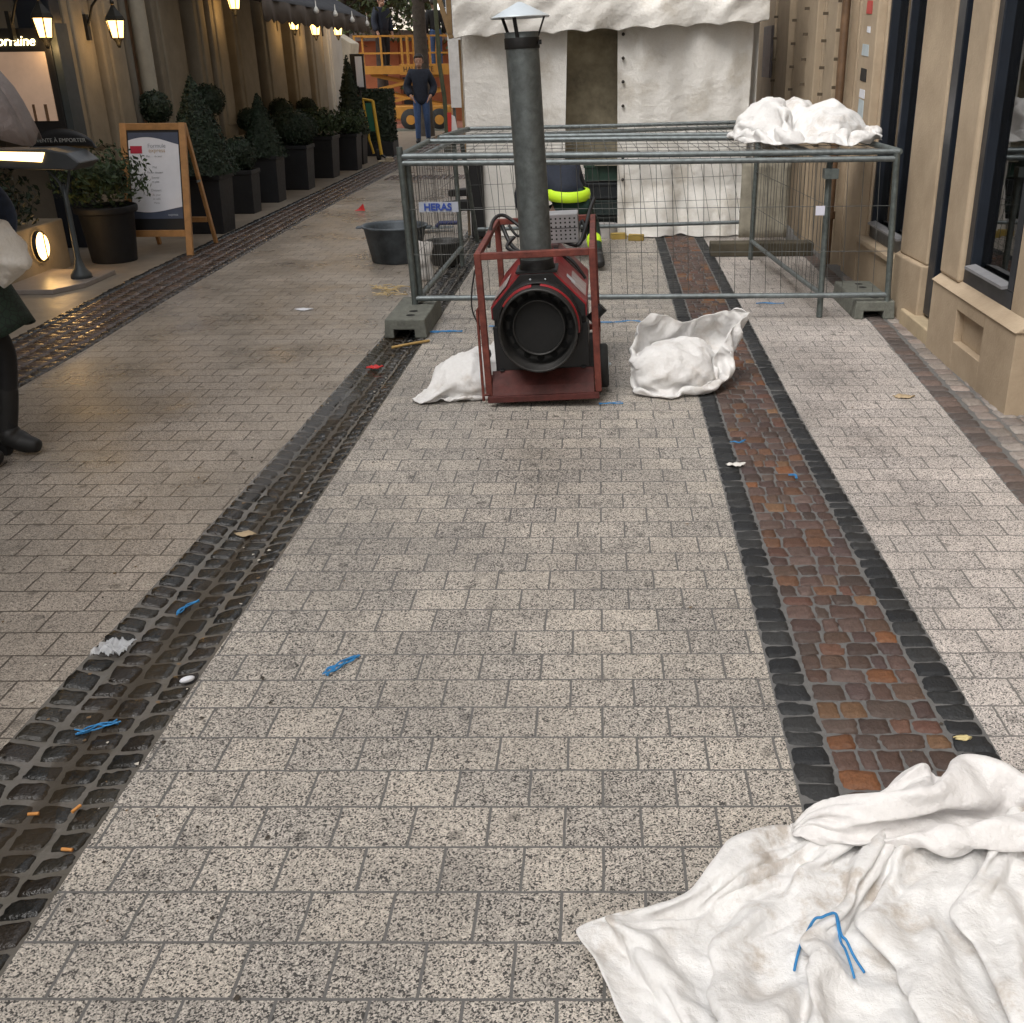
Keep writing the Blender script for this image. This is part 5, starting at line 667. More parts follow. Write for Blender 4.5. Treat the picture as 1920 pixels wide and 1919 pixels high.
CLOTH['folded'] = (44, 42, [
538,78,62,59,61,50,48,43,32,36,39,33,39,43,42,41,42,42,43,13,40,17,18,34,37,34,38,39,41,42,38,37,37,39,39,41,40,40,40,40,19,-22,0,-12,
538,83,62,59,62,47,42,47,55,29,27,34,36,41,41,42,41,41,40,34,24,39,11,29,35,33,33,37,39,40,41,37,39,37,39,40,40,38,39,41,20,-22,-11,1,
538,85,63,66,60,43,41,38,40,53,37,26,30,41,40,41,41,43,43,43,23,46,13,29,26,35,28,34,37,40,38,39,41,39,39,37,34,37,39,39,25,-18,-19,7,
538,110,47,69,64,37,34,41,35,41,35,33,36,38,41,41,41,38,43,44,35,37,30,33,20,24,37,30,34,38,39,38,42,35,41,40,37,34,31,39,24,-5,-27,8,
538,113,63,65,62,36,29,36,26,34,34,37,41,41,42,41,39,40,38,44,39,34,33,31,34,20,24,39,36,37,33,38,42,37,36,38,36,38,35,34,13,13,-29,10,
538,109,72,69,59,25,27,32,26,38,35,39,41,43,40,42,41,41,38,38,38,40,37,23,16,54,30,23,34,39,34,37,40,33,34,35,39,40,35,34,20,0,-18,10,
538,97,90,66,51,21,27,34,36,30,48,40,35,42,37,39,41,40,39,39,37,42,41,30,9,40,40,33,22,40,39,37,40,26,37,40,33,39,36,36,26,-1,-24,12,
538,112,84,64,36,25,25,36,35,32,47,42,42,32,36,37,42,41,39,37,42,41,35,28,29,21,33,31,36,40,42,41,31,32,33,35,34,37,37,37,29,5,-23,12,
538,122,83,62,37,15,30,37,37,35,39,37,40,37,33,38,41,40,40,38,41,38,29,34,30,20,26,35,41,42,42,39,29,30,31,35,35,37,38,35,30,14,-18,8,
538,124,83,56,56,14,27,35,38,21,38,42,37,36,37,34,41,41,40,39,36,33,36,33,37,16,22,35,44,42,42,39,16,32,36,36,39,29,36,37,32,23,-5,-3,
538,122,83,61,48,28,31,36,34,22,25,38,35,37,39,40,38,40,41,41,33,32,38,38,35,28,1,42,41,41,42,28,18,38,37,36,37,38,31,31,28,30,6,-6,
538,114,94,59,50,40,25,37,37,19,14,32,36,39,39,41,40,39,40,36,39,38,37,39,29,37,4,35,36,39,40,33,22,38,36,37,38,35,38,34,8,23,19,-3,
538,122,100,67,50,33,24,38,39,14,-1,37,36,34,41,40,41,40,38,36,40,39,39,32,30,33,23,35,33,32,33,39,32,38,30,42,40,35,32,29,24,-3,18,8,
538,131,85,81,64,26,18,27,34,30,1,29,34,35,41,40,39,38,37,34,40,38,38,31,36,24,34,37,36,30,32,38,33,36,31,32,43,41,40,30,9,11,1,17,
538,129,94,74,78,30,14,21,19,32,17,30,25,33,41,39,39,37,40,30,38,37,33,39,38,29,24,37,37,39,33,39,31,24,42,33,45,39,38,13,7,14,13,18,
538,114,107,83,73,33,11,31,4,22,24,35,30,34,34,40,41,40,33,39,35,35,35,34,33,43,29,27,34,40,38,33,37,27,36,36,42,40,26,27,16,6,18,7,
538,117,99,89,70,32,7,38,16,5,29,31,37,33,33,39,38,40,40,38,31,35,34,39,37,38,37,19,40,38,41,30,28,34,38,36,35,31,19,23,29,24,18,-3,
538,107,104,84,72,32,9,38,25,9,17,37,34,39,37,29,39,40,37,33,35,39,30,38,41,41,35,29,35,39,40,37,32,30,34,31,30,14,25,20,32,25,34,-6,
538,103,113,76,64,35,11,34,24,2,32,40,40,39,36,36,26,31,36,38,41,41,38,34,39,39,37,31,33,40,41,35,36,30,23,31,15,19,24,31,35,26,36,-9,
538,93,105,85,66,20,24,33,12,24,37,35,38,36,38,38,35,29,34,36,42,39,35,40,38,37,39,33,36,37,38,32,32,30,21,34,21,13,29,30,36,36,28,-12,
538,82,105,76,66,28,30,25,20,39,36,31,29,36,36,35,39,39,28,38,41,40,38,40,34,40,39,33,42,33,34,31,29,38,13,34,22,22,30,29,38,36,19,-11,
538,85,93,70,60,34,33,24,38,39,36,20,37,32,35,30,40,39,32,41,40,39,40,38,39,36,39,38,39,29,32,33,33,38,13,30,28,32,29,27,35,32,10,-5,
538,78,95,65,62,29,35,36,38,34,38,27,34,33,27,29,39,40,40,39,39,36,39,41,38,38,37,36,36,30,34,33,40,30,22,33,32,25,24,33,26,27,12,3,
538,84,79,60,58,34,41,42,34,36,41,34,32,24,23,35,35,41,41,40,36,40,41,40,39,33,35,37,36,31,39,34,42,30,30,30,19,27,31,37,31,10,-1,21,
538,81,70,61,53,37,41,41,42,40,36,32,28,28,20,38,41,41,41,41,35,41,39,37,35,36,37,34,38,39,38,38,42,32,31,21,32,30,27,33,26,7,-2,24,
538,78,71,52,52,39,41,40,39,37,34,32,29,26,32,41,41,40,40,38,38,39,37,36,37,36,37,38,40,40,40,39,38,33,27,26,26,35,35,35,7,-1,10,32,
538,62,72,55,52,39,44,35,35,33,36,33,29,31,40,42,39,39,36,37,39,38,38,37,38,39,38,40,41,40,39,36,31,29,26,27,31,38,41,30,8,1,13,35,
538,54,73,55,46,40,40,34,35,32,34,34,35,36,43,37,38,36,36,37,39,40,40,39,39,40,40,39,41,40,36,29,27,29,29,30,39,41,33,31,18,12,2,34,
538,52,64,53,44,42,36,34,34,32,35,39,39,41,36,37,33,36,39,39,40,42,41,41,38,40,39,40,41,36,29,26,28,29,35,40,41,38,34,28,29,10,0,32,
538,62,58,37,40,42,35,34,35,37,38,43,39,35,37,31,34,42,41,40,41,43,42,41,39,36,39,39,40,30,23,27,30,39,40,41,41,40,36,34,27,1,4,29,
538,53,60,30,40,41,42,37,33,40,38,38,37,37,34,34,41,42,43,41,40,42,41,40,38,36,38,37,40,28,32,17,37,43,39,37,38,39,39,27,30,18,1,24,
538,42,53,30,44,50,42,37,34,38,37,36,38,37,36,39,40,43,42,41,41,41,40,38,39,40,35,33,42,39,20,29,34,43,41,27,38,38,36,31,26,29,5,18,
538,39,41,38,47,48,46,39,38,26,38,34,38,40,40,41,40,41,41,40,40,41,40,41,38,39,31,38,40,41,36,20,36,40,45,29,34,36,25,28,29,26,22,12,
538,38,47,35,41,51,46,33,42,32,27,38,39,40,40,41,39,42,41,41,42,37,39,40,40,32,37,39,41,40,31,36,36,36,39,38,36,31,20,21,28,21,25,24,
538,34,42,30,49,53,44,38,36,32,29,39,39,40,40,41,42,42,42,41,37,38,39,41,41,37,39,35,36,40,41,36,36,33,32,36,40,34,14,25,36,23,21,19,
538,26,36,34,51,51,44,39,37,33,35,37,41,41,40,40,43,41,41,42,40,40,41,39,39,38,42,39,37,37,36,36,41,38,30,31,32,39,20,24,37,27,13,14,
538,19,40,44,46,45,40,41,38,30,41,38,38,41,41,42,42,42,41,39,39,40,40,40,39,37,39,42,39,42,40,33,39,41,35,35,33,30,28,28,34,25,20,-4,
538,12,44,47,47,44,42,41,41,14,55,40,35,38,41,42,41,41,39,39,39,39,40,39,39,40,42,39,39,38,39,40,39,37,35,39,39,39,30,27,20,26,26,-11,
538,17,40,48,49,43,42,41,46,28,39,38,39,32,39,42,39,36,39,39,40,39,41,39,37,42,41,39,40,34,40,41,43,40,34,38,39,40,30,25,19,28,32,-15,
538,17,54,45,45,41,39,41,40,40,40,35,30,40,37,38,35,35,40,39,40,39,39,36,39,39,41,39,40,41,42,40,42,39,41,38,40,35,33,24,28,33,18,-15,
538,27,54,46,42,38,39,39,42,40,34,35,31,37,39,39,37,35,38,38,40,41,40,36,35,38,41,41,40,40,42,41,39,40,41,39,39,38,36,30,31,34,7,-17,
538,35,56,45,45,35,33,41,41,37,24,42,41,27,41,40,41,41,38,36,37,39,38,39,36,36,39,41,40,40,39,39,40,40,41,40,40,42,40,34,31,33,0,-21,
2335,-11,-3,16,17,10,8,15,29,12,0,8,6,-1,-2,-2,-1,-2,-2,22,1,10,34,0,-15,-14,-4,-12,-3,-2,13,-4,3,2,-4,4,0,1,5,8,0,-7,-4,-9,
2338,-30,30,23,19,7,6,10,21,8,22,0,-3,3,0,0,-3,-4,1,19,4,-17,37,25,-4,-15,-11,-5,-6,1,0,1,2,9,1,-1,1,2,6,9,1,-7,-8,-6,
2340,-25,52,13,18,11,-2,6,14,24,17,9,-10,-4,2,4,4,1,0,1,17,-15,0,28,23,-8,-11,-7,-14,-3,2,12,-1,2,4,1,5,7,8,10,1,-7,-8,-6,
2343,1,32,10,0,22,16,3,9,19,30,16,-8,1,3,6,-1,-12,-4,14,8,-3,-15,1,26,23,-6,-10,-8,-12,-10,-6,11,22,6,2,3,5,17,8,3,-8,-8,-4,
2346,16,1,0,12,21,20,14,28,1,27,18,14,5,4,2,-8,-8,-5,9,13,1,-14,-23,8,23,18,5,-11,-6,-16,-2,-7,17,14,4,8,12,14,12,-7,7,-8,-5,
2349,-1,5,2,10,37,35,10,27,-4,28,21,13,2,-7,0,-4,-2,-14,18,-2,-1,-3,-21,-12,20,22,30,3,-8,-16,-8,-1,16,5,12,13,9,6,20,-1,5,-4,-5,
2351,0,-8,13,32,26,34,-6,11,10,23,19,6,-2,-3,-1,3,2,14,18,-15,4,2,-8,-27,-11,17,34,41,-3,-17,-18,2,22,10,1,18,0,17,15,10,3,0,-6,
2354,-3,-27,25,56,33,20,14,0,-17,15,5,26,4,11,8,6,11,11,-1,4,7,-5,-10,-21,-14,19,31,27,-6,-7,-10,1,10,17,6,6,15,17,14,13,4,0,-7,
2357,12,-52,36,63,42,21,8,9,-10,4,1,14,24,13,12,8,9,5,1,9,3,-13,-8,-16,-9,17,29,13,-3,-5,-19,13,14,12,16,-7,16,21,19,15,6,0,-9,
2360,5,-33,44,49,43,14,14,11,3,10,3,12,17,15,15,10,10,0,-1,13,-5,-5,-11,-14,-5,-12,24,4,1,0,-9,18,7,14,14,4,21,22,22,16,10,-4,-6,
2362,14,-25,49,49,22,2,5,7,24,29,2,19,19,14,11,9,6,0,-6,-13,14,5,-5,-7,-12,-26,-4,1,0,0,3,30,12,11,14,20,14,24,25,17,19,-3,-3,
2364,-4,-18,64,58,0,-12,1,16,34,40,20,16,10,13,6,-5,0,-6,-12,-7,6,5,1,24,-3,-23,-23,-20,-4,-4,11,30,13,14,22,24,27,16,8,36,35,3,-4,
2367,-4,-22,61,59,1,-9,-15,17,45,47,14,16,11,-3,-3,-6,-3,-7,-12,0,2,0,20,29,9,-8,-23,-24,-13,-7,-4,32,16,6,15,29,30,13,19,30,41,30,0,
2369,6,-3,37,46,12,-3,-5,15,22,44,23,3,-2,-3,-2,-2,-13,-5,5,17,4,2,6,12,17,13,-23,-13,-14,2,-20,-4,21,19,30,20,19,6,16,38,44,40,24,
2370,-1,-6,41,35,28,10,-11,29,14,26,8,8,-3,-5,-5,0,-16,3,19,20,-2,-2,-4,8,24,5,-15,-12,-8,20,-8,-27,26,3,29,11,22,1,27,41,44,43,37,
2368,-7,-20,50,41,15,9,12,23,34,24,6,-19,-9,-10,0,2,-4,-6,17,18,-3,0,-9,17,18,6,0,-23,-2,6,19,-28,8,11,27,20,-6,22,23,40,44,42,31,
2366,12,-29,30,43,6,9,9,28,39,31,-9,-10,-20,-8,-4,0,0,-1,14,27,6,-17,-9,24,18,0,11,-1,-5,0,-3,-29,7,19,21,6,13,35,35,26,33,40,23,
2364,3,-37,41,39,-1,9,6,30,42,32,0,-23,-14,2,-20,-8,1,17,27,23,-3,-21,14,18,5,-14,14,9,3,5,-5,-15,-11,8,16,13,39,29,36,21,31,22,17,
2361,10,-61,44,43,-4,1,15,34,41,20,5,-4,-6,-17,-18,-17,24,21,14,1,2,-11,7,17,-1,-10,17,4,1,3,3,-5,-17,16,5,37,37,31,25,18,24,18,10,
2358,19,-60,18,35,15,-11,17,43,27,10,11,-4,-10,-14,-10,-16,18,21,12,1,6,-12,10,14,2,-10,18,11,-7,-2,1,-3,-8,27,5,30,38,29,26,9,22,14,9,
2356,21,-54,14,18,10,-14,28,37,12,10,10,4,-7,-9,-22,-6,14,33,10,-3,-3,3,-1,16,1,-3,22,1,-8,-6,-2,2,2,25,11,27,32,27,25,15,12,9,11,
2353,22,-32,-20,24,-5,-9,31,23,10,10,13,5,20,-9,-31,1,12,25,9,-7,-5,10,1,6,8,6,-1,-2,0,-7,-6,1,6,24,18,27,27,30,20,16,4,10,13,
2350,17,-13,-22,-10,-1,-6,23,22,17,3,11,12,23,11,-34,10,12,2,-1,6,12,1,-4,5,0,-2,6,2,-5,-10,-4,-4,16,17,21,26,34,35,17,8,8,3,8,
2348,22,-30,-3,-13,-28,-2,18,26,14,1,10,17,31,15,-18,20,3,-8,-11,15,2,-6,-2,1,10,3,3,-5,-7,-4,-11,-6,19,12,27,39,33,27,21,6,5,2,-3,
2345,17,-37,-8,-10,-19,4,13,4,13,12,20,24,29,16,0,0,-8,-4,-7,-4,-1,2,8,16,-5,3,5,-20,-7,-6,-8,5,4,23,37,27,30,30,13,5,5,3,-6,
2342,13,-32,-22,-7,-3,-2,3,10,20,26,27,25,18,-4,-9,-7,-7,-7,-4,3,12,16,10,4,-8,4,-15,-15,-15,-10,-5,5,20,35,36,30,24,18,3,3,8,-2,-7,
2339,11,-35,-24,-3,-6,-6,21,23,25,28,25,12,-9,-15,-2,-13,-4,8,9,13,13,9,3,-4,-10,-13,-15,-17,-16,-8,4,22,35,36,36,28,14,-1,-8,6,1,-3,-5,
2336,7,-36,-16,-9,-13,20,27,24,29,23,6,-8,-15,-7,-12,0,16,17,11,7,3,-1,-6,-9,-15,-14,-16,-16,-11,2,24,34,36,32,27,12,1,-1,-7,4,0,-7,-4,
2334,3,-41,-13,-16,8,30,27,28,24,1,-10,-10,-7,-15,-5,24,19,8,4,0,-5,-6,-5,-13,-13,-15,-17,-12,6,22,31,36,31,18,8,4,-2,5,0,-5,-4,-7,-4,
2331,12,-34,-33,-15,31,30,27,19,8,-15,-4,-13,-14,-10,24,19,5,-1,-1,-2,-6,-6,-5,-10,-16,-15,-9,-6,29,31,33,29,9,7,3,2,1,6,1,-6,-7,-8,-4,
2328,13,-28,-38,0,32,15,14,15,-1,-11,-14,-13,-12,17,23,-2,0,2,0,-4,-6,-6,-7,-11,-7,4,-13,6,33,17,36,10,5,12,4,12,6,-12,4,-12,-9,-9,-5,
2326,5,-26,-33,16,17,20,9,-3,1,-16,-21,-10,10,14,5,-6,1,1,0,0,-7,-8,-6,-11,0,14,17,5,-2,27,23,6,9,5,19,12,11,-9,-18,-10,-13,-9,-5,
2323,-6,-25,-13,3,19,11,1,6,-11,-14,-19,11,3,2,-3,-4,-1,0,2,-1,-5,-10,-10,5,5,27,15,13,-14,5,23,8,3,7,24,6,14,-1,-25,-12,-14,-9,-8,
2320,4,-21,-22,5,-2,11,0,-2,-7,-13,-9,-1,1,1,-3,-2,2,-1,-4,0,2,-1,5,7,19,14,8,7,-12,20,-1,2,16,13,16,13,19,-23,-29,-13,-12,-10,-13,
2318,-6,-15,-33,2,3,9,-3,4,-13,-18,-10,8,5,4,-3,-1,0,-4,-6,15,17,11,10,7,8,9,6,2,-2,0,12,-3,20,26,19,7,-3,-37,-27,-12,-9,-18,-18,
2316,-11,-19,-29,-13,19,2,-1,6,-27,-10,-18,3,6,5,2,8,-1,-3,4,15,15,13,9,18,17,7,2,4,8,12,-13,-3,11,9,33,5,-9,-31,-32,-9,-7,-31,-23,
2318,-23,-6,-16,-25,-4,8,1,-9,-25,1,9,-14,2,3,6,2,7,10,18,18,13,9,9,10,14,8,9,5,6,5,6,1,-1,-7,13,19,-16,-20,-18,-17,-20,-22,-13,
2320,-30,-8,-9,-3,-17,-8,-4,8,-31,-12,12,20,2,3,4,3,10,15,17,17,12,8,7,5,7,8,8,10,8,11,8,3,-7,-4,4,6,0,-18,-17,-17,-24,-22,-9,
2322,-14,-17,-15,-1,-11,-10,-4,-2,-3,-11,-12,17,24,7,2,4,13,16,16,15,13,9,7,1,3,6,10,11,12,10,7,4,-8,-5,8,1,-4,-15,-13,-24,-21,-19,-5,
2325,-5,-17,-6,4,-10,-6,-8,-2,-7,-16,-4,17,7,6,2,20,18,6,8,8,9,13,17,9,-5,8,12,14,11,-4,6,0,0,9,5,6,-7,-14,-14,-21,-32,-9,0,
2328,4,-24,-9,6,8,-1,-5,-5,-12,-13,-2,14,10,3,1,11,19,8,2,1,-1,0,10,16,15,8,10,11,12,2,6,11,8,10,10,0,-7,-9,-17,-25,-33,-1,3,
2331,-3,-8,-18,5,-3,29,3,-3,-14,-20,7,3,21,4,1,1,-2,10,11,10,3,-3,-11,-17,21,13,10,13,16,17,15,14,14,12,10,5,-3,-8,-24,-31,-23,2,2,
54,12,7,-6,5,9,8,0,11,8,-16,-29,-18,-1,-1,-3,8,7,3,-7,-4,28,9,24,8,-24,-19,11,7,2,-11,-13,-17,3,-1,-2,-5,-12,-12,-6,30,38,47,42,
54,0,14,-6,0,3,15,0,-16,16,7,2,-11,-10,-2,7,7,5,-3,-13,-32,35,9,14,17,-11,-17,-7,9,11,7,-13,-16,-13,-3,-6,-12,-15,-7,1,32,38,45,46,
54,-12,15,13,6,-10,7,-3,-15,-4,7,21,11,-2,4,7,4,-3,-6,-11,-33,6,33,6,-1,13,-26,-17,-3,12,14,5,4,-11,-13,-17,-23,-15,-3,11,29,42,41,43,
54,1,17,20,-7,3,3,0,-9,-16,0,8,14,10,0,6,-7,-14,-8,0,1,-20,18,18,-17,18,-5,-33,-2,5,0,12,7,0,2,-12,-19,-20,-15,5,38,46,38,36,
54,6,29,-2,12,6,8,-5,-19,-5,6,3,4,0,-3,-5,-14,-10,11,2,-6,-17,10,5,-12,12,0,-11,-19,9,17,-5,-1,-5,-1,-13,-16,4,-3,-6,38,46,36,32,
54,19,21,3,18,8,-5,-24,-17,-15,6,6,1,-2,-1,-6,-7,-11,-2,8,-7,-11,6,14,-13,7,0,-7,9,-10,7,2,8,5,-19,-19,-10,0,12,6,17,48,41,29,
54,28,-2,24,22,-22,-11,-28,-2,-17,1,6,6,-3,-7,-4,-12,-12,6,6,-12,-5,5,33,-20,-7,1,-3,7,4,-3,-7,11,23,-1,-13,-11,-1,-17,2,29,49,42,30,
55,23,7,26,8,-13,-28,-13,-21,-14,-3,1,8,-1,-8,-5,-6,0,6,-4,-5,3,17,12,-10,-7,10,-15,-7,1,-3,-1,20,9,-3,1,11,-16,-15,7,22,48,43,37,
55,19,27,32,0,-16,-24,-18,-19,-10,-14,-4,-2,-10,4,0,-4,5,-2,-3,-3,10,25,-8,-23,16,0,2,5,-4,-5,-4,2,16,-6,10,7,-10,-11,-9,27,45,44,43,
55,27,24,26,19,-19,-18,-18,-15,-32,-13,-1,-10,-2,-2,-7,0,0,8,3,-7,20,5,-14,-8,12,20,9,4,-2,-3,-9,-5,14,6,6,1,-26,-16,1,25,39,47,45,
56,32,25,18,33,-16,-22,-17,-20,-16,-16,0,-21,-15,3,9,-3,5,5,7,-4,13,-3,-16,-17,18,34,4,1,-8,3,-10,16,12,5,6,-12,-18,-19,-8,26,27,47,44,
58,36,27,31,31,-19,-32,-17,-13,-10,-10,-10,-20,-7,6,3,-2,7,6,-12,-10,9,18,-10,-13,2,33,9,0,-16,-2,1,20,20,11,1,-10,-22,-19,-13,22,17,43,44,
60,44,34,25,40,-25,-32,-16,-14,-2,-6,-15,-19,1,-1,-8,0,11,-7,-15,-4,8,21,7,-6,-13,27,-7,15,-10,-1,0,-13,7,28,14,-8,-13,-19,3,10,18,25,39,
62,52,31,39,35,-27,-35,-26,-7,14,-16,-9,-17,2,-1,-8,3,-4,-16,3,-2,13,24,9,-12,-16,23,-14,8,-1,-9,7,-17,-5,10,8,-5,-4,8,12,20,11,15,24,
64,54,34,49,28,-24,-42,-18,-20,25,-18,-6,-7,3,-1,-10,1,-13,-6,1,-2,13,32,1,-17,-18,23,-11,6,0,-8,-6,1,-3,0,-11,-5,-2,22,27,19,13,13,19,
66,59,29,29,24,-7,-30,-12,-16,3,5,-8,2,-5,-20,7,2,-5,-16,0,-3,18,-1,9,-25,-8,25,15,0,-3,-11,2,-1,-17,14,-7,-5,-3,27,24,12,19,10,23,
68,64,35,10,11,6,-26,-11,-9,19,3,-13,7,-11,-23,-12,10,0,-10,-1,14,12,-9,-2,-3,-12,0,33,-3,3,-7,-3,-14,-25,-3,9,8,21,20,9,19,17,10,29,
70,68,25,31,3,6,-42,-8,13,17,7,-6,-7,-7,-19,-18,-4,3,7,7,15,5,-11,-2,-2,-12,-16,30,17,-7,0,-3,-24,-29,-17,24,28,11,20,6,18,22,11,29,
72,73,16,23,26,3,-46,5,14,9,12,-3,-3,-9,-15,-13,-10,2,9,10,0,7,-9,-7,-1,-13,-11,9,22,-4,-8,12,-21,-28,-4,19,20,17,16,13,12,21,11,24,
72,80,19,8,16,22,-36,10,11,14,-13,-19,3,15,-7,-15,-8,-1,1,2,0,-11,7,-8,-14,-8,5,-5,7,19,8,-7,-22,-6,10,11,20,20,14,2,9,3,20,35,
72,89,19,9,17,17,-28,16,13,-3,-17,-28,-7,12,-3,-10,-5,-7,-8,-1,3,2,-8,2,-15,-1,-10,0,9,27,25,-22,-31,8,33,14,19,19,-1,-19,5,14,38,39,
73,89,15,20,20,12,-19,18,2,-17,-17,-34,-6,-6,-2,-6,-8,-7,-5,-2,6,4,-7,-1,-8,-8,-9,16,12,34,10,-19,-15,15,34,18,18,3,-9,-20,6,28,41,44,
73,82,25,21,11,22,-7,6,-16,-24,-9,-27,-18,-10,-10,-6,-5,-3,2,-1,-4,-1,-1,-6,-2,5,14,17,12,27,8,-21,-8,21,31,14,0,-11,-13,-2,26,27,41,43,
74,68,47,23,16,7,-11,-7,-19,-21,-7,-22,-24,-18,-13,-11,2,-3,-1,1,-1,-4,0,6,14,18,20,12,8,25,10,-18,-9,11,24,-2,-9,-13,-7,3,31,44,43,37,
73,57,56,21,16,-7,-16,-8,-7,-17,-20,-21,-24,-21,-17,-5,-5,0,-2,1,17,2,13,18,19,16,17,9,1,19,18,-14,-5,-14,6,-5,2,-8,-13,12,33,46,47,27,
73,54,41,30,10,-16,-14,-10,-8,-16,-12,-13,-21,-28,-27,-4,-1,2,9,15,18,14,15,17,20,16,10,9,2,13,9,-14,-24,-15,-6,-2,6,-5,0,6,43,46,45,20,
73,63,40,12,1,-18,-15,-9,4,-13,-9,-17,-30,-28,-8,6,-7,6,18,19,14,16,18,20,20,8,5,2,5,6,-6,-23,-24,-11,-1,1,-4,-8,1,27,42,44,43,14,
73,71,18,5,1,-13,-13,3,2,-5,-21,-29,-17,-11,4,-12,4,15,16,17,18,18,18,15,12,-1,-2,7,6,-4,-20,-24,-14,-9,-7,-3,-6,0,20,26,34,42,45,13,
73,60,22,4,-2,-16,10,5,-9,-19,-25,-17,-1,4,-15,-2,13,14,18,16,14,11,14,8,8,2,4,0,-3,-15,-20,-16,-10,-14,-13,-6,5,13,18,30,26,41,46,19,
72,44,26,8,-11,3,14,-9,-20,-18,3,-2,-2,-18,-5,11,14,10,11,10,9,7,5,6,6,17,4,-15,-12,-9,-13,-16,-19,-15,-10,2,6,11,19,25,35,43,47,27,
72,39,8,15,-4,11,-5,-8,-16,-4,-7,8,-1,-10,13,10,-1,-7,5,8,10,11,3,9,12,7,-12,-12,-14,0,-19,-13,-11,-4,7,5,12,12,7,23,28,37,48,35,
71,50,-1,9,-7,-1,-8,-2,-2,6,3,-6,4,8,12,-2,-14,-4,4,6,9,8,10,11,6,-11,-17,-8,-11,-3,-19,-2,10,4,-8,21,14,15,7,-7,32,34,48,42,
70,53,-2,-4,-12,-9,-4,7,-11,32,10,1,9,10,7,-7,-15,-4,3,10,11,7,2,-6,-11,-14,-10,-12,-9,-7,-8,23,-6,13,-2,4,22,16,12,-8,23,36,43,47,
69,38,-3,0,-14,7,12,-20,2,27,29,5,2,5,-6,-13,-4,10,4,1,-5,1,-5,-7,-8,-12,-19,-13,-9,-7,1,19,11,-6,1,6,17,16,18,20,12,39,41,40,
67,39,-6,4,-11,-3,6,-4,15,19,19,0,-6,-6,-8,-14,6,9,2,-2,-4,2,1,5,5,-10,-20,-24,-22,-14,1,16,2,5,8,12,7,14,20,21,14,37,40,41,
65,31,1,-6,6,13,-7,4,23,-10,2,1,2,-7,-12,-3,-4,5,-1,-6,-2,3,5,8,8,6,-8,-17,-24,-19,-19,-9,1,12,28,3,6,10,21,17,20,36,41,42,
63,30,-15,6,-4,20,16,6,7,-2,-25,2,-2,-9,-9,-3,-1,0,-2,2,6,-1,5,10,8,0,-6,-10,-11,-12,-11,-24,-6,3,21,10,-1,10,18,24,17,36,43,43,
61,22,-15,4,1,6,14,6,6,-5,-16,0,11,0,-7,-10,-2,-5,-5,1,8,6,6,14,19,1,-10,-15,-14,-22,-13,-13,-3,11,14,-8,-2,12,19,29,34,34,35,35,
60,20,-25,-2,0,6,7,5,4,22,-30,-7,13,16,7,-1,-13,-17,-7,1,5,8,12,15,24,3,-11,-11,-14,-26,-18,-3,1,4,16,-9,4,12,17,31,34,35,20,38,
60,35,-21,-15,-3,-2,16,-5,7,20,-2,-11,-14,7,0,-6,8,1,5,3,6,8,8,10,10,-13,-10,-8,-7,-6,-6,-4,2,-4,-7,9,-5,14,19,29,27,13,34,45,
60,36,-15,-2,-10,-9,5,4,-3,11,23,-10,-14,-4,-8,-15,4,13,16,14,12,10,6,0,17,0,-13,-9,-5,-4,-5,-5,-4,-9,-6,-4,6,4,14,25,16,11,48,42,
60,33,-7,13,-13,-12,1,-1,-6,10,14,-4,0,-18,-7,-12,-10,-2,17,19,19,20,19,9,-4,18,1,-11,-7,-3,-1,-7,-8,-9,-7,-5,-6,1,12,11,4,20,52,40,])
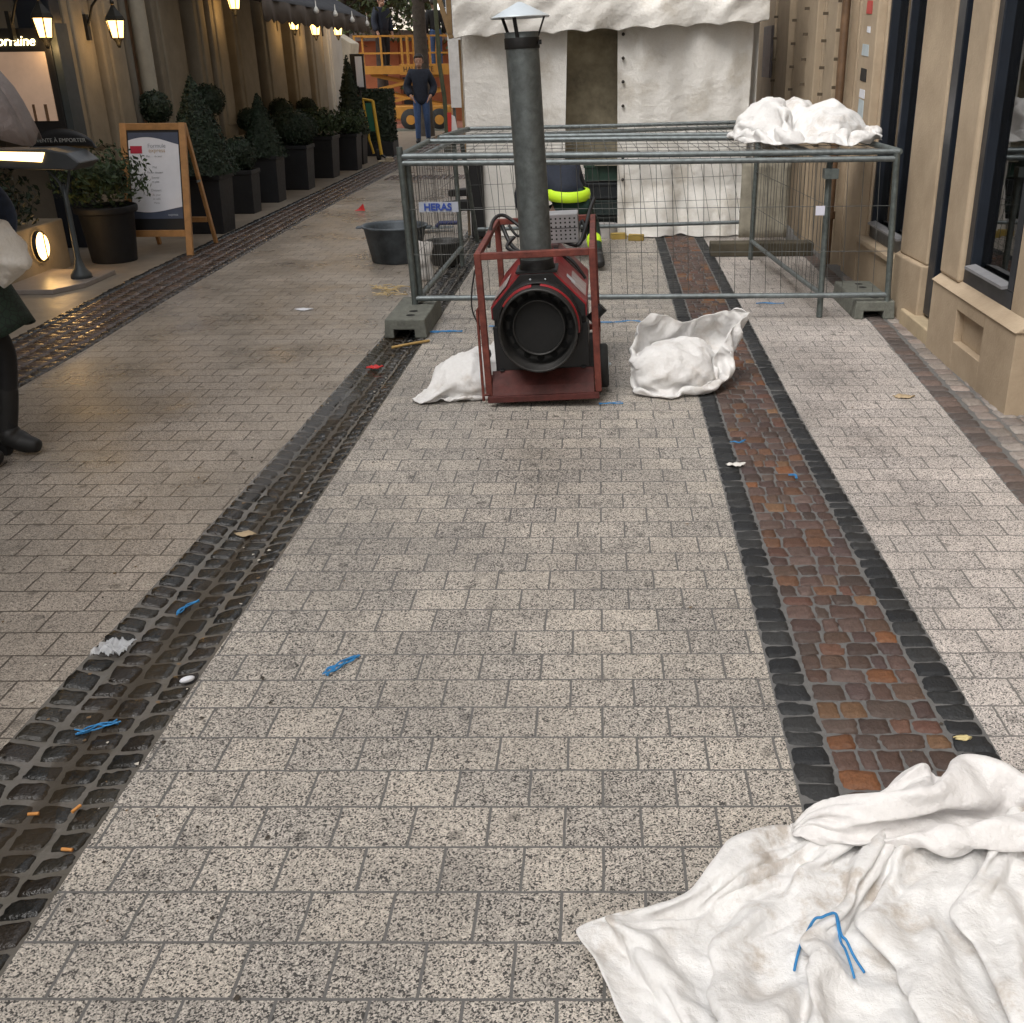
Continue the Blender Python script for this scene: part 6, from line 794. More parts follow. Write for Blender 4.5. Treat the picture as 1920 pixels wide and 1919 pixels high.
CLOTH['fencetop'] = (38, 32, [
1275,26,26,26,26,26,26,26,26,26,26,26,26,26,31,35,35,35,35,34,35,35,35,35,35,35,35,34,34,26,27,27,27,26,27,27,27,26,
1270,3,40,43,47,29,5,11,46,13,44,40,3,-13,51,57,45,12,18,39,40,30,52,47,23,32,39,38,33,14,31,31,43,52,29,13,38,10,
1264,25,35,39,44,-1,-1,49,44,33,43,-2,-18,28,48,55,53,11,27,22,46,39,46,33,18,47,36,39,21,22,23,42,49,59,58,22,8,19,
1259,19,42,52,13,-18,38,42,50,55,16,-33,10,43,34,55,56,23,35,-4,49,39,50,35,16,48,36,19,43,30,25,26,59,56,61,54,17,2,
1254,25,37,26,26,17,31,30,43,42,39,-30,25,21,36,54,53,35,40,0,42,31,50,30,24,28,19,37,49,48,37,30,48,49,50,54,49,-1,
1248,1,31,46,39,32,30,39,26,36,28,-4,27,27,29,33,47,39,47,13,44,40,28,1,44,36,12,50,45,47,52,29,33,49,55,50,44,25,
1243,-15,50,52,26,41,38,52,27,34,38,4,21,-3,46,36,20,19,47,49,30,35,7,24,53,32,33,25,45,47,42,23,45,54,57,36,42,50,
1238,16,31,14,44,38,54,56,46,39,23,4,20,-13,47,17,-3,38,54,42,27,54,35,25,37,28,49,28,1,39,41,55,46,55,52,52,44,35,
1232,-9,36,17,47,52,55,54,44,50,31,9,-16,20,32,3,9,35,52,37,43,47,35,38,41,38,42,38,-8,19,48,57,54,51,52,55,50,22,
1227,-22,35,48,45,40,51,54,46,46,36,13,-22,43,36,-2,-1,26,48,49,45,15,45,48,57,58,33,39,8,1,35,56,50,55,54,46,44,31,
1221,-9,26,39,36,49,42,38,45,45,43,33,-5,61,43,-2,-16,21,42,57,31,6,49,59,53,37,56,48,21,22,11,44,42,53,52,33,56,38,
1216,-16,31,19,39,41,30,45,44,43,46,45,22,57,44,9,-16,17,51,51,33,12,42,54,47,36,51,50,55,29,6,29,42,47,52,33,50,38,
1211,-25,48,-21,42,48,51,39,21,46,49,40,45,32,32,38,15,14,46,55,45,30,35,24,55,40,55,53,25,53,37,18,38,45,40,38,35,36,
1205,-13,28,19,38,42,32,39,9,36,49,45,56,42,34,18,36,22,40,54,41,28,19,40,59,58,55,55,29,53,45,27,26,44,37,22,39,23,
1200,11,37,25,15,33,16,21,13,45,52,52,56,40,56,39,14,20,38,47,21,33,44,50,59,53,54,57,45,42,50,44,30,33,43,6,27,14,
1195,26,30,17,36,25,-24,9,40,55,51,53,52,45,64,63,30,10,11,22,25,52,56,56,50,53,54,57,56,34,27,42,50,48,14,33,41,-19,
1190,6,49,39,20,22,-34,10,51,52,45,52,50,53,72,68,29,-15,25,43,31,42,51,55,55,53,55,56,55,41,48,19,19,48,47,30,27,-16,
1197,-8,42,45,28,12,-27,15,49,51,36,51,59,53,58,64,29,-9,40,51,38,37,52,56,56,53,53,55,57,40,45,40,6,22,41,38,14,8,
1211,-3,37,53,7,16,-23,18,41,44,37,52,60,56,42,38,40,17,53,52,47,29,47,56,54,54,57,50,59,50,46,35,0,18,40,9,45,7,
1225,-28,59,32,27,17,-18,9,32,45,48,50,56,61,57,22,21,44,45,54,49,28,46,55,55,56,57,49,51,55,50,27,1,20,34,-10,34,40,
1239,-29,32,44,46,16,-17,-6,22,52,57,49,54,57,59,47,28,28,36,46,34,48,54,53,56,58,52,48,55,45,51,4,28,28,16,1,25,42,
1253,-24,10,53,56,22,-35,-1,27,61,32,55,50,56,57,50,32,37,43,54,43,32,51,53,53,49,50,56,54,43,45,17,3,31,37,17,12,27,
1267,19,-29,43,54,9,-3,23,7,41,33,50,45,54,57,41,49,36,56,57,49,28,44,48,42,53,49,47,49,45,27,14,24,39,28,47,37,-28,
1281,26,1,10,43,28,25,11,10,6,37,43,41,50,57,55,49,44,51,55,45,43,42,44,40,44,34,44,41,44,27,28,39,27,29,39,38,-32,
1295,3,40,17,40,40,36,10,3,-11,9,44,42,50,59,52,52,53,53,53,46,54,46,31,3,38,41,55,36,28,25,36,48,39,14,29,44,-26,
1309,11,24,49,36,43,43,26,-1,-9,-3,3,38,52,62,53,56,56,58,53,52,50,26,13,-4,43,45,46,21,32,36,50,28,43,56,17,23,-22,
1324,-11,42,56,55,44,25,42,14,3,-8,-21,20,53,50,56,57,60,63,60,49,37,-1,3,5,41,50,25,30,40,45,36,35,51,44,37,28,-37,
1338,14,36,48,46,46,28,30,27,9,15,-21,-5,48,49,53,54,66,60,56,42,30,19,3,-16,26,56,47,20,31,48,56,27,24,44,55,13,-32,
1352,26,42,8,26,46,55,31,27,10,39,22,-15,34,33,42,52,62,57,52,36,16,9,17,-12,36,50,38,40,32,35,58,37,16,52,44,-9,-18,
1366,26,40,29,29,26,27,14,39,54,45,-13,9,37,31,34,48,53,52,46,-8,16,27,16,38,37,49,40,38,25,25,48,55,44,36,-6,-26,19,
1380,-10,54,46,28,-6,32,45,28,45,46,4,5,44,30,40,47,45,33,33,10,35,21,22,48,39,34,42,24,21,30,45,54,45,11,-7,-26,36,
1394,14,14,14,32,34,33,34,33,34,33,34,33,34,33,34,33,33,32,32,33,32,32,33,32,32,33,32,32,33,32,32,25,12,12,13,12,12,
9688,-24,-23,-23,-23,-24,-23,-23,-23,-24,-23,-23,-23,-23,-11,0,0,0,0,0,0,0,0,0,0,0,0,0,5,22,22,23,22,22,22,23,22,22,
9722,-27,-21,-28,-6,-24,-39,-40,5,0,-21,-32,-39,-40,-15,3,13,15,-13,-7,9,4,-3,4,-12,17,-11,18,-9,33,19,22,-5,-15,21,45,12,48,
9756,-15,-19,-18,-17,-40,-41,-13,6,0,-25,-41,-45,-31,-6,6,5,9,-4,-1,-3,5,-7,5,-8,3,-4,24,-10,27,14,-1,-15,-3,3,43,52,34,
9791,-8,-9,-11,-40,-43,-20,-9,-1,4,-39,-46,-38,-16,-5,7,5,8,-3,-7,-6,3,-1,3,-4,-1,2,3,11,19,5,3,-2,3,-7,9,34,53,
9825,16,-24,-42,-38,-9,-8,-4,-7,-25,-25,-42,-27,-17,-12,5,5,15,-2,-2,-5,-4,-9,4,-26,24,-10,20,13,15,6,4,-6,3,9,1,11,37,
9860,-8,-22,-22,-22,-9,2,-6,-17,-22,-30,-24,-25,-36,-24,22,6,8,8,1,-7,-14,-1,-17,-7,10,-2,8,24,22,14,-4,-4,-1,11,2,8,13,
9894,-9,-6,-18,-26,-1,5,-15,-19,-31,-42,-9,-20,-51,-21,18,28,0,10,11,-20,-6,-1,-10,-10,-3,-2,3,26,26,25,-3,-23,-9,3,24,-9,20,
9928,-21,19,-38,-2,-2,-8,-12,-18,-38,-23,-21,-33,-41,-3,18,14,14,9,4,-22,8,-12,-7,-2,-5,-15,-1,38,22,21,-1,-22,0,0,1,-2,16,
9963,-39,9,0,-10,-10,-11,-7,-13,-21,-21,-27,-37,-35,5,16,17,11,9,-10,-8,1,-20,2,5,-8,-24,-3,37,30,5,-5,-7,3,7,-5,1,-2,
9997,-33,7,10,-18,-12,9,-9,-23,-20,-21,-27,-41,-27,7,18,19,13,8,-13,-9,-22,-3,8,-1,-7,-26,-7,30,40,10,-9,-5,-1,2,11,2,-25,
10032,-29,-28,-5,34,-1,-21,-39,-22,0,-7,-16,-36,-20,4,21,25,13,5,-8,-14,-22,-3,8,-8,-31,3,-4,24,19,31,2,-5,0,-2,-6,-3,-24,
10066,-28,-23,-7,29,-31,-47,-25,-5,-2,0,5,-22,-6,4,19,26,10,0,-2,-15,-23,-24,1,-3,-29,11,11,1,15,34,20,-9,-12,-13,-14,-17,7,
10100,-24,-13,-15,-16,-29,-28,-17,-3,3,12,-1,-2,8,7,13,15,11,0,-2,-16,-24,-24,-20,3,-26,-11,5,35,12,-4,32,16,-22,-23,-5,6,-17,
10135,-11,-23,-3,-23,-30,-26,-6,-8,5,8,1,9,7,6,13,13,11,5,-6,-21,-26,-24,-18,-13,-14,-21,-6,33,-20,7,38,34,-3,-19,-22,6,-17,
10169,-27,-3,-13,-40,-33,10,4,-4,6,5,5,10,3,5,7,17,15,5,-11,-28,-25,-16,-13,-14,-16,-15,-12,6,-13,4,11,27,25,-6,-38,-21,19,
10204,-30,2,-25,-36,-15,11,10,3,5,5,6,9,3,5,4,11,14,15,-25,-26,-17,-15,-10,-22,-13,-10,-12,-11,2,3,-15,28,20,-30,-9,-10,11,
10238,-24,4,-22,-33,-4,13,8,5,5,4,7,6,5,4,4,10,8,15,-18,-28,-16,-15,-17,-18,-11,-11,-9,-11,-7,-10,0,-1,12,-3,-5,-6,-4,
10271,-2,-22,-18,-10,4,11,7,5,4,7,7,3,2,9,6,8,6,10,-14,-24,-23,-13,-14,-17,-14,-13,-7,-10,-9,-8,-8,3,-2,2,-4,-8,-16,
10302,10,-20,-8,-3,2,11,6,5,5,8,8,-2,-4,15,14,12,4,0,-17,-22,-23,-19,-10,-14,-14,-11,-6,-10,-10,-7,-5,0,-2,-8,-18,11,-36,
10334,9,2,1,-1,-1,10,6,5,5,6,7,-2,2,8,14,13,-14,1,-8,-20,-18,-18,-12,-14,-12,-9,-7,-7,-8,-9,-6,0,-3,-20,-31,-33,9,
10366,22,11,2,1,0,7,13,2,1,10,5,5,4,3,1,7,-12,-2,-21,-21,-1,-10,-8,-11,-12,-11,-1,-5,-13,-9,-11,-2,-12,-29,-37,-25,6,
10398,47,12,-3,0,4,1,22,4,-3,10,7,9,2,1,-2,-9,-5,-23,-12,-18,-1,-13,-5,3,-18,-5,15,-3,-20,-14,-18,-21,-7,-26,-48,-38,25,
10429,30,43,8,1,-7,-1,-2,34,7,10,9,8,2,0,-5,-11,-17,-18,-11,-17,2,-12,-7,-4,-16,3,15,-8,-13,-28,-34,4,-19,-42,-31,-31,10,
10461,1,53,46,0,-20,-10,11,23,36,18,3,6,3,0,-2,-14,-19,-18,-15,-9,-8,-8,-9,-11,-20,15,11,-17,-13,-33,-27,-6,-21,-35,-34,-22,-3,
10493,7,24,51,4,-5,-22,15,27,52,30,5,6,6,-1,-11,-12,-11,-15,-17,-14,-15,-12,-14,-36,-5,37,12,-23,-35,-35,-2,-15,-31,-34,-40,-2,-16,
10524,20,9,3,27,17,-16,-8,34,50,40,37,8,7,-1,-11,-10,-12,-10,-15,-19,-20,-19,-30,-41,1,40,-5,-48,-27,2,-6,-45,-28,-5,-43,1,-23,
10556,39,14,1,2,24,-30,10,21,37,48,50,21,-4,10,1,-8,-15,-13,-11,-20,-25,-33,-36,-36,-9,31,-23,-36,-12,5,-27,-33,-10,-21,-36,-13,-8,
10588,29,-7,23,31,12,-36,25,22,28,32,52,41,-6,-16,11,17,-10,-14,-14,-22,-28,-34,-35,-38,-25,8,-8,-26,-5,-7,-9,-24,-22,-25,-19,-14,-31,
10620,16,-4,38,27,-8,-1,24,27,27,20,39,54,-1,-42,7,30,13,-8,-15,-21,-33,-44,-30,-38,-21,6,-13,-20,-22,-12,6,-4,-19,-20,-21,-34,-47,
10651,21,6,26,20,4,24,1,22,16,3,54,43,18,-43,-6,23,13,18,-8,-47,-32,-21,-33,-23,-19,-9,-5,-21,-15,-5,-8,-3,-16,-30,-45,-45,-20,
10683,21,13,29,21,18,32,-12,-7,10,23,42,49,9,-44,0,2,10,4,19,-38,-27,-31,-11,-12,-23,-15,-9,-12,-6,-9,-25,7,-19,-47,-42,-48,-14,
10715,32,31,32,11,10,9,10,10,9,10,9,10,9,10,10,7,-7,-12,-12,-12,-12,-13,-12,-12,-12,-12,-12,-12,-12,-13,-12,-20,-32,-33,-33,-32,-33,
1388,0,0,0,0,0,0,0,0,0,0,0,0,0,0,0,0,0,0,0,0,0,0,0,0,0,0,0,0,2,1,2,2,2,2,1,2,2,
1388,33,7,-3,-25,-8,35,15,-15,-44,10,0,26,16,15,-2,-21,-38,13,27,-13,-16,12,4,19,-12,7,-34,27,-36,22,-1,18,-3,12,1,-28,-2,
1389,42,6,-47,-1,40,37,-16,-30,-36,3,32,33,26,-12,10,-15,-54,-20,43,-7,-30,17,17,46,4,-33,-26,44,-36,-2,38,4,-1,-8,-9,-7,-34,
1390,42,-27,-20,37,44,28,-56,-38,-13,32,45,40,-24,-23,17,-4,-54,-34,33,-21,26,16,-6,60,-6,-51,20,49,-33,-28,41,1,-15,10,-16,-36,-17,
1391,28,0,24,9,24,29,-55,-33,17,22,40,14,-45,-23,-3,15,-17,-47,47,-22,-3,-4,27,19,-9,-29,43,40,-14,-47,29,25,4,-28,2,-20,-39,
1391,49,35,4,-28,5,52,-37,-34,27,-4,46,-9,-17,9,-32,13,-34,-42,54,-23,-34,30,42,6,-32,-39,12,29,11,-17,40,30,-6,-6,-20,-14,-45,
1392,60,25,-21,-33,30,48,-11,-42,-12,10,60,-8,29,11,-39,-50,-49,15,27,-39,-22,49,44,9,-48,-29,-15,-6,19,35,52,-28,-21,2,2,-35,1,
1393,35,12,-26,5,34,4,-5,-18,-25,47,34,41,42,-14,-55,-67,-26,27,-20,-25,-6,34,46,19,-50,1,-11,-36,23,36,6,-27,14,-11,-4,16,-31,
1394,17,-4,-22,13,4,-3,9,-8,34,47,39,39,44,-34,-60,-63,-32,25,-31,-24,23,34,9,29,-35,29,-11,-34,-29,1,2,-4,23,18,-13,20,-34,
1394,4,2,0,-2,18,-24,11,25,45,41,40,48,27,-46,-53,-59,-54,-3,-22,7,50,16,-26,8,7,38,6,-42,-43,-29,-1,19,-12,8,26,22,-34,
1395,28,8,25,-22,-2,5,12,27,41,40,41,46,10,-41,-61,-63,-56,-37,-5,30,54,-4,-8,14,23,-1,18,-26,-50,-45,-12,26,-20,-6,29,-2,1,
1396,16,27,51,-17,0,6,17,27,39,37,36,44,-15,-41,-60,-68,-47,-27,-18,33,54,27,0,6,26,-18,-15,-16,-26,-45,-38,21,4,-14,-17,-1,28,
1397,26,33,43,27,6,-2,-10,46,34,28,40,25,-44,-46,-40,-54,-49,-34,-7,28,42,38,37,3,21,-10,-24,-38,-22,-38,-27,-12,18,-31,-1,-21,30,
1397,42,0,38,42,13,-30,32,55,37,27,35,9,-38,-45,-52,-39,-52,-36,7,35,43,53,35,4,-1,6,-14,-41,-21,-36,-33,-33,-18,-26,40,-11,-12,
1398,23,-7,23,22,14,30,49,51,36,30,26,1,-41,-22,-39,-53,-54,-41,27,44,39,30,20,-5,11,9,-4,-12,-30,-27,-32,-37,-40,-21,39,6,-51,
1399,29,7,14,-12,9,63,58,40,34,37,26,-13,-36,-12,-14,-47,-61,-65,47,50,26,19,5,19,7,-16,10,6,-45,-43,-35,-5,-15,-21,15,-26,-42,
1400,46,18,-31,-28,32,70,60,37,43,39,20,-22,-23,-3,-8,-45,-62,-55,24,46,33,24,14,8,-9,-2,2,-2,-42,-26,-55,-45,-7,20,30,-35,-54,
1402,38,-13,-15,-24,49,67,55,43,39,43,22,-17,-14,-16,-10,-43,-57,-36,20,34,44,18,4,7,16,-9,-13,-6,-42,-36,-40,-54,12,32,-18,-26,-44,
1405,24,-23,16,-35,45,63,53,46,39,43,21,1,7,-34,-39,-33,-45,-18,13,26,54,34,3,14,15,-19,-45,-9,-26,-34,-45,-59,4,21,-27,-6,-38,
1407,5,-19,26,-36,33,67,57,46,37,36,36,18,-5,1,-49,-56,-15,-9,0,18,50,32,11,14,5,-27,-45,-28,-16,-29,-47,-58,-6,-7,-30,-4,-1,
1410,8,-32,16,-13,24,71,51,55,25,30,31,23,17,6,-25,-55,-17,-1,3,-4,13,21,21,11,-11,-21,-21,-19,-34,-24,-50,-44,-31,-33,-8,-7,26,
1413,-2,-20,-10,5,40,54,50,58,9,44,29,38,8,-4,-20,-45,13,12,-16,-12,-41,0,24,26,-21,-1,10,-23,-42,-38,-47,-42,-45,-9,38,-5,-16,
1416,-6,-13,-2,9,14,58,43,63,7,38,35,41,15,-17,-40,-4,39,2,-14,-18,-49,-34,16,11,-14,10,9,-29,-35,-39,-51,-38,-2,30,22,-35,-26,
1419,30,-23,-35,5,0,47,59,49,43,18,38,40,23,-30,-27,20,21,12,-3,-37,-35,-38,-10,21,-18,-9,3,-37,-31,-42,-34,39,-8,1,-42,-28,10,
1422,55,0,-28,-35,-19,13,65,50,28,47,38,38,23,-26,16,16,-8,9,-7,-31,-12,-29,-37,-23,-17,12,-10,-40,-44,-37,32,10,-16,-37,-30,8,14,
1424,63,41,-15,-40,-54,-19,58,64,25,42,30,39,29,-10,21,3,-12,5,-15,-12,-14,-45,-50,-38,-16,13,-16,-32,-58,6,16,-12,-18,-18,35,-18,7,
1427,43,38,17,-25,-50,5,-4,52,45,29,13,37,25,31,2,8,-13,-4,6,-21,-37,-46,-48,-49,-28,7,-14,-35,-16,13,-2,-17,16,34,18,-19,-30,
1430,14,17,15,5,0,21,-38,9,49,35,14,33,23,7,22,17,1,-6,-8,-32,-40,-42,-48,-52,-43,-6,9,19,-14,20,-15,-18,47,27,-5,-24,-35,
1433,-36,16,32,40,36,14,-36,-33,30,33,24,12,29,-9,16,23,21,-1,-25,-36,-45,-36,-43,-54,8,-25,25,42,-37,-33,-2,31,49,13,-27,-35,-7,
1436,-36,-13,19,41,42,42,-47,-16,-2,12,18,19,30,-3,4,18,18,6,-15,-26,-45,-43,-39,-23,38,-4,-27,17,-10,-24,25,21,20,-18,-30,13,-12,
1438,-29,10,1,12,49,26,-33,-29,-12,6,10,11,26,5,16,1,22,0,-12,-9,-19,-41,-35,-11,23,20,-20,-32,25,-8,7,23,-25,-22,20,-10,1,
1441,3,3,3,2,2,2,2,1,2,2,2,2,2,2,2,1,-3,-5,-5,-5,-5,-4,-5,-5,-5,-5,-5,-5,-4,-5,-5,-3,1,1,1,1,0,])
CLOTH['bagr'] = (32, 32, [
262,20,19,19,20,19,19,21,21,21,21,21,21,20,16,15,15,15,20,21,21,21,21,15,10,9,9,10,9,9,4,1,
254,3,17,19,16,25,20,19,30,37,30,31,20,-7,14,15,31,21,25,24,13,21,28,24,-3,23,13,9,17,7,-4,-25,
246,-11,8,25,27,34,28,11,29,34,39,37,32,-1,8,11,29,36,26,24,8,21,26,24,4,-1,22,7,11,13,-20,-19,
238,-17,13,26,38,29,29,33,26,19,31,26,29,27,22,18,32,29,31,24,10,8,25,24,10,-9,2,10,16,11,-20,-21,
229,-12,30,16,33,38,32,17,28,26,26,19,27,37,27,28,33,35,34,32,11,10,8,21,8,-14,2,-4,22,21,-18,-31,
221,-5,25,28,26,24,22,25,25,33,36,33,26,36,24,29,42,35,37,35,23,7,7,4,8,5,3,-23,2,33,-19,-35,
213,0,32,15,12,22,23,34,35,35,37,35,36,37,31,27,31,34,45,34,30,16,14,-5,9,-3,2,-10,-22,18,-26,-17,
213,3,20,4,15,25,32,40,35,39,39,38,37,37,31,22,28,36,35,39,28,14,33,13,-3,3,-2,-5,-23,-19,-6,-23,
213,2,15,6,30,32,25,27,39,40,39,40,39,39,25,34,29,30,26,23,43,11,28,33,11,-11,-1,-10,-15,-17,-20,-17,
213,6,15,8,12,33,32,38,38,38,38,39,39,39,38,33,34,28,28,4,19,37,19,34,18,8,4,-13,-20,-8,-26,-26,
213,12,9,18,17,22,27,39,40,39,39,39,39,39,39,39,33,31,25,19,-14,33,32,27,35,21,-12,-12,-9,-8,-34,-27,
213,-9,18,2,31,36,33,35,40,41,41,39,41,39,37,38,36,30,24,6,-6,16,39,33,33,30,14,-17,-20,-12,-25,-35,
213,-26,7,35,15,40,36,40,41,42,42,41,41,38,36,36,35,30,21,4,-3,8,34,35,33,28,27,8,-25,-26,-31,-23,
213,-14,3,28,23,26,40,41,40,42,42,41,40,35,33,38,37,29,20,0,5,6,30,31,29,18,31,31,-19,-26,-25,-24,
213,3,9,20,30,9,31,40,40,41,43,40,36,35,37,40,34,29,24,-1,-5,8,28,24,33,32,14,34,11,-30,-30,-17,
213,-5,33,10,19,15,30,34,37,42,43,41,36,36,39,40,32,24,28,-7,14,7,19,22,19,32,20,21,24,1,-27,-26,
213,13,4,19,15,19,24,37,38,40,43,41,39,35,39,38,31,36,22,18,2,12,19,32,9,-4,12,14,24,24,-2,-29,
215,-3,-11,32,26,22,28,34,38,37,39,41,40,38,38,37,41,37,31,22,14,3,13,37,22,-3,-2,-3,-1,7,19,0,
222,13,-19,0,28,36,35,29,36,33,39,39,40,41,39,40,41,31,23,18,23,25,18,34,31,9,-4,-5,-2,-7,0,14,
229,17,0,-10,8,39,36,25,34,30,39,39,40,41,40,39,42,31,10,17,23,33,40,38,30,21,4,-3,-5,-10,0,-3,
236,20,-14,-3,20,25,38,27,21,36,38,39,40,41,39,38,39,34,27,7,18,42,39,36,31,21,20,10,-6,-10,-10,-9,
243,20,-13,2,0,27,37,33,21,38,37,38,40,39,39,35,35,32,32,32,5,30,42,36,17,23,25,25,16,-3,-23,-15,
250,16,3,-2,7,6,26,34,38,37,34,35,33,40,39,36,28,29,35,33,28,19,39,41,31,24,18,14,7,9,-7,-19,
256,-20,4,11,15,13,27,35,39,37,29,39,30,31,35,37,32,21,35,32,33,35,38,39,36,27,-6,10,8,2,18,-1,
263,-20,-7,10,17,27,25,34,34,36,35,32,36,18,30,34,32,28,34,36,36,32,40,38,34,23,20,22,11,5,-7,4,
270,-11,-10,10,20,27,30,31,31,31,31,33,33,27,21,33,23,30,26,41,41,35,32,31,36,33,31,26,17,12,4,-17,
279,-6,6,3,19,27,29,30,32,32,21,22,35,33,24,29,31,4,33,40,36,32,39,22,30,32,28,28,30,18,11,-6,
294,4,9,7,12,27,26,28,30,36,27,12,27,34,32,17,27,1,35,35,32,34,37,24,16,31,31,27,26,8,19,30,
308,17,19,8,6,20,24,28,27,30,35,11,12,35,33,7,28,6,33,34,32,28,31,22,14,32,26,26,26,35,15,9,
323,23,28,3,18,6,24,24,27,27,33,25,0,26,28,18,22,2,33,29,29,28,23,22,11,38,23,27,25,25,14,13,
337,24,33,-7,20,15,22,20,29,26,18,20,25,8,27,21,23,2,26,24,30,28,18,10,25,33,16,20,23,24,14,24,
352,19,19,19,18,19,19,19,18,18,19,18,19,19,20,20,20,19,20,20,20,21,20,21,21,21,20,21,21,20,20,19,
6675,-9,-8,-9,-8,-9,-7,2,2,2,1,2,2,3,14,14,15,15,3,0,0,0,0,9,19,18,19,18,19,19,13,12,
6692,-34,5,-3,-29,0,2,-6,-16,-7,-9,8,17,19,17,22,-8,-1,11,0,8,10,-8,-7,20,17,29,29,19,11,29,20,
6708,-34,-12,-3,-19,12,3,-29,-25,-18,-4,13,18,16,31,11,-2,-2,-1,17,4,14,9,-2,17,26,15,29,34,-9,16,36,
6725,-25,-18,2,-8,-6,4,-13,-26,-17,-2,9,23,-5,0,2,14,7,-3,14,7,16,17,9,22,30,12,24,43,-10,7,27,
6741,-14,-7,-8,-17,0,-14,-23,-16,12,-11,1,31,0,-25,-5,2,4,13,5,22,8,31,15,23,39,27,7,36,-9,9,15,
6758,-4,-6,-6,-25,-24,-29,-19,18,7,-1,-7,14,27,-15,-20,-15,-3,1,14,23,22,20,32,26,24,40,28,12,6,0,6,
6774,6,0,-32,-37,-26,-28,9,1,-14,-4,5,15,19,1,16,0,-25,-10,8,13,13,25,31,34,31,38,35,24,6,-13,0,
6784,21,-21,-38,-35,-31,-16,-3,-4,-7,-6,-5,0,14,29,6,17,7,4,-2,11,11,2,22,37,38,38,38,32,13,-19,-11,
6794,25,-27,-39,-24,-28,-30,-23,-6,-4,-1,1,6,8,27,17,-2,23,16,14,10,9,1,11,22,31,38,34,35,29,-8,-26,
6803,24,-32,-36,-36,-26,-11,-12,-9,-10,3,8,6,9,9,15,1,20,13,24,21,15,3,11,17,16,23,32,29,32,-3,-19,
6812,2,-20,-29,-27,-26,-24,-3,-4,-5,8,10,10,7,3,2,10,16,17,31,32,10,5,14,6,2,28,31,28,-5,-8,13,
6822,-19,-20,-30,-17,-14,-6,-14,-1,1,7,11,5,4,6,5,10,16,19,30,35,18,10,10,7,1,-1,9,19,20,7,3,
6831,-29,-35,-12,-21,0,-7,-3,2,3,3,6,6,6,8,9,12,16,19,24,30,26,17,11,7,-1,2,-12,-4,2,14,29,
6841,-28,-32,-6,-19,2,-1,0,1,2,4,6,7,7,9,9,10,16,21,24,26,18,18,22,6,-10,4,1,-7,2,3,10,
6850,-28,-24,-5,-9,5,2,1,2,2,3,6,7,9,10,8,11,14,16,23,22,23,13,15,8,6,-3,4,-13,4,5,-14,
6860,-30,-16,7,-1,5,4,4,1,2,2,4,7,11,9,8,13,14,14,20,19,22,12,3,11,17,1,-12,-10,-22,4,-4,
6869,-20,-15,21,0,7,5,3,2,2,3,3,5,11,7,11,13,6,14,12,26,19,14,-9,14,16,-12,-11,-4,-7,-24,5,
6879,-14,-4,14,18,5,-1,7,2,6,5,3,4,7,6,9,5,8,11,14,16,26,19,-6,-9,18,2,-4,-11,-15,-12,-15,
6890,-9,9,12,19,3,1,12,4,8,6,4,4,4,4,5,6,9,12,11,15,22,17,-8,-14,-9,-1,-2,9,-4,-10,-29,
6901,-2,2,25,23,3,4,14,8,8,6,5,4,3,4,5,6,7,12,10,13,21,5,2,-19,-23,-18,-4,3,-10,4,-14,
6912,9,9,19,17,19,4,11,13,9,7,4,4,4,2,5,3,6,11,14,12,5,9,-2,-10,-24,-22,-22,-14,-10,5,7,
6923,9,25,16,26,15,10,10,14,4,8,4,3,8,-3,-1,14,-5,19,11,16,3,-1,-9,-7,-22,-20,-18,-18,-19,5,5,
6934,20,23,20,20,27,16,9,-1,4,9,9,1,3,-2,-3,22,1,9,20,13,10,-2,-9,-14,-19,-21,-18,-20,-20,-11,3,
6945,17,30,26,23,26,20,12,3,-4,9,0,-2,-6,2,9,20,15,11,10,15,17,-4,-10,-14,-19,-25,-20,-20,-24,-12,-8,
6956,27,31,28,25,14,13,17,15,5,-2,12,-9,-7,8,9,16,16,8,18,1,14,2,-12,-10,-20,-25,-28,-27,-23,-2,-20,
6967,34,33,29,22,1,-3,6,22,25,17,0,14,-20,14,-10,24,14,23,10,3,-6,5,-11,-11,-13,-17,-25,-28,-29,-26,-5,
6978,30,32,32,25,-7,-9,11,-1,17,28,29,17,-10,4,-25,9,36,17,-6,5,15,-2,-28,-21,-4,-20,-11,-15,-17,-27,-15,
6988,3,34,38,37,-2,-23,13,13,-9,22,32,24,23,-14,-38,7,38,6,-6,15,2,3,-17,-34,-7,-7,1,-16,-22,-23,-5,
6997,0,20,38,34,14,-26,6,18,-15,10,29,31,20,0,-41,8,34,-4,2,4,3,10,-16,-37,-18,13,13,-18,4,-23,-26,
7007,-1,10,38,27,19,-19,4,15,-23,6,30,23,14,16,-31,-8,33,0,3,-4,2,17,-20,-30,-1,-16,13,20,-4,-31,-16,
7016,2,-1,34,6,27,2,-2,7,-15,16,17,2,23,1,-7,-19,27,6,3,-5,-1,17,-19,-13,9,-21,22,16,-17,-33,1,
7026,7,8,7,8,7,8,6,5,4,5,5,4,3,4,3,3,4,3,3,2,0,0,0,0,0,0,0,0,0,-7,-8,
15,0,0,0,0,0,0,0,0,0,0,0,0,0,0,0,0,0,0,0,0,0,0,2,3,3,4,3,3,4,14,17,
25,-6,10,1,2,4,-7,5,10,-4,-8,-1,-1,11,3,4,-4,-12,2,2,3,6,-5,-9,-4,5,-7,-1,18,18,9,17,
35,-18,28,10,9,-13,-19,-24,7,0,-3,-2,7,34,8,18,-13,-19,-16,14,30,4,-11,-16,-17,16,7,0,10,26,18,-7,
45,-13,13,19,-10,-17,-22,2,12,-6,-3,1,-13,20,22,22,9,-12,-20,-1,30,28,-15,-25,-27,4,22,13,3,20,30,-10,
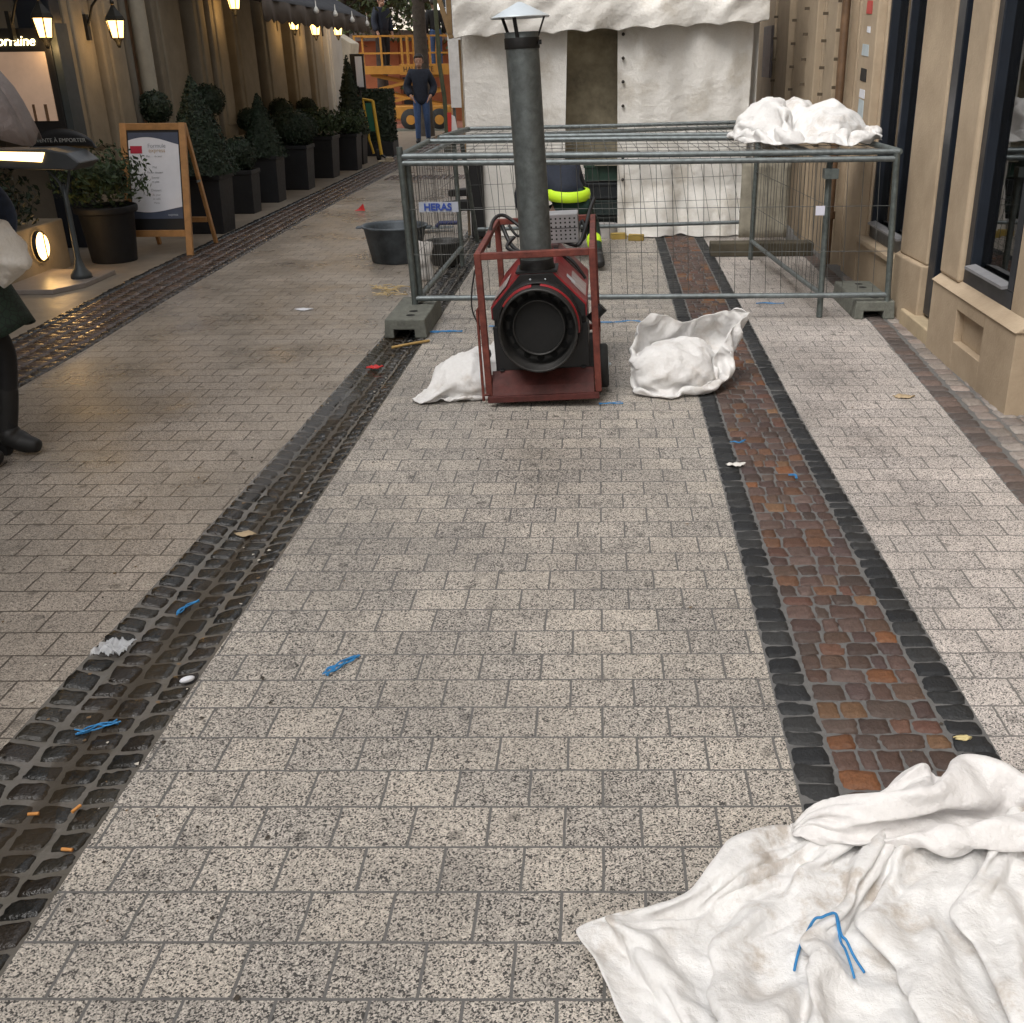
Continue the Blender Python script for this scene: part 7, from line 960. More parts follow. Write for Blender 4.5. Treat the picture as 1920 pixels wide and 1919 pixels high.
55,-10,-23,21,-19,7,14,-4,8,-19,9,7,-18,-1,-6,21,14,19,0,-22,15,37,11,-25,-26,-18,15,28,9,15,25,-1,
65,-34,-3,4,11,18,5,1,-9,-9,8,12,-5,-12,-21,-21,5,17,13,15,9,23,21,-3,-18,-27,-7,14,32,20,32,0,
75,-33,-4,20,8,15,6,-1,-2,-6,-1,16,1,-9,-20,-23,-33,-3,3,22,20,30,24,-12,7,-7,-9,-3,22,14,23,33,
93,-25,2,8,15,13,7,1,3,-6,-5,-7,-4,2,-7,-18,-13,-28,-12,-4,24,32,5,15,-1,1,10,2,10,26,24,27,
112,-10,3,9,8,7,8,10,-2,-4,-3,-4,-6,-6,-6,-17,-8,-21,-22,-24,-3,35,9,7,30,17,8,9,10,16,27,18,
131,9,3,5,9,4,7,3,1,2,-4,-7,-7,-7,-7,-10,-12,-19,-23,-14,-39,6,27,-2,29,34,25,20,14,16,25,5,
150,27,0,2,-15,20,17,2,1,3,-7,-7,-6,-7,-8,-8,-16,-19,-23,-12,-31,-38,26,13,6,33,20,27,26,33,14,17,
169,14,22,-17,10,13,13,11,3,1,-3,-7,-4,-8,-11,-12,-16,-20,-24,-22,-27,-41,3,19,14,21,32,30,31,32,20,11,
188,14,10,5,16,11,13,9,3,1,-2,-4,-7,-8,-13,-16,-17,-22,-25,-23,-23,-42,-9,16,15,26,26,38,33,31,19,11,
207,24,13,-2,6,24,7,7,4,1,-2,-6,-8,-14,-20,-9,-11,-21,-28,-28,-25,-32,-7,3,22,33,24,24,29,30,26,19,
225,21,17,-27,5,39,17,4,4,2,-4,-13,-15,-15,-12,-3,-12,-18,-22,-32,-34,-33,-8,23,21,15,34,22,33,17,26,30,
244,29,2,-29,-10,33,22,12,12,0,-7,-10,-18,-13,-4,-2,-19,-24,-6,-34,-32,-31,-23,23,32,9,32,31,36,28,22,19,
263,21,-23,-8,-27,33,30,12,10,2,0,-13,-2,-16,-1,-9,-22,-10,-19,-26,-29,-31,-30,0,30,29,34,36,36,34,28,8,
281,14,-33,-26,-15,32,19,16,7,10,12,-9,1,-10,0,-14,-8,-13,-21,-30,-31,-31,-29,-15,22,34,39,40,39,36,27,13,
298,-10,-31,-32,-4,13,13,24,10,22,7,9,-1,-1,-2,-7,-11,-20,-31,-33,-26,-15,-28,-15,7,30,39,39,39,39,37,14,
314,-18,-32,-26,-26,0,14,27,18,25,13,10,5,1,-4,-8,-7,-23,-35,-34,-29,-15,-16,-13,13,22,33,39,39,37,31,30,
331,-28,-23,-25,-27,-11,-4,20,31,20,17,9,6,2,-7,-8,-12,-15,-18,-34,-26,-4,-14,-13,10,23,25,30,37,38,34,33,
347,-18,-29,-33,-28,-15,-9,3,30,15,17,7,6,7,-10,-10,-4,-27,0,-13,-32,-21,-8,3,29,23,24,24,29,35,31,35,
364,-15,-31,-35,-28,-25,-16,-1,6,13,15,12,13,2,-10,-15,4,-21,-12,5,-7,-30,-2,6,19,24,26,32,33,34,30,29,
380,-24,-27,-25,-25,-27,-18,-13,-5,10,-10,11,20,-5,-12,-10,3,-7,-11,16,-9,-10,5,9,15,23,28,33,31,30,28,27,
397,-18,-23,-26,-27,-19,-20,-11,-11,-1,-2,-15,10,4,-18,-10,10,4,5,-6,13,-2,3,7,13,22,24,16,27,31,35,30,
414,-14,-14,-26,-27,-22,-20,-21,-2,-1,-3,-11,-4,14,-20,-12,7,8,1,3,8,12,1,7,13,17,18,18,21,26,28,34,
429,-7,-19,-21,-19,-22,-20,-21,-19,-9,10,2,-5,9,-15,-7,-1,10,8,1,6,11,7,-4,8,21,10,25,22,28,22,25,
441,-33,-19,6,-4,-23,-18,-19,-19,-17,-4,16,3,4,-10,-7,4,10,3,2,9,3,12,2,-6,20,12,22,18,28,22,17,
453,-32,-22,-5,12,-9,-16,-19,-18,-16,-13,14,16,-1,-3,-7,2,11,-2,5,4,5,15,0,-7,6,23,24,18,15,23,1,
465,-26,-17,-7,-2,13,-15,-18,-16,-16,-12,-1,23,0,6,-6,-12,21,0,4,3,4,16,-1,-11,10,14,26,22,16,16,-20,
477,-18,-7,-4,-13,11,-15,-9,-16,-9,-12,-5,-6,22,-5,6,-5,16,5,4,3,4,17,-11,1,11,6,12,21,25,-5,-19,
487,-6,-5,-6,-6,-5,-6,-7,-10,-9,-9,-9,-8,6,6,7,7,6,7,6,6,4,3,4,4,4,4,4,4,4,-1,-2,])
CLOTH['bagl'] = (24, 24, [
-1125,-20,-20,-21,-20,-20,-5,15,15,15,16,21,22,21,22,21,22,21,22,21,21,22,21,22,
-1125,-23,-22,-24,-17,-19,21,10,1,27,25,16,29,6,19,12,32,26,18,24,35,18,27,16,
-1125,-12,-24,-24,-28,2,23,19,-8,14,29,22,31,17,6,12,21,28,29,23,35,34,31,1,
-1125,-16,-22,-23,-13,19,18,8,6,1,29,24,30,23,14,11,22,25,21,23,35,32,38,-1,
-1125,-11,-18,-20,-2,26,24,-4,4,-2,25,28,28,24,20,15,19,40,15,20,16,25,30,25,
-1125,-12,7,-35,14,34,5,-13,-4,9,32,31,16,32,27,15,20,29,22,24,26,26,20,25,
-1125,-4,-15,-6,33,9,-6,-10,2,16,32,34,13,31,34,19,22,29,11,35,28,16,36,14,
-1125,-22,-20,30,31,-8,-9,5,8,18,32,34,16,32,32,30,19,26,19,29,29,21,29,15,
-1125,-34,-13,39,25,-14,-3,13,12,24,33,23,29,32,33,27,26,26,27,20,21,26,30,18,
-1125,-27,-2,23,11,2,3,13,17,23,27,29,33,34,32,30,28,27,26,18,15,29,31,16,
-1120,-16,5,27,-6,-1,12,13,19,25,25,31,33,34,33,29,31,28,25,26,5,23,35,4,
-1102,-10,3,28,-2,-1,9,12,16,25,28,31,33,32,33,30,30,29,25,26,14,9,33,-4,
-1085,-8,-4,33,7,-3,12,14,16,19,26,33,30,34,32,31,29,30,26,18,18,-7,33,-1,
-1067,-5,2,16,25,-1,13,14,15,17,18,32,32,34,31,30,27,29,31,21,8,4,16,-2,
-1049,-4,14,14,14,12,14,14,15,18,16,21,32,33,29,31,30,29,28,12,4,-6,23,2,
-1032,0,24,17,11,13,13,15,15,18,18,12,28,31,29,32,27,30,31,13,-10,-14,25,6,
-1014,8,4,38,22,11,12,14,13,19,18,12,16,31,30,30,26,31,31,8,-30,1,23,5,
-996,19,-18,33,37,31,11,13,10,14,23,14,8,27,30,26,31,29,28,-15,-28,17,25,-4,
-979,-5,6,14,40,40,31,15,12,4,18,26,10,17,29,28,23,33,14,-29,-18,21,3,19,
-962,1,-1,7,30,40,40,33,20,1,-4,26,30,12,23,35,17,31,-5,-38,-16,4,22,28,
-947,14,-6,6,20,30,38,36,36,13,-11,16,30,27,17,18,28,26,-25,-37,-9,11,26,15,
-931,21,8,1,9,21,30,32,35,31,-10,8,34,26,18,11,30,20,-33,-28,17,3,9,8,
-915,12,30,4,8,15,20,25,28,29,14,-7,26,20,25,17,17,13,-20,-7,20,-22,20,-4,
-899,16,16,15,16,16,16,16,16,19,19,19,19,19,19,9,2,2,2,2,2,2,2,1,
6650,-11,-11,-12,-11,-11,-14,-18,-18,-18,-12,9,9,8,9,8,9,9,9,9,9,9,9,5,
6673,-14,-1,-12,-22,-4,-22,-14,-22,-17,-16,-22,10,29,20,25,2,-16,-11,3,7,7,12,30,
6696,-11,4,-22,-9,-11,-28,-26,-12,-32,2,-31,-8,23,39,34,14,-25,-29,-20,6,15,18,38,
6719,-14,2,-4,-13,-20,-25,-29,-24,-24,-6,-12,-23,10,26,34,21,-2,-26,-19,-7,8,9,44,
6743,-18,6,1,-20,-27,-29,-18,-22,-27,-9,-2,-24,-17,23,22,10,14,-6,-17,11,1,4,26,
6766,-11,0,-1,-20,-27,-25,-19,-22,-23,-14,-3,-26,-17,-9,23,13,9,5,12,-3,-3,-9,29,
6789,-1,-1,-7,-22,-23,-22,-21,-22,-23,-19,-9,-28,-21,-12,16,-4,9,23,19,5,-6,-19,24,
6812,4,-12,-6,-8,-23,-24,-22,-22,-23,-20,-17,-30,-14,-14,-8,-3,-6,17,27,19,11,-25,12,
6835,7,-10,-3,-10,-20,-26,-22,-23,-23,-20,-27,-24,-14,-18,-4,-17,1,-4,28,2,23,1,-7,
6858,15,-11,-15,-11,-10,-22,-23,-24,-24,-27,-24,-21,-17,-17,-14,-15,-6,-3,22,13,-8,3,12,
6879,20,-14,-20,-4,-6,-21,-23,-25,-27,-26,-24,-21,-18,-20,-15,-19,-10,2,9,30,-3,-10,14,
6894,20,-16,-10,-1,-7,-16,-24,-25,-26,-26,-23,-21,-21,-18,-15,-20,-14,0,6,17,18,-6,2,
6909,19,4,-17,-3,-4,-17,-23,-27,-24,-24,-22,-23,-21,-16,-20,-15,-15,-3,8,11,27,-6,-11,
6923,-3,27,-1,-11,-6,-17,-21,-25,-31,-12,-23,-22,-21,-17,-18,-13,-12,-10,2,17,21,3,-24,
6938,-3,-9,24,7,-10,-18,-18,-24,-34,-20,-5,-21,-19,-15,-18,-14,-15,-8,1,13,19,4,-30,
6953,11,-26,2,7,2,-2,-19,-22,-34,-28,8,-15,-17,-16,-18,-13,-14,-17,0,15,27,-12,-28,
6968,14,-26,2,-3,-1,-4,-10,-27,-23,-32,3,7,-19,-17,-16,-14,-19,-16,4,7,20,-17,-17,
6982,11,-16,-9,1,-6,-10,-7,-26,-20,-25,-1,19,-16,-17,-12,-22,-19,-9,-5,4,2,-11,-5,
6996,16,-22,-18,-2,4,-7,-16,-29,-6,-13,-16,17,2,-21,-13,-24,-15,-2,-11,-3,6,-9,-12,
7002,3,10,-21,-25,6,2,-15,-26,-9,4,-13,-3,17,-20,-16,-22,-11,0,-11,0,-3,-7,-22,
7004,-15,5,20,-19,-22,-5,-7,-6,-10,6,-7,3,2,-18,-8,-18,-8,-1,-8,-6,-2,-20,-24,
7006,-10,-11,27,11,-24,-18,-7,5,-2,1,-1,-5,2,-12,-13,-12,-2,-4,-8,-30,-19,1,-22,
7008,9,-13,5,29,-17,-22,0,-5,12,-1,-3,-1,-1,-2,-16,-12,-1,-6,-13,-29,-11,-9,-32,
7009,2,2,2,2,2,2,2,2,0,0,0,0,0,0,-9,-17,-16,-16,-16,-17,-16,-16,-17,
15,0,0,0,0,0,0,0,0,0,0,0,0,0,0,0,0,0,0,0,0,0,0,0,
15,30,-9,0,11,-24,-4,9,17,-7,-7,3,-9,18,-4,-18,-1,3,9,6,-5,10,-5,-23,
15,38,-6,13,-14,-32,0,18,29,5,-15,9,-10,3,6,-13,-21,-4,-11,20,12,9,-17,-19,
15,28,15,5,-29,-22,13,20,23,24,-13,-5,3,-11,-13,6,-19,-25,5,-5,2,1,1,-4,
15,28,-4,11,-30,-6,15,28,28,29,-8,-18,5,-1,-18,1,-20,-15,-26,-8,13,6,-17,7,
15,43,-23,-11,-12,3,32,29,31,25,-2,-19,8,-6,-12,-17,-13,-13,-37,-15,9,25,-12,-13,
15,42,-13,-23,-12,30,30,25,32,25,3,-15,9,-7,-15,-15,-28,-10,-28,-12,-25,19,0,-12,
15,33,-9,-14,0,36,28,27,29,23,5,-6,9,-14,-13,-13,-29,-26,-16,-11,-21,-19,8,-7,
15,29,-26,0,27,32,31,29,29,18,2,10,2,-13,-10,-24,-18,-28,-26,-7,-25,-10,-5,-17,
15,19,-24,28,27,33,30,29,26,19,13,4,-3,-10,-11,-19,-18,-26,-29,-23,-22,3,-15,-28,
16,18,-17,18,40,39,31,28,24,19,16,4,-2,-8,-10,-22,-14,-25,-33,-34,-23,-5,-2,-29,
18,9,23,-4,36,39,35,29,26,17,9,8,1,-4,-11,-20,-16,-23,-31,-35,-30,-35,15,-16,
21,14,23,5,26,41,34,28,24,21,14,0,7,0,-16,-13,-22,-22,-29,-35,-31,-33,7,-13,
24,2,16,29,24,36,34,29,27,17,27,4,2,-2,-16,-16,-25,-24,-17,-33,-34,-34,-18,11,
26,-13,26,22,34,35,33,32,26,12,25,24,0,-7,-21,-14,-19,-20,-21,-30,-30,-34,-13,1,
29,-16,6,31,35,39,36,31,29,10,15,35,14,-16,-21,-10,-23,-21,-13,-28,-31,-27,-9,-10,
32,-4,18,3,24,40,36,35,21,21,8,34,29,-8,-21,-15,-20,-13,-14,-33,-18,-22,-12,-25,
34,13,27,8,1,18,36,36,15,21,14,33,29,16,-21,-27,-4,-8,-23,-19,-13,-20,-26,-32,
38,29,32,20,3,0,9,26,21,31,18,20,28,24,-10,-24,7,-15,-29,-5,-16,-30,-35,-23,
51,33,27,33,15,0,-1,-1,18,34,35,5,8,32,-12,0,14,-21,-29,-3,-28,-36,-29,-12,
68,22,37,29,24,13,1,-4,0,24,34,23,-14,15,19,8,6,-28,-19,-13,-31,-34,-16,-15,
85,22,27,26,32,23,13,-14,-5,14,33,22,0,-1,26,21,-12,-33,-12,-23,-12,-30,-25,-12,
101,19,7,30,25,26,-3,20,12,3,22,33,6,0,12,16,-21,-21,-24,-29,-1,-26,-15,-11,
118,17,17,17,16,17,17,17,16,13,14,13,13,13,14,-4,-16,-16,-17,-16,-16,-17,-16,-16,])

# ------------------------------------------------------------------ white work tent
tn = thing('work_tent', (.1, 11.5, 0), 'white sheeted work tent with scalloped valance across the street', 'tent')
TY = 10.95
def fold(x, z, a=1.): return .035 * a * noise.noise((x * 2.2, z * .7, 4)) + .02 * a * sin(x * 9 + 1.5 * noise.noise((x, z, 1))) + .012 * noise.noise((x * 6, z * 4, 8))
def val(u, v):
    x = -1.36 + 2.97 * u; zb = 1.86 + .11 * u + .028 * abs(sin(u * pi * 9.5)) - .015; zt = 2.62 + .02 * sin(u * 7)
    z = zt + (zb - zt) * v; sag = .06 * v * sin(u * 26 + .6) * (.4 + .6 * v) + .07 * noise.noise((u * 7, v * 2.2, 3)) + .04 * noise.noise((u * 17 + v * 5, v * 4, 9))
    return (x, TY - .14 - .06 * v + sag, z)
b = MB(); b.grid(val, 150, 14); b.build('valance', M_TENT, tn, solid=.004, sub=1)
def lp(u, v):
    x = -1.31 + (.99 - .04 * v) * u; z = 2.4 - 2.42 * v
    bulge = -.28 * max(0, v - .68) ** 1.3 * (.6 + .7 * noise.noise((u * 3.1, v * 4, 2))); return (x + .05 * (1 - v) * u, TY + fold(x, z, 1.3) + bulge - .05 * u * u * v, max(.012, z))
b = MB(); b.grid(lp, 50, 60); b.build('side_sheet', M_TENT, tn, solid=.003, sub=1)
def rp(u, v):
    x = .19 + (1.31 - .04 * v) * u; z = 2.4 - 2.4 * v; skirt = max(0, v - .80)
    y = TY - .02 + .012 * sin(u * 2 * pi * 4.4) + fold(x, z, .55) - skirt * (.9 + .9 * noise.noise((u * 5, 2, 4))) + .05 * noise.noise((u * 5, v * 9, 11)) * min(1, skirt * 12)
    zz = max(.012 + .05 * max(0, noise.noise((u * 9, 3, 0))) * min(1, skirt * 5), z); return (x, y, zz)
b = MB(); b.grid(rp, 60, 70); b.build('side_sheet', M_TENT, tn, solid=.003, sub=1)
b = MB()
for z in (.12, .32, .55, .76, .98, 1.24, 1.46, 1.67, 1.88):
    b.lathe([(.0, -.012), (.016, -.012), (.016, .0)], (.235 + .01, TY - .03 + fold(.24, z, .55), z), 10, axis='y')
b.build('eyelet', mat('eyelet', (.05, .045, .04), .5, metal=.5), tn)
for f_ in (lambda b: b.box((-1.35, 11.03, 0), (-1.31, 11.08, 1.85)), lambda b: b.box((-1.43, 10.9, 1.90), (-1.385, 10.94, 2.6)), lambda b: b.bar((-1.40, 10.92, 1.86), (-1.50, 10.96, 2.2), .045, .04)): b = MB(); f_(b); b.build('timber_post', mat('ochre_timber', (.20, .125, .055), .75, var=.25, scale=8), tn)
M_PLY = mat('stained_board', (.30, .26, .18), .85, var=.55, scale=3.5, bump=.2)
b = MB(); b.box((-.6, 11.42, .70), (.9, 11.44, 2.5)); b.build('back_board', M_PLY, tn)
b = MB(); b.grid(lambda u, v: (-1.40 + 3.0 * u, 10.82 + 3.2 * v, 2.62 + .55 * sin(v * pi) + .03 * sin(u * 14)), 30, 10); b.grid(lambda u, v: (-1.32, 11 + 3 * u, 2.6 - 2.6 * v), 8, 8); b.grid(lambda u, v: (1.55, 11 + 3 * u, 2.6 - 2.6 * v), 8, 8); b.build('roof_sheet', M_TENT, tn, solid=.004)
# crates inside the doorway
cr0 = None
for k, (x, y, z, c, lab) in enumerate([(.05, 11.35, 0, (.016, .02, .018), 'dark crate on the ground in the tent doorway, lowest of its stack'), (.06, 11.36, .17, (.018, .03, .028), 'dark crate second from the bottom of the tent doorway stack'), (.07, 11.34, .34, (.014, .017, .02), 'dark crate third up in the tent doorway stack'), (.10, 11.38, .51, (.02, .05, .035), 'dark green crate topmost in the tent doorway stack')]):
    b = MB(); x0, x1, y0, y1 = x - .24, x + .24, y - .18, y + .18
    b.box((x0, y0, z), (x1, y1, z + .02)); b.box((x0, y0, z + .02), (x1, y0 + .015, z + .13)); b.box((x0, y1 - .015, z + .02), (x1, y1, z + .13)); b.box((x0, y0 + .015, z + .02), (x0 + .015, y1 - .015, z + .13)); b.box((x1 - .015, y0 + .015, z + .02), (x1, y1 - .015, z + .13))
    b.box((x0 - .012, y0 - .012, z + .13), (x1 + .012, y1 + .012, z + .155)); 
    for q in range(5): b.box((x0 + .05 + q * .09, y0 - .006, z + .03), (x0 + .06 + q * .09, y0, z + .12))
    tag(b.build('crate', mat('crate%d' % k, c, .5), bevel=.004), lab, 'crate', 'crates stacked in the tent doorway')
b = MB(); b.box((-.04, 11.14, .665), (.30, 11.2, .70)); o = tag(b.build('plank', mat('pale_timber', (.38, .35, .28), .8), bevel=.004), 'short pale plank lying on the topmost crate in the tent', 'plank')
b = MB(); b.lathe([(.0, .02), (.13, .02), (.15, .012), (.155, 0), (.15, -.01)], (.07, 10.92, .10), 28); b.lathe([(.15, 0), (.14, -.09)], (.07, 10.92, .09), 28); tag(b.build('tub', mat('white_plastic', (.5, .48, .47), .4), bevel=0), 'low round white tub with lid at the tent doorway', 'tub')
for x, y, r, lab in [(.20, 10.72, .2, 'yellow sponge block nearer the heater in front of the tent'), (.375, 10.62, -.15, 'yellow sponge block against the skirt of the right tent sheet')]:
    b = MB(); b.grid(lambda u, v: ((u - .5) * .15, (v - .5) * .10, .055 + .006 * noise.noise((u * 5, v * 5, x))), 6, 5); b.box((-.075, -.05, 0), (.075, .05, .05)); o = b.build('sponge', mat('sponge_yellow', (.42, .30, .08), .9, bump=.5, bscale=200), bevel=.006); o.location = (x, y, 0); o.rotation_euler[2] = r; tag(o, lab, 'sponge', 'sponges by the tent')
# boards and beams on the right of the tent
b = MB(); b.grid(lambda u, v: (1.36 + .46 * u, 10.35 + .03 * noise.noise((u * 3, v * 3, 0)) - .02 * v, .06 + .72 * v), 10, 10); tag(b.build('weathered_board', mat('weathered_board', (.27, .25, .20), .85, var=.3, scale=6), solid=.02), 'grey weathered board standing behind the right fence posts', 'board')
b = MB(); b.box((1.02, 9.62, 0), (1.95, 9.80, .12)); tag(b.build('timber_beam', mat('old_beam', (.07, .06, .04), .85, var=.3), bevel=.008), 'dark timber beam lying on the paving behind the fence', 'beam')

# ------------------------------------------------------------------ mesh barrier panels
def panel(name, P0, P1, Q0, Q1, label, posts=(), nw=None, post_ext=((0, 0), (0, 0)), wires=True, grp='galvanised mesh barrier panels'):
    """P0-P1 lower rail, Q0-Q1 upper rail"""
    P0, P1, Q0, Q1 = map(Vector, (P0, P1, Q0, Q1)); c = (P0 + P1) / 2
    t = thing(name, tuple(c), label, 'barrier panel', grp)
    for a, c_ in ((P0, P1), (Q0, Q1)):
        dv = (c_ - a) * .5; mid = a + dv; b = MB(); b.tube([a, mid + Vector((0, 0, random.uniform(-.006, .006))), c_], .0185, 10); b.build('rail', M_GALV, t)
    for a, c_, (e0, e1) in ((P0, Q0, post_ext[0]), (P1, Q1, post_ext[1])):
        dv = (c_ - a).normalized(); b = MB(); b.tube([a - dv * e0, c_ + dv * e1], .021, 12); b.build('post', M_GALVD, t)
    b = MB(); L = (P1 - P0).length; n = nw or int(L / .102)
    for i in range(1, n):
        u = i / n; a = P0.lerp(P1, u); c_ = Q0.lerp(Q1, u); nrm = (P1 - P0).cross(Q0 - P0).normalized()
        j = random.uniform(-.004, .004); b.tube([a, a.lerp(c_, .5) + nrm * random.uniform(-.006, .006) + (P1 - P0).normalized() * j, c_], .0021, 4, cap=False)
    H = (Q0 - P0).length; m = max(2, int(H / .24))
    for k in range(1, m):
        v = k / m; b.tube([P0.lerp(Q0, v), P0.lerp(Q0, v).lerp(P1.lerp(Q1, v), .5) + Vector((0, 0, random.uniform(-.004, .004))), P1.lerp(Q1, v)], .0021, 4, cap=False)
    b.build('mesh', M_WIRE, t); return t
fr = panel('barrier_panel', (-1.265, 7.12, .165), (1.97, 7.12, .165), (-1.285, 7.10, 1.05), (1.93, 7.10, 1.05), 'upright front barrier panel standing between two concrete feet', post_ext=((.12, .10), (.06, .04)))
b = MB(); b.box((1.47, 7.075, .93), (1.56, 7.16, .99)); b.build('clamp', M_GALVD, fr)
b = MB(); b.box((1.43, 7.085, .70), (1.49, 7.09, .76)); b.build('tag', mat('tag_white', (.62, .62, .72), .5), fr)
panel('barrier_panel', (-1.29, 7.10, 1.092), (1.95, 7.12, 1.092), (-1.31, 8.48, 1.092), (1.9, 8.42, 1.10), 'front barrier panel lying flat on top, carrying the white sheet')
panel('barrier_panel', (-1.29, 8.97, 1.088), (1.6, 8.97, 1.088), (-1.21, 10.28, 1.08), (1.45, 10.62, 1.10), 'rear barrier panel lying flat on top nearest the tent')
lft = panel('barrier_panel', (-1.235, 7.17, .165), (-1.20, 9.24, .165), (-1.255, 7.17, 1.045), (-1.215, 9.24, 1.045), 'upright left side barrier panel with a white name plate', post_ext=((.0, .0), (.16, .02)))
b = MB(); b.box((-1.232, 7.75, .70), (-1.226, 8.72, .80)); pl = b.build('name_plate', mat('plate_white', (.55, .58, .66), .5), lft)
panel('barrier_panel', (1.525, 7.17, .165), (1.36, 9.46, .165), (1.515, 7.17, 1.045), (1.37, 9.46, 1.05), 'upright right side barrier panel ending in a free post', post_ext=((.16, .0), (.16, .02)))
panel('barrier_panel', (-1.19, 10.3, .165), (1.72, 10.62, .175), (-1.21, 9.72, 1.045), (1.5, 10.6, 1.06), 'upright back barrier panel right in front of the tent', post_ext=((.15, .0), (.15, .02)))
def foot(x, y, label):
    t = thing('concrete_foot', (x, y, 0), label, 'concrete foot', 'concrete barrier feet')
    b = MB(); p = [(-.14, 0), (-.075, 0), (-.075, .055), (.06, .055), (.06, 0), (.14, 0), (.13, .125), (-.13, .125)]
    n = len(p); vs = [(x + a, y - .36, h) for a, h in p] + [(x + a, y + .36, h) for a, h in p]; b.add(vs, [tuple(range(n))[::-1], tuple(range(n, 2 * n))] + [(k, (k + 1) % n, n + (k + 1) % n, n + k) for k in range(n)])
    b.build('block', M_CONC, t, bevel=.008)
    b = MB()
    for q in (-.24, -.12, .12, .24): b.lathe([(.03, .1252), (.0, .1252)], (x + .02, y + q, .001), 12)
    b.build('socket', M_DARK, t); return t
foot(-1.26, 7.02, 'concrete foot under the left end of the barrier beside the gutter'); foot(1.89, 7.46, 'concrete foot under the right end of the barrier by the wall')

# ------------------------------------------------------------------ indirect oil heater with flue (local axes, then stood in place)
ht = thing('site_heater', (-.287, 5.22, 0), 'red framed site heater with tall grey flue pipe and black round outlet', 'heater', local=True)
HW = .285
b = MB(); D = 1.12
for x in (-HW, HW):
    b.bar((x, .02, .05), (x, .02, .785), .034, .034); b.bar((x, D, .10), (x, D, .80), .034, .034)
    b.bar((x, .037, .772), (x, D - .017, .787), .030, .030); b.bar((x, .037, .115), (x, D - .017, .115), .03, .03)
b.bar((-HW + .017, .02, .768), (HW - .017, .02, .768), .034, .034); b.bar((-HW + .017, D, .783), (HW - .017, D, .783), .034, .034); b.bar((-HW + .017, D, .13), (HW - .017, D, .13), .034, .034)
b.build('frame', M_FRAME, ht, bevel=.004)
b = MB(); b.prism([(-.045, .045), (-.03, .045), (.0, .10), (.07, .165), (.062, .17), (-.012, .105)], -HW + .02, HW - .02, 'yzx'); b.box((-HW - .005, -.055, .03), (HW + .005, -.03, .062)); b.build('tray', mat('shaded_red_tray', (.07, .014, .011), .7, var=.45, scale=12, bump=.2), ht, bevel=.003)  # frame red darkened so the tray's shade is put into its colour
b = MB(); b.box((-HW + .02, .07, .085), (HW - .02, D - .03, .10)); b.build('light_block_pan', M_SOOT, ht)  # added plate, there to block light and deepen the shadow underneath
b = MB(); b.tube([(-HW - .032, .0, .03), (-HW - .03, .01, .25), (-HW - .026, .02, .5), (-HW - .01, .02, .52)], .0075, 8); b.tube([(-HW - .03, .0, .06), (-HW + .0, .0, .06)], .007, 6); b.build('handle', M_FRAME, ht)
oct_ = [(-.24, .14), (.24, .14), (.24, .50), (.085, .665), (-.085, .665), (-.24, .50)]
b = MB(); b.prism([(-.245, .44), (-.245, .505), (-.085, .675), (.085, .675), (.245, .505), (.245, .44)], .05, .98, 'xzy'); b.build('housing', M_RED, ht, bevel=.006)
b = MB(); b.prism([(-.237, .441), (-.237, .50), (-.082, .666), (.082, .666), (.237, .50), (.237, .441)], .036, .0495, 'xzy'); b.build('front_panel', M_SOOT, ht, bevel=.003)
b = MB(); b.prism([(-.237, .145), (.237, .145), (.237, .439), (-.237, .439)], .085, .96, 'xzy'); b.box((-.245, .07, .13), (.245, .09, .40)); b.box((-.225, .045, .168), (-.20, .07, .176)); b.box((.20, .045, .168), (.225, .07, .176)); b.build('body', M_BLACK, ht, bevel=.004)
ZC, SZ = .412, 1.07
def ring(b, prof, n=56): b.lathe(prof, (0, 0, ZC), n, axis='y', sy=SZ)
b = MB(); ring(b, [(.215, .05), (.213, -.03), (.204, -.038), (.200, .05)]); b.build('outlet_collar', M_SOOT, ht)
b = MB(); ring(b, [(.199, .05), (.199, -.115), (.193, -.125), (.186, -.12), (.184, .02), (.135, .025), (.133, -.05), (.126, -.052), (.125, -.02)]); b.build('outlet_ring', mat('heated_steel', (.036, .035, .034), .5, metal=.45, var=.4, scale=14, bump=.12), ht)
b = MB(); ring(b, [(.1245, -.03), (.0, -.032)]); b.build('burner_plate', M_DARK, ht)
b = MB(); b.grid(lambda u, v: ((.2005 + .008 * sin(pi * v)) * cos(RAD(96 + 50 * u)), -.035 - .055 * v, ZC + (.2005 + .008 * sin(pi * v)) * SZ * sin(RAD(96 + 50 * u))), 40, 5); b.build('collar_band', M_RED, ht)
b = MB(); b.grid(lambda u, v: ((.2005 + .008 * sin(pi * v)) * cos(RAD(-8 + 92 * u)), -.035 - .03 * v, ZC + (.2005 + .008 * sin(pi * v)) * SZ * sin(RAD(-8 + 92 * u))), 40, 5); b.build('collar_band', M_RED, ht)
for k in range(14):
    t = 2 * pi * k / 14 + .2; b = MB(); b.lathe([(.019, .0195), (.0, .019)], (.159 * cos(t), 0, ZC + .159 * SZ * sin(t)), 12, axis='y'); b.build('air_hole', M_DARK, ht)
b = MB()
for k in range(5):
    t = pi * .2 + k * 1.25; b.ball((.203 * cos(t), -.02, ZC + .203 * SZ * sin(t)), .005, 6, 5)
b.ball((-.03, .012, ZC + .232), .005, 6, 5); b.ball((.045, .012, ZC + .23), .005, 6, 5); b.build('bolt', M_CAPM, ht)
b = MB(); b.lathe([(.083, .64), (.083, .70), (.0801, .70), (.0801, .74), (.079, 1.25), (.079, 1.72), (.080, 1.772), (.074, 1.772), (.073, 1.5)], (0, .145, 0), 36); b.build('flue', M_FLUE, ht)
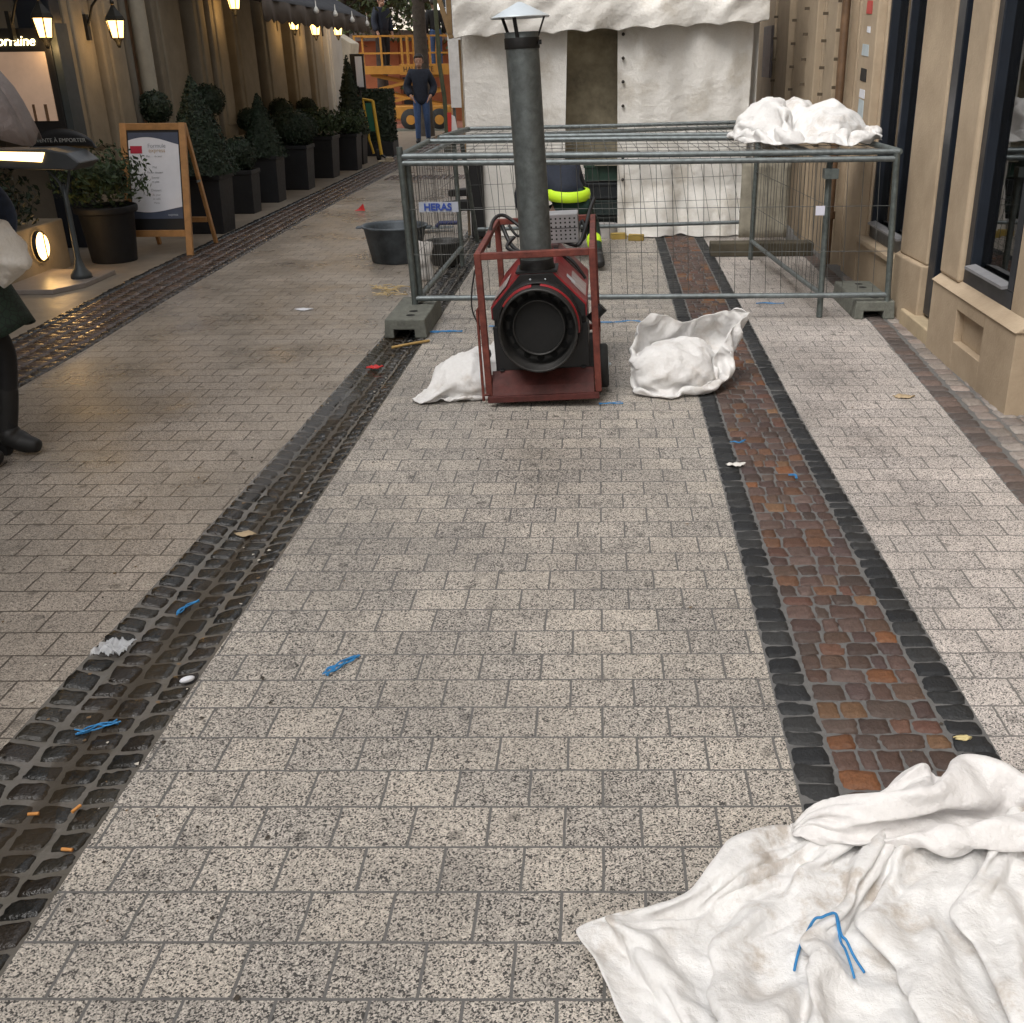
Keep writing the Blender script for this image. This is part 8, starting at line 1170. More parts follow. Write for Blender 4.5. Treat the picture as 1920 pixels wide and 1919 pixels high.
b = MB(); b.lathe([(.092, .668), (.092, .69), (.086, .70), (.086, .725), (.082, .727)], (0, .145, 0), 32); b.box((-.105, .045, .668), (.105, .25, .678)); b.build('flue_collar', M_SOOT, ht)
b = MB(); b.lathe([(.0815, 1.70), (.083, 1.703), (.083, 1.745), (.0815, 1.748)], (0, .145, 0), 32); b.box((.080, .10, 1.715), (.094, .12, 1.735)); b.build('flue_clamp', M_SOOT, ht)
for k in range(3):
    t = -pi / 2 - .18 + 2 * pi * k / 3; b = MB(); p0 = Vector((.078 * cos(t), .145 + .078 * sin(t), 1.745)); p1 = Vector((.118 * cos(t), .145 + .118 * sin(t), 1.838)); b.bar(p0, p1, .018, .004, up=(cos(t), sin(t), 0)); b.build('strut', M_SOOT, ht)
b = MB(); b.lathe([(.0, .062), (.012, .06), (.136, .0), (.139, -.003), (.136, -.007), (.012, .05)], (0, .145, 1.838), 40); b.build('cowl', M_CAPM, ht)
b = MB(); b.box((.035, .74, .70), (.205, .90, .86)); b.build('control_box', mat('control_grey', (.34, .34, .35), .5, metal=.3), ht, bevel=.005)
b = MB()
for i in range(6):
    for j in range(6): b.lathe([(.0055, -.0012), (0, -.0013)], (.055 + .026 * i, .74, .725 + .022 * j), 7, axis='y')
b.box((.04, .738, .782), (.2, .7395, .785)); b.build('vent_hole', M_DARK, ht)
b = MB(); b.prism([(.12, .50), (.245, .505), (.085, .685), (.06, .69)], .62, .72, 'xzy'); b.build('burner_cover', M_BLACK, ht, bevel=.01)
def cab(pts, r=.008):
    q = [Vector(p) for p in pts]; out = []
    for i in range(len(q) - 1):
        p0 = q[max(i - 1, 0)]; p1 = q[i]; p2 = q[i + 1]; p3 = q[min(i + 2, len(q) - 1)]
        for t in [k / 6 for k in range(6)]: out.append(.5 * ((2 * p1) + (p2 - p0) * t + (2 * p0 - 5 * p1 + 4 * p2 - p3) * t * t + (3 * p1 - p0 - 3 * p2 + p3) * t ** 3))
    out.append(q[-1]); b = MB(); b.tube(out, r, 8); return b
for pts, r in [([(-.29, .62, .72), (-.275, .75, .83), (-.22, .82, .86), (-.13, .80, .80), (-.05, .72, .74)], .010), ([(-.23, .85, .80), (-.18, .78, .70), (-.10, .70, .66), (.02, .66, .68)], .012),
               ([(-.19, .84, .80), (-.14, .82, .74), (-.08, .86, .79), (0, .84, .77)], .008), ([(-.16, .80, .74), (-.20, .74, .69), (-.06, .64, .65)], .010), ([(.12, .80, .70), (.20, .72, .69), (.24, .80, .76), (.27, .95, .84), (.30, 1.05, .90)], .011),
               ([(.20, .84, .74), (.225, .90, .80), (.24, .80, .72), (.18, .70, .69)], .007), ([(-.305, .03, .70), (-.33, .03, .60), (-.335, .02, .5), (-.30, .02, .40)], .004), ([(.05, .62, .69), (.16, .60, .63), (.235, .58, .53)], .009)]:
    cab(pts, r).build('cable', M_CABLE, ht)
b = MB(); b.lathe([(.0, -.03), (.105, -.03), (.118, -.02), (.118, .02), (.105, .03), (0, .03)], (.312, .26, .118), 30, axis='x'); wh = b.build('wheel', M_RUBBER, ht)
b = MB(); b.lathe([(.05, -.032), (.05, .032), (.0, .034)], (.312, .26, .118), 18, axis='x'); b.ball((.35, .26, .125), .008); b.build('hub', M_CAPM, wh)
b = MB(); b.lathe([(.0, -.03), (.105, -.03), (.118, -.02), (.118, .02), (.105, .03), (0, .03)], (-.312, .30, .118), 30, axis='x'); b.build('wheel', M_RUBBER, ht)
b = MB(); b.tube([(-.235, .05, 0.0), (-.235, .05, .05)], .017, 10); b.tube([(.235, .05, 0.02), (.235, .05, .05)], .017, 10); b.build('foot', M_RUBBER, ht)
b = MB(); b.tube([(.25, .40, .34), (.29, .40, .37), (.325, .40, .405)], [.026, .028, .03], 14); b.build('filler_cap', M_BLACK, ht)
def ontop(u, v, y): return None
b = MB()
def chamf(s, t, lift=.003):   # point on the right-hand sloping face: s along the slope, t along depth
    x = .085 + (.245 - .085) * s; z = .675 + (.505 - .675) * s; return (x + lift * .73, .05 + t, z + lift * .69)
for (s0, s1, t0, t1, mi) in [(.50, .95, .13, .45, 0), (.36, .62, .16, .24, 1)]:
    b.cur = mi; b.add([chamf(s0, t0, .002 + .001 * mi), chamf(s1, t0, .002 + .001 * mi), chamf(s1, t1, .002 + .001 * mi), chamf(s0, t1, .002 + .001 * mi)], [(0, 1, 2, 3)])
b.build('label', [mat('label_worn', (.40, .34, .33), .55, var=.25, scale=25), mat('label_grey', (.5, .52, .55), .5)], ht)
b = MB(); b.add([(-.247 + .16 * s_ - .003, .05 + t_, .505 + .17 * s_ + .003) for s_, t_ in ((.1, .05), (.1, .4), (.55, .4), (.55, .05))], [(0, 1, 2, 3)]); b.build('label', mat('label_worn', (1, 1, 1)), ht)
ht.rotation_euler = (0, RAD(-2.3), 0); ht.location = (-.287, 5.22, .006)

# ------------------------------------------------------------------ white sheets and sacks (crumpled by a cloth run, stored as heights)
CL = {}
for nm, m, lab, cat, th in [('front', M_WHITE, 'dirty white fleece sheet spread in pleats on the paving with a blue twine loop', 'sheet', .0025), ('folded', M_FLEECE, 'cleaner white fleece sheet folded over on top of the dirty pleated one', 'sheet', .0035), ('fencetop', M_SACK, 'white sheet bundled on top of the barrier panels', 'sheet', .004),
                            ('bagr', M_SACK, 'open white sack with a pointed flap on the red sett strip', 'sack', .003), ('bagl', M_SACK, 'small white sack slumped against the left side of the heater', 'sack', .003)]:
    V, F = cloth_from(*CLOTH[nm])
    CL[nm] = (V, F)
    setup_cloth('crumpled_sheet' if cat == 'sheet' else 'white_sack', V, F, m, lab, cat, th, 2, None, {'fencetop': (('MUSGRAVE', .24, .05), ('CLOUDS', .06, .01)), 'bagr': (('MUSGRAVE', .15, .022), ('CLOUDS', .05, .008)), 'bagl': (('MUSGRAVE', .15, .024), ('CLOUDS', .05, .008))}.get(nm, (('MUSGRAVE', .20, .016), ('CLOUDS', .05, .004))))
BV = BVHTree.FromPolygons([Vector(v) for v in CL['front'][0]], CL['front'][1])
def onto(x, y, lift=.016):
    h = BV.ray_cast(Vector((x, y, 2)), Vector((0, 0, -1))); return (x, y, (h[0].z if h[0] else 0) + lift)
def twine(name, pts, r, label, cat='string', grp=None, m=None):
    b = cab(pts, r) if not isinstance(pts, MB) else pts
    return tag(b.build(name, m or M_TWINE), label, cat, grp)
mb = MB()
S1 = [(.369, 1.487), (.379, 1.515), (.392, 1.548), (.407, 1.575), (.42, 1.571), (.435, 1.574), (.45, 1.583), (.467, 1.587), (.478, 1.575), (.485, 1.56), (.491, 1.517), (.503, 1.484)]
S2 = [(.467, 1.587), (.474, 1.565), (.475, 1.53), (.477, 1.495), (.479, 1.465)]
c1 = cab([onto(*p) for p in S1], .0028); c2 = cab([onto(*p) for p in S2], .0026); o_ = len(c1.v)
c1.add(c2.v, c2.f, True); twine('twine', c1, 0, 'blue twine loop lying on the dirty white sheet', 'string', 'scraps of blue twine')

# ------------------------------------------------------------------ litter on the paving
def scrap(x, y, rot, L, n, label, z=.004):
    b = MB()
    for k in range(n):
        pts = []; ph = random.uniform(0, 6)
        for q in range(5):
            t = (q / 4 - .5) * L; pts.append((x + cos(rot) * t - sin(rot) * .012 * sin(ph + q * 1.4) + random.uniform(-.004, .004), y + sin(rot) * t + cos(rot) * .012 * sin(ph + q * 1.7), z + .004 + random.uniform(0, .008)))
        c = cab(pts, .0022); b.add(c.v, c.f, True)
    return tag(b.build('twine', M_TWINE), label, 'string', 'scraps of blue twine')
zg = lambda x, y: float(zgut(np.array(x), np.array(y))) + .008
scrap(-.772, 2.647, .95, .13, 6, 'frayed blue twine on the middle pavers, biggest of the loose scraps')
scrap(-1.374, 2.36, .5, .11, 4, 'blue twine scrap in the near part of the wet gutter', zg(-1.374, 2.36))
scrap(-1.379, 3.035, 1.2, .10, 4, 'blue twine scrap farther up the gutter beyond the plastic wrapper', zg(-1.379, 3.035))
scrap(-1.02, 6.8, .05, .22, 5, 'blue twine scrap behind the left concrete foot'); scrap(-.62, 6.95, .1, .25, 2, 'thin blue twine scrap just left of the heater')
scrap(.134, 7.045, .1, .3, 2, 'thin blue twine scrap just right of the heater'); scrap(.648, 4.58, .4, .08, 2, 'blue twine scrap on the red setts below the open sack', .01); scrap(.83, 4.13, -1, .06, 2, 'smallest blue twine scrap on the red setts', .01)
scrap(1.25, 7.6, .0, .2, 3, 'blue twine scrap under the front barrier rail'); scrap(.06, 5.2, .1, .12, 3, 'blue twine scrap beside the heater wheel')
for x, y, r, lab in [(-1.373, 2.003, .1, 'orange cigarette butt in the gutter, leftmost'), (-1.272, 2.013, 1.2, 'orange cigarette butt standing on end in the gutter'), (-1.221, 1.861, -.1, 'orange cigarette butt nearest the camera in the gutter')]:
    z = zg(x, y) + .006; dx, dy = .013 * cos(r), .013 * sin(r); b = MB(); b.tube([(x - dx, y - dy, z), (x + dx, y + dy, z)], .0042, 8); tag(b.build('cigarette_butt', mat('filter_orange', (.62, .27, .07), .7)), lab, 'cigarette butt', 'cigarette butts in the gutter')
def blob(name, x, y, r, m, label, cat, flat=.4, z=0, grp=None, rot=0):
    b = MB()
    if 'pebble' in name: b.ball((0, 0, 0), (r, r * .5, r * flat), 12, 8)
    else: b.grid(lambda u, v: ((u - .5) * 2 * r * (1 + .5 * noise.noise((v * 3, x, y))), (v - .5) * 1.1 * r * (.35 + sin(pi * min(1, max(0, u))) * .8 + .3 * noise.noise((u * 4, x, 5))), r * flat * (1.2 * abs(noise.noise((u * 3 + x, v * 3, y))) + .5 * abs(noise.noise((u * 8, v * 7, x)))) - r * flat * .6), 12, 9)
    o = b.build(name, m, solid=0 if 'pebble' in name else .0015); o.location = (x, y, z + r * flat * .8); o.rotation_euler[2] = rot; return tag(o, label, cat, grp)
blob('white_pebble', -1.2, 2.563, .022, M_PAPER, 'white oval pebble on the gutter edge', 'pebble', .4, .008, rot=.6)
blob('paper_scrap', .6, 4.29, .035, mat('scrap_white', (.7, .68, .64), .7), 'white paper scrap on the red setts', 'paper scrap', .3, .008)
blob('red_wrapper', -1.32, 5.94, .05, mat('wrap_red', (.55, .03, .03), .4), 'red wrapper lying in the gutter before the concrete foot', 'wrapper', .4)
blob('dry_leaf', 1.61, 5.3, .05, mat('leaf_dry', (.42, .32, .2), .7), 'pale dry leaf on the right pavers', 'leaf', .25); blob('dry_leaf', -1.362, 3.62, .04, mat('leaf_dry', (.42, .32, .2), .7), 'brown dry leaf lying in the wet gutter', 'leaf', .2, -.008)
blob('paper_scrap', -2.155, 7.54, .06, M_PAPER, 'thin white paper scrap on the left pavers', 'paper scrap', .15); blob('paper_scrap', .95, 2.28, .02, mat('leaf_yel', (.6, .5, .25), .7), 'tiny yellow petal at the edge of the fleece sheet', 'petal', .3, .006)
b = MB(); b.grid(lambda u, v: (-1.5 + (u - .5) * .09 + .02 * v, 2.746 + (v - .5) * .09, .010 + .035 * abs(noise.noise((u * 3, v * 3, 2))) + .018 * abs(noise.noise((u * 8, v * 8, 6)))), 20, 20)
b.v = [(x + .018 * noise.noise((y * 40, x * 10, 1)), y + .018 * noise.noise((x * 40, y * 10, 4)), z) for x, y, z in b.v]
M_CLR, nt_, p_ = mk('clear_film'); p_.inputs['Base Color'].default_value = (.75, .77, .8, 1); p_.inputs['Roughness'].default_value = .12; p_.inputs['Alpha'].default_value = .5
tag(b.build('plastic_wrapper', M_CLR), 'crumpled clear plastic wrapper on the gutter setts', 'wrapper')
b = MB(); b.add([(0, 0, .01), (.09, .02, .012), (.13, .0, .01), (.10, .06, .09), (.04, .05, .03)], [(0, 1, 3, 4), (1, 2, 3)]); o = b.build('red_flag', mat('wrap_red', (1, 1, 1)), solid=.004); o.location = (-2.95, 12.95, 0); tag(o, 'small red paper flag on the far left pavers', 'paper scrap')
b = MB(); b.tube([(-1.3, 6.38, .012), (-1.2, 6.45, .016), (-1.09, 6.55, .012)], .009, 6); tag(b.build('bamboo_stick', mat('bamboo', (.45, .29, .10), .6)), 'thin yellow stick lying across the gutter by the concrete foot', 'stick')
b = MB()
for k in range(26):
    x, y = -1.66 + random.uniform(-.14, .14), 8.15 + random.uniform(-.2, .2); c = cab([(x + random.uniform(-.08, .08), y + random.uniform(-.06, .06), .008 + random.uniform(0, .03)) for q in range(3)], .0028); b.add(c.v, c.f, True)
tag(b.build('straw_tuft', mat('straw', (.5, .38, .2), .8)), 'loose tuft of pale straw in front of the black tub', 'straw')

mb = MB()
for k in range(420):
    if k % 3: y = random.uniform(1.2, 8); x = gl(y) + random.gauss(.2, .28)
    else: x, y = random.uniform(-3.2, 1.9), random.uniform(1.3, 10)
    s = random.uniform(.003, .010); z = .004 + (float(zgut(np.array(x), np.array(y))) + .008 if gl(y) < x < gr(y) else 0); a = random.uniform(0, 6)
    mb.cur = random.choice((0, 0, 1, 2)); mb.add([(x + s * cos(a + q * 1.6) * random.uniform(.5, 1.2), y + s * sin(a + q * 1.6) * random.uniform(.5, 1.2), z + random.uniform(0, .003)) for q in range(4)], [(0, 1, 2, 3)])
tag(mb.build('grit', [mat('grit_dark', (.05, .04, .03), .9), mat('grit_brown', (.16, .10, .05), .9), mat('grit_pale', (.5, .46, .4), .9)]), 'scattered grit and leaf crumbs on the paving and in the gutter', 'grit', kind='stuff')
# ------------------------------------------------------------------ tubs, bucket, cement sack, trowel
def tub(name, x, y, rt, rb, h, m, label, cat, handles=True):
    t = thing(name, (x, y, 0), label, cat); b = MB(); b.lathe([(0, .005), (rb, .005), (rt, h - .02), (rt + .02, h - .015), (rt + .022, h), (rt, h), (rt - .012, h - .02), (rb - .01, .02), (0, .018)], (x, y, 0), 40); b.build('shell', m, t)
    if handles:
        for s in (-1, 1):
            b = MB(); b.box((x + s * (rt + .035) - .03, y - .05, h - .03), (x + s * (rt + .035) + .02, y + .05, h - .012)); b.build('handle', m, t, bevel=.005)
    return t
M_TUB = mat('mortar_tub', (.035, .045, .055), .55, var=.5, scale=4, col2=(.09, .11, .13), bump=.1)
tub('mortar_tub', -1.83, 9.55, .275, .22, .32, M_TUB, 'big black mortar tub with grey smears left of the barrier', 'tub')
tub('bucket', -1.36, 9.35, .155, .12, .21, mat('bucket_black', (.03, .03, .03), .5, var=.4, col2=(.06, .06, .06)), 'small black bucket behind the left barrier mesh', 'bucket', False)
b = MB(); b.grid(lambda u, v: (-1.54 + .17 * u + .012 * sin(v * 9), 8.6 + .03 * noise.noise((u * 4, v * 5, 1)) - .05 * sin(u * pi) * sin(v * pi) + .08 * v, .005 + .30 * v), 10, 16)
b.cur = 1; b.grid(lambda u, v: (-1.54 + .075 * u, 8.585 - .045 * sin(u * .45 * pi) * sin((.1 + .5 * v) * pi) + .08 * (.1 + .5 * v), .035 + .15 * v), 6, 8)
tag(b.build('cement_sack', [mat('kraft_grey', (.42, .40, .38), .8), mat('print_blue', (.08, .35, .55), .6, var=.3, scale=20)], solid=.03), 'grey and blue cement sack leaning behind the left barrier post', 'sack')
tr_ = thing('trowel', (-1.6, 11.3, 0), 'blue handled trowel lying behind the bucket on the far pavers', 'trowel'); b = MB(); b.prism([(-1.85, 11.2), (-1.55, 11.25), (-1.55, 11.4), (-1.85, 11.38)], .04, .044, 'xyz'); b.build('blade', M_GALV, tr_); b = MB(); b.tube([(-1.72, 11.3, .05), (-1.68, 11.3, .09), (-1.45, 11.32, .09)], .022, 8); b.build('handle', mat('blue_grip', (.02, .03, .12), .5), tr_)
b = MB(); b.prism([(-1.52, 10.9), (-1.18, 11.0), (-1.18, 11.12), (-1.38, 11.1)], .40, .47, 'xyz'); b.prism([(-1.6, 10.85), (-1.18, 10.95), (-1.18, 11.08), (-1.4, 11.05)], .26, .36, 'xyz'); b.box((-1.30, 10.9, 0), (-1.16, 11.1, .75)); tag(b.build('rubble_chute', M_BLACK, bevel=.01), 'black folded rubble bags propped at the left tent corner', 'bag')
text('plate_lettering', 'HERAS', .062, mat('plate_blue', (.03, .07, .32), .5), (-1.06, 7.077, .773), (pi / 2, 0, 0), fr, xs=1.0, bold=.0022)
b = MB(); b.box((-1.185, 7.082, .742), (-.925, 7.09, .806)); b.build('name_plate', mat('plate_grey', (.38, .41, .48), .5), fr)
bpy.data.objects.remove(pl)
lft['label'] = 'upright left side barrier panel running back from the front corner'
fr['label'] = 'upright front barrier panel with a white name plate lettered in blue'

# ------------------------------------------------------------------ people
DEF = dict(pelvis=(0, 0, .94), waist=(0, 0, 1.10), chest=(0, .01, 1.30), neck=(0, .02, 1.48), head=(0, -.01, 1.64),
           shL=(-.18, .01, 1.41), elL=(-.26, .04, 1.13), wrL=(-.25, -.06, .90), haL=(-.24, -.09, .82), shR=(.18, .01, 1.41), elR=(.26, .04, 1.13), wrR=(.25, -.06, .90), haR=(.24, -.09, .82),
           hipL=(-.09, 0, .90), knL=(-.10, -.02, .50), anL=(-.10, .03, .09), toL=(-.11, -.12, .04), hipR=(.09, 0, .90), knR=(.10, -.02, .50), anR=(.10, .03, .09), toR=(.11, -.12, .04))
RAD_ = dict(pelvis=(.14, .10), waist=(.12, .09), chest=(.15, .105), neck=.05, head=.05, sh=.06, el=.042, wr=.03, ha=.034, hip=.088, kn=.055, an=.04, to=.034)
def rr(k, g=0):
    q = RAD_.get(k, RAD_.get(k[:-1])); q = q if isinstance(q, tuple) else (q, q); return (q[0] + g, q[1] + g)
EDG = [('pelvis', 'waist'), ('waist', 'chest'), ('chest', 'neck'), ('neck', 'head'), ('chest', 'shL'), ('shL', 'elL'), ('elL', 'wrL'), ('wrL', 'haL'), ('chest', 'shR'), ('shR', 'elR'), ('elR', 'wrR'), ('wrR', 'haR'),
       ('pelvis', 'hipL'), ('hipL', 'knL'), ('knL', 'anL'), ('anL', 'toL'), ('pelvis', 'hipR'), ('hipR', 'knR'), ('knR', 'anR'), ('anR', 'toR')]
def human(loc, rot, sc_, label, pose, jm, tm, shoe=None, hair=M_HAIR, look=0, long_hair=False, jg=.028, tg=.017, hem=None, name='person', nod=0):
    Jp = dict(DEF); Jp.update(pose); t = thing(name, loc, label, 'person', local=True); t.rotation_euler[2] = rot; t.scale = (sc_,) * 3
    keys = list(Jp); J = [(*Jp[k], *rr(k)) for k in keys]; E = [(keys.index(a), keys.index(b)) for a, b in EDG]
    for s in 'LR':                                  # four fingers and a thumb from each palm
        w_, h_ = Vector(Jp['wr' + s]), Vector(Jp['ha' + s]); dv = (h_ - w_).normalized(); sd = dv.cross(Vector((1, 0, 0))); sd = sd.normalized() if sd.length > .1 else Vector((0, 1, 0)); hi = keys.index('ha' + s)
        for q in range(4):
            a = len(J); o = sd * (q - 1.5) * .019; ln = (.068, .078, .072, .055)[q]
            J += [(*(h_ + o + dv * .02), .0095, .0095), (*(h_ + o + dv * (.02 + ln * .55) + Vector((0, -.006, 0))), .0085, .0085), (*(h_ + o * .9 + dv * (.02 + ln) + Vector((0, -.018, 0))), .007, .007)]
            E += [(hi, a), (a, a + 1), (a + 1, a + 2)]
        a = len(J); J += [(*(w_.lerp(h_, .4) + sd * .035), .011, .011), (*(w_.lerp(h_, .9) + sd * .055), .009, .009)]; E += [(keys.index('wr' + s), a), (a, a + 1)]
    # face on the head: skull, jaw, nose, brow, eyes, mouth, ears
    f = MB(); h = Vector(Jp['head']); R = Matrix.Rotation(look, 3, 'Z') @ Matrix.Rotation(nod, 3, 'X')
    def add(fn):
        n0 = len(f.v); fn(); f.v[n0:] = [tuple(h + R @ (Vector(v) * 1.13)) for v in f.v[n0:]]
    add(lambda: f.ball((0, .005, .02), (.078, .095, .108), 18, 14)); add(lambda: f.ball((0, -.03, -.055), (.056, .062, .055), 14, 10))
    add(lambda: f.tube([(0, -.088, .022), (0, -.104, -.008), (0, -.108, -.022), (0, -.09, -.03)], [.008, .012, .014, .01], 8)); add(lambda: f.ball((0, -.078, .038), (.05, .018, .010), 10, 6))
    for sx in (-1, 1):
        add(lambda: f.ball((sx * .079, .01, .0), (.010, .022, .032), 8, 6))
    f.cur = 1
    for sx in (-1, 1): add(lambda: f.ball((sx * .03, -.083, .02), (.012, .009, .007), 8, 6))
    add(lambda: f.ball((0, -.088, -.058), (.024, .006, .006), 8, 5))
    skin('body', J, E, [M_SKIN, mat('eye_dark', (.03, .015, .012), .4)], t, 2, 0, f)
    hb = MB()
    n0 = len(hb.v); hb.lathe([(.0, .135), (.045, .128), (.075, .10), (.09, .06), (.088, .02), (.080, -.02 if not long_hair else -.18)], (0, .018, 0), 20, sy=1.12)
    hb.v = [tuple(h + R @ Vector((v[0], v[1], (max(v[2], .066) if v[1] < -.01 else v[2]) + .01 * noise.noise(Vector(v) * 30)))) for v in hb.v]; hb.v = [tuple(h + (Vector(v) - h) * 1.13) for v in hb.v]; hb.build('hair', hair, t, solid=.008)
    def cloth(nm, ks, es, g, m, over={}):
        KK = [(*over.get(k, Jp[k]), *rr(k, g)) for k in ks]; return skin(nm, KK, [(ks.index(a), ks.index(b)) for a, b in es], m, t, 2, 0)
    ks = ['pelvis', 'waist', 'chest', 'neck', 'shL', 'elL', 'wrL', 'shR', 'elR', 'wrR']; pv = Vector(Jp['pelvis']); ov = {'neck': tuple(Vector(Jp['chest']).lerp(Vector(Jp['neck']), 1.0))}
    es = [('pelvis', 'waist'), ('waist', 'chest'), ('chest', 'neck'), ('chest', 'shL'), ('shL', 'elL'), ('elL', 'wrL'), ('chest', 'shR'), ('shR', 'elR'), ('elR', 'wrR')]
    if hem: ov['pelvis'] = hem
    cloth('jacket', ks, es, jg, jm, ov)
    if tm:
        cloth('trousers', ['pelvis', 'waist', 'hipL', 'knL', 'anL', 'hipR', 'knR', 'anR'], [('pelvis', 'waist'), ('pelvis', 'hipL'), ('hipL', 'knL'), ('knL', 'anL'), ('pelvis', 'hipR'), ('hipR', 'knR'), ('knR', 'anR')], tg, tm, {k: tuple(Vector(Jp[k]) + (Vector(Jp[k]) - Vector(Jp['kn' + k[-1]])).normalized() * .05) for k in ('anL', 'anR')})
    for s in 'LR':
        a, o = Vector(Jp['an' + s]), Vector(Jp['to' + s]); m_ = a.lerp(o, .5); e_ = o + (o - a) * .22; skin('shoe', [(*(a + Vector((0, 0, .04))), .056, .056), (*(a + Vector((0, 0, -.02))), .060, .060), (*m_, .056, .052), (*o, .050, .044), (e_.x, e_.y, o.z, .036, .030)], [(0, 1), (1, 2), (2, 3), (3, 4)], shoe or M_BLACK, t, 2, 0)
    return t
pk = dict(elL=(-.30, .06, 1.13), wrL=(-.21, -.09, .96), haL=(-.17, -.11, .90), elR=(.30, .06, 1.13), wrR=(.21, -.09, .96), haR=(.17, -.11, .90))
human((-3.88, 24.5, 0), .12, 1.02, 'man in dark jacket and blue jeans standing hands in pockets beyond the barrier', dict(pk, knL=(-.10, -.06, .5), anL=(-.11, -.06, .09), toL=(-.12, -.21, .04), anR=(.10, .12, .1), toR=(.11, -.02, .04)), M_NAVYC, M_DENIM, jg=.045, hem=(0, 0, .76))
human((-5.55, 29.55, 1.5), .9, .98, 'worker in navy jacket facing right on the left end of the yellow lift', {}, M_NAVYC, mat('work_black', (.012, .012, .014), .8), jg=.05, hem=(0, 0, .85))
human((-4.2, 29.6, 1.5), pi + .3, .93, 'worker in black jacket and jeans seen from behind on the right end of the lift', {}, mat('work_black', (.012, .012, .014), .8), M_DENIM, jg=.045)
wk = human((-.32, 9.42, 0), 0, 1, 'worker in navy jacket with a yellow band crouching behind the heater',
    dict(pelvis=(.08, -.05, .52), waist=(.02, .12, .63), chest=(-.10, .34, .72), neck=(-.17, .52, .70), head=(-.20, .66, .62), shL=(-.31, .34, .72), elL=(-.36, .24, .48), wrL=(-.28, .42, .30), haL=(-.26, .50, .24), shR=(.08, .40, .74), elR=(.14, .55, .50), wrR=(.02, .66, .30), haR=(-.02, .72, .24),
         hipL=(.0, -.04, .48), knL=(-.12, .36, .30), anL=(-.06, -.10, .12), toL=(-.06, -.26, .05), hipR=(.17, -.04, .48), knR=(.26, .32, .30), anR=(.30, -.28, .14), toR=(.33, -.44, .06)), M_NAVYC, mat('trouser_green', (.004, .026, .018), .8), mat('boot_black', (.015, .014, .014), .6), jg=.05, nod=-.9, look=pi)
WLoc = Vector(wk.location)
b = MB(); b.lathe([(.150, .54), (.186, .548), (.192, .585), (.186, .62), (.150, .63)], (.06, .0, 0), 32, sy=.93); b.v = [(x, y, z + .10 * y) for x, y, z in b.v]; b.build('reflective_band', M_HIVIS, wk)
skin('reflective_band', [(.285, -.20, .17, .07, .07), (.275, -.02, .225, .075, .075)], [(0, 1)], M_HIVIS, wk, 2, 0)
M_LEG = mat('leggings', (.008, .008, .010), .7, var=.3)
RAD_.update(hip=.075, kn=.045, an=.034)
wm = human((-2.83, 4.47, 0), pi / 2, 1.0, 'woman with umbrella and white bag in patterned skirt walking at the left edge',
    dict(pelvis=(0, 0, .88), waist=(0, 0, 1.02), chest=(0, -.04, 1.20), neck=(0, -.06, 1.36), head=(0, -.08, 1.48), shL=(-.17, -.06, 1.29), elL=(-.24, -.34, 1.10), wrL=(-.16, -.14, 1.05), haL=(-.14, -.08, 1.07), shR=(.17, -.08, 1.28), elR=(.24, -.20, 1.06), wrR=(.19, -.17, .92), haR=(.17, -.16, .86),
         hipL=(-.08, 0, .84), knL=(-.07, .10, .48), anL=(-.13, -.02, .10), toL=(-.13, -.10, .04), hipR=(.08, 0, .84), knR=(.07, -.17, .48), anR=(.04, -.11, .10), toR=(.05, -.19, .04)), mat('sleeve_navy', (.014, .028, .065), .8, var=.3, scale=30), M_LEG, mat('boot_leather', (.010, .0095, .0095), .6), long_hair=True, jg=.035, tg=.004)
b = MB()
def sk(u, v):
    t = 2 * pi * u; r = .19 + .055 * v; z = .98 - .40 * v + .02 * sin(t * 3) * v; return (r * cos(t) * .8 + 0, -.05 * v + r * sin(t) * 1.02 - .05 * v, z - .03 * v * sin(t))
b.grid(sk, 40, 12)
M_SKIRT, nt_, p_ = mk('patterned_skirt'); tc_ = N(nt_, 'ShaderNodeTexCoord'); vo_ = N(nt_, 'ShaderNodeTexVoronoi', Scale=40.); vo_.feature = 'DISTANCE_TO_EDGE'; rp_ = N(nt_, 'ShaderNodeValToRGB'); rp_.color_ramp.elements[0].color = (.006, .012, .009, 1); rp_.color_ramp.elements[1].color = (.012, .028, .018, 1); rp_.color_ramp.elements[0].position = .03; rp_.color_ramp.elements[1].position = .10
nt_.links.new(tc_.outputs['Object'], vo_.inputs['Vector']); nt_.links.new(vo_.outputs['Distance'], rp_.inputs['Fac']); nt_.links.new(rp_.outputs[0], p_.inputs['Base Color']); p_.inputs['Roughness'].default_value = .8
b.build('skirt', M_SKIRT, wm, solid=.004)
for s, (k, a) in enumerate((((-.07, .10, .48), (-.13, -.02, .10)), ((.07, -.17, .48), (.04, -.11, .10)))):
    k, a = Vector(k), Vector(a); skin('boot', [(*k.lerp(a, .35), .050, .052), (*k.lerp(a, .75), .044, .046), (*(a + Vector((0, .01, .0))), .043, .048), (a.x, a.y - .03, .065, .052, .054), (a.x, a.y - .075, .052, .050, .046), (a.x, a.y - .115, .042, .044, .038), (a.x, a.y - .135, .036, .032, .028)], [(0, 1), (1, 2), (2, 3), (3, 4), (4, 5), (5, 6)], mat('boot_leather', (.010, .0095, .0095), .6), wm, 2, 0)
    b = MB(); b.box((a.x - .028, a.y + .01, 0.002), (a.x + .028, a.y + .06, .07)); b.build('heel', M_BLACK, wm, bevel=.006)
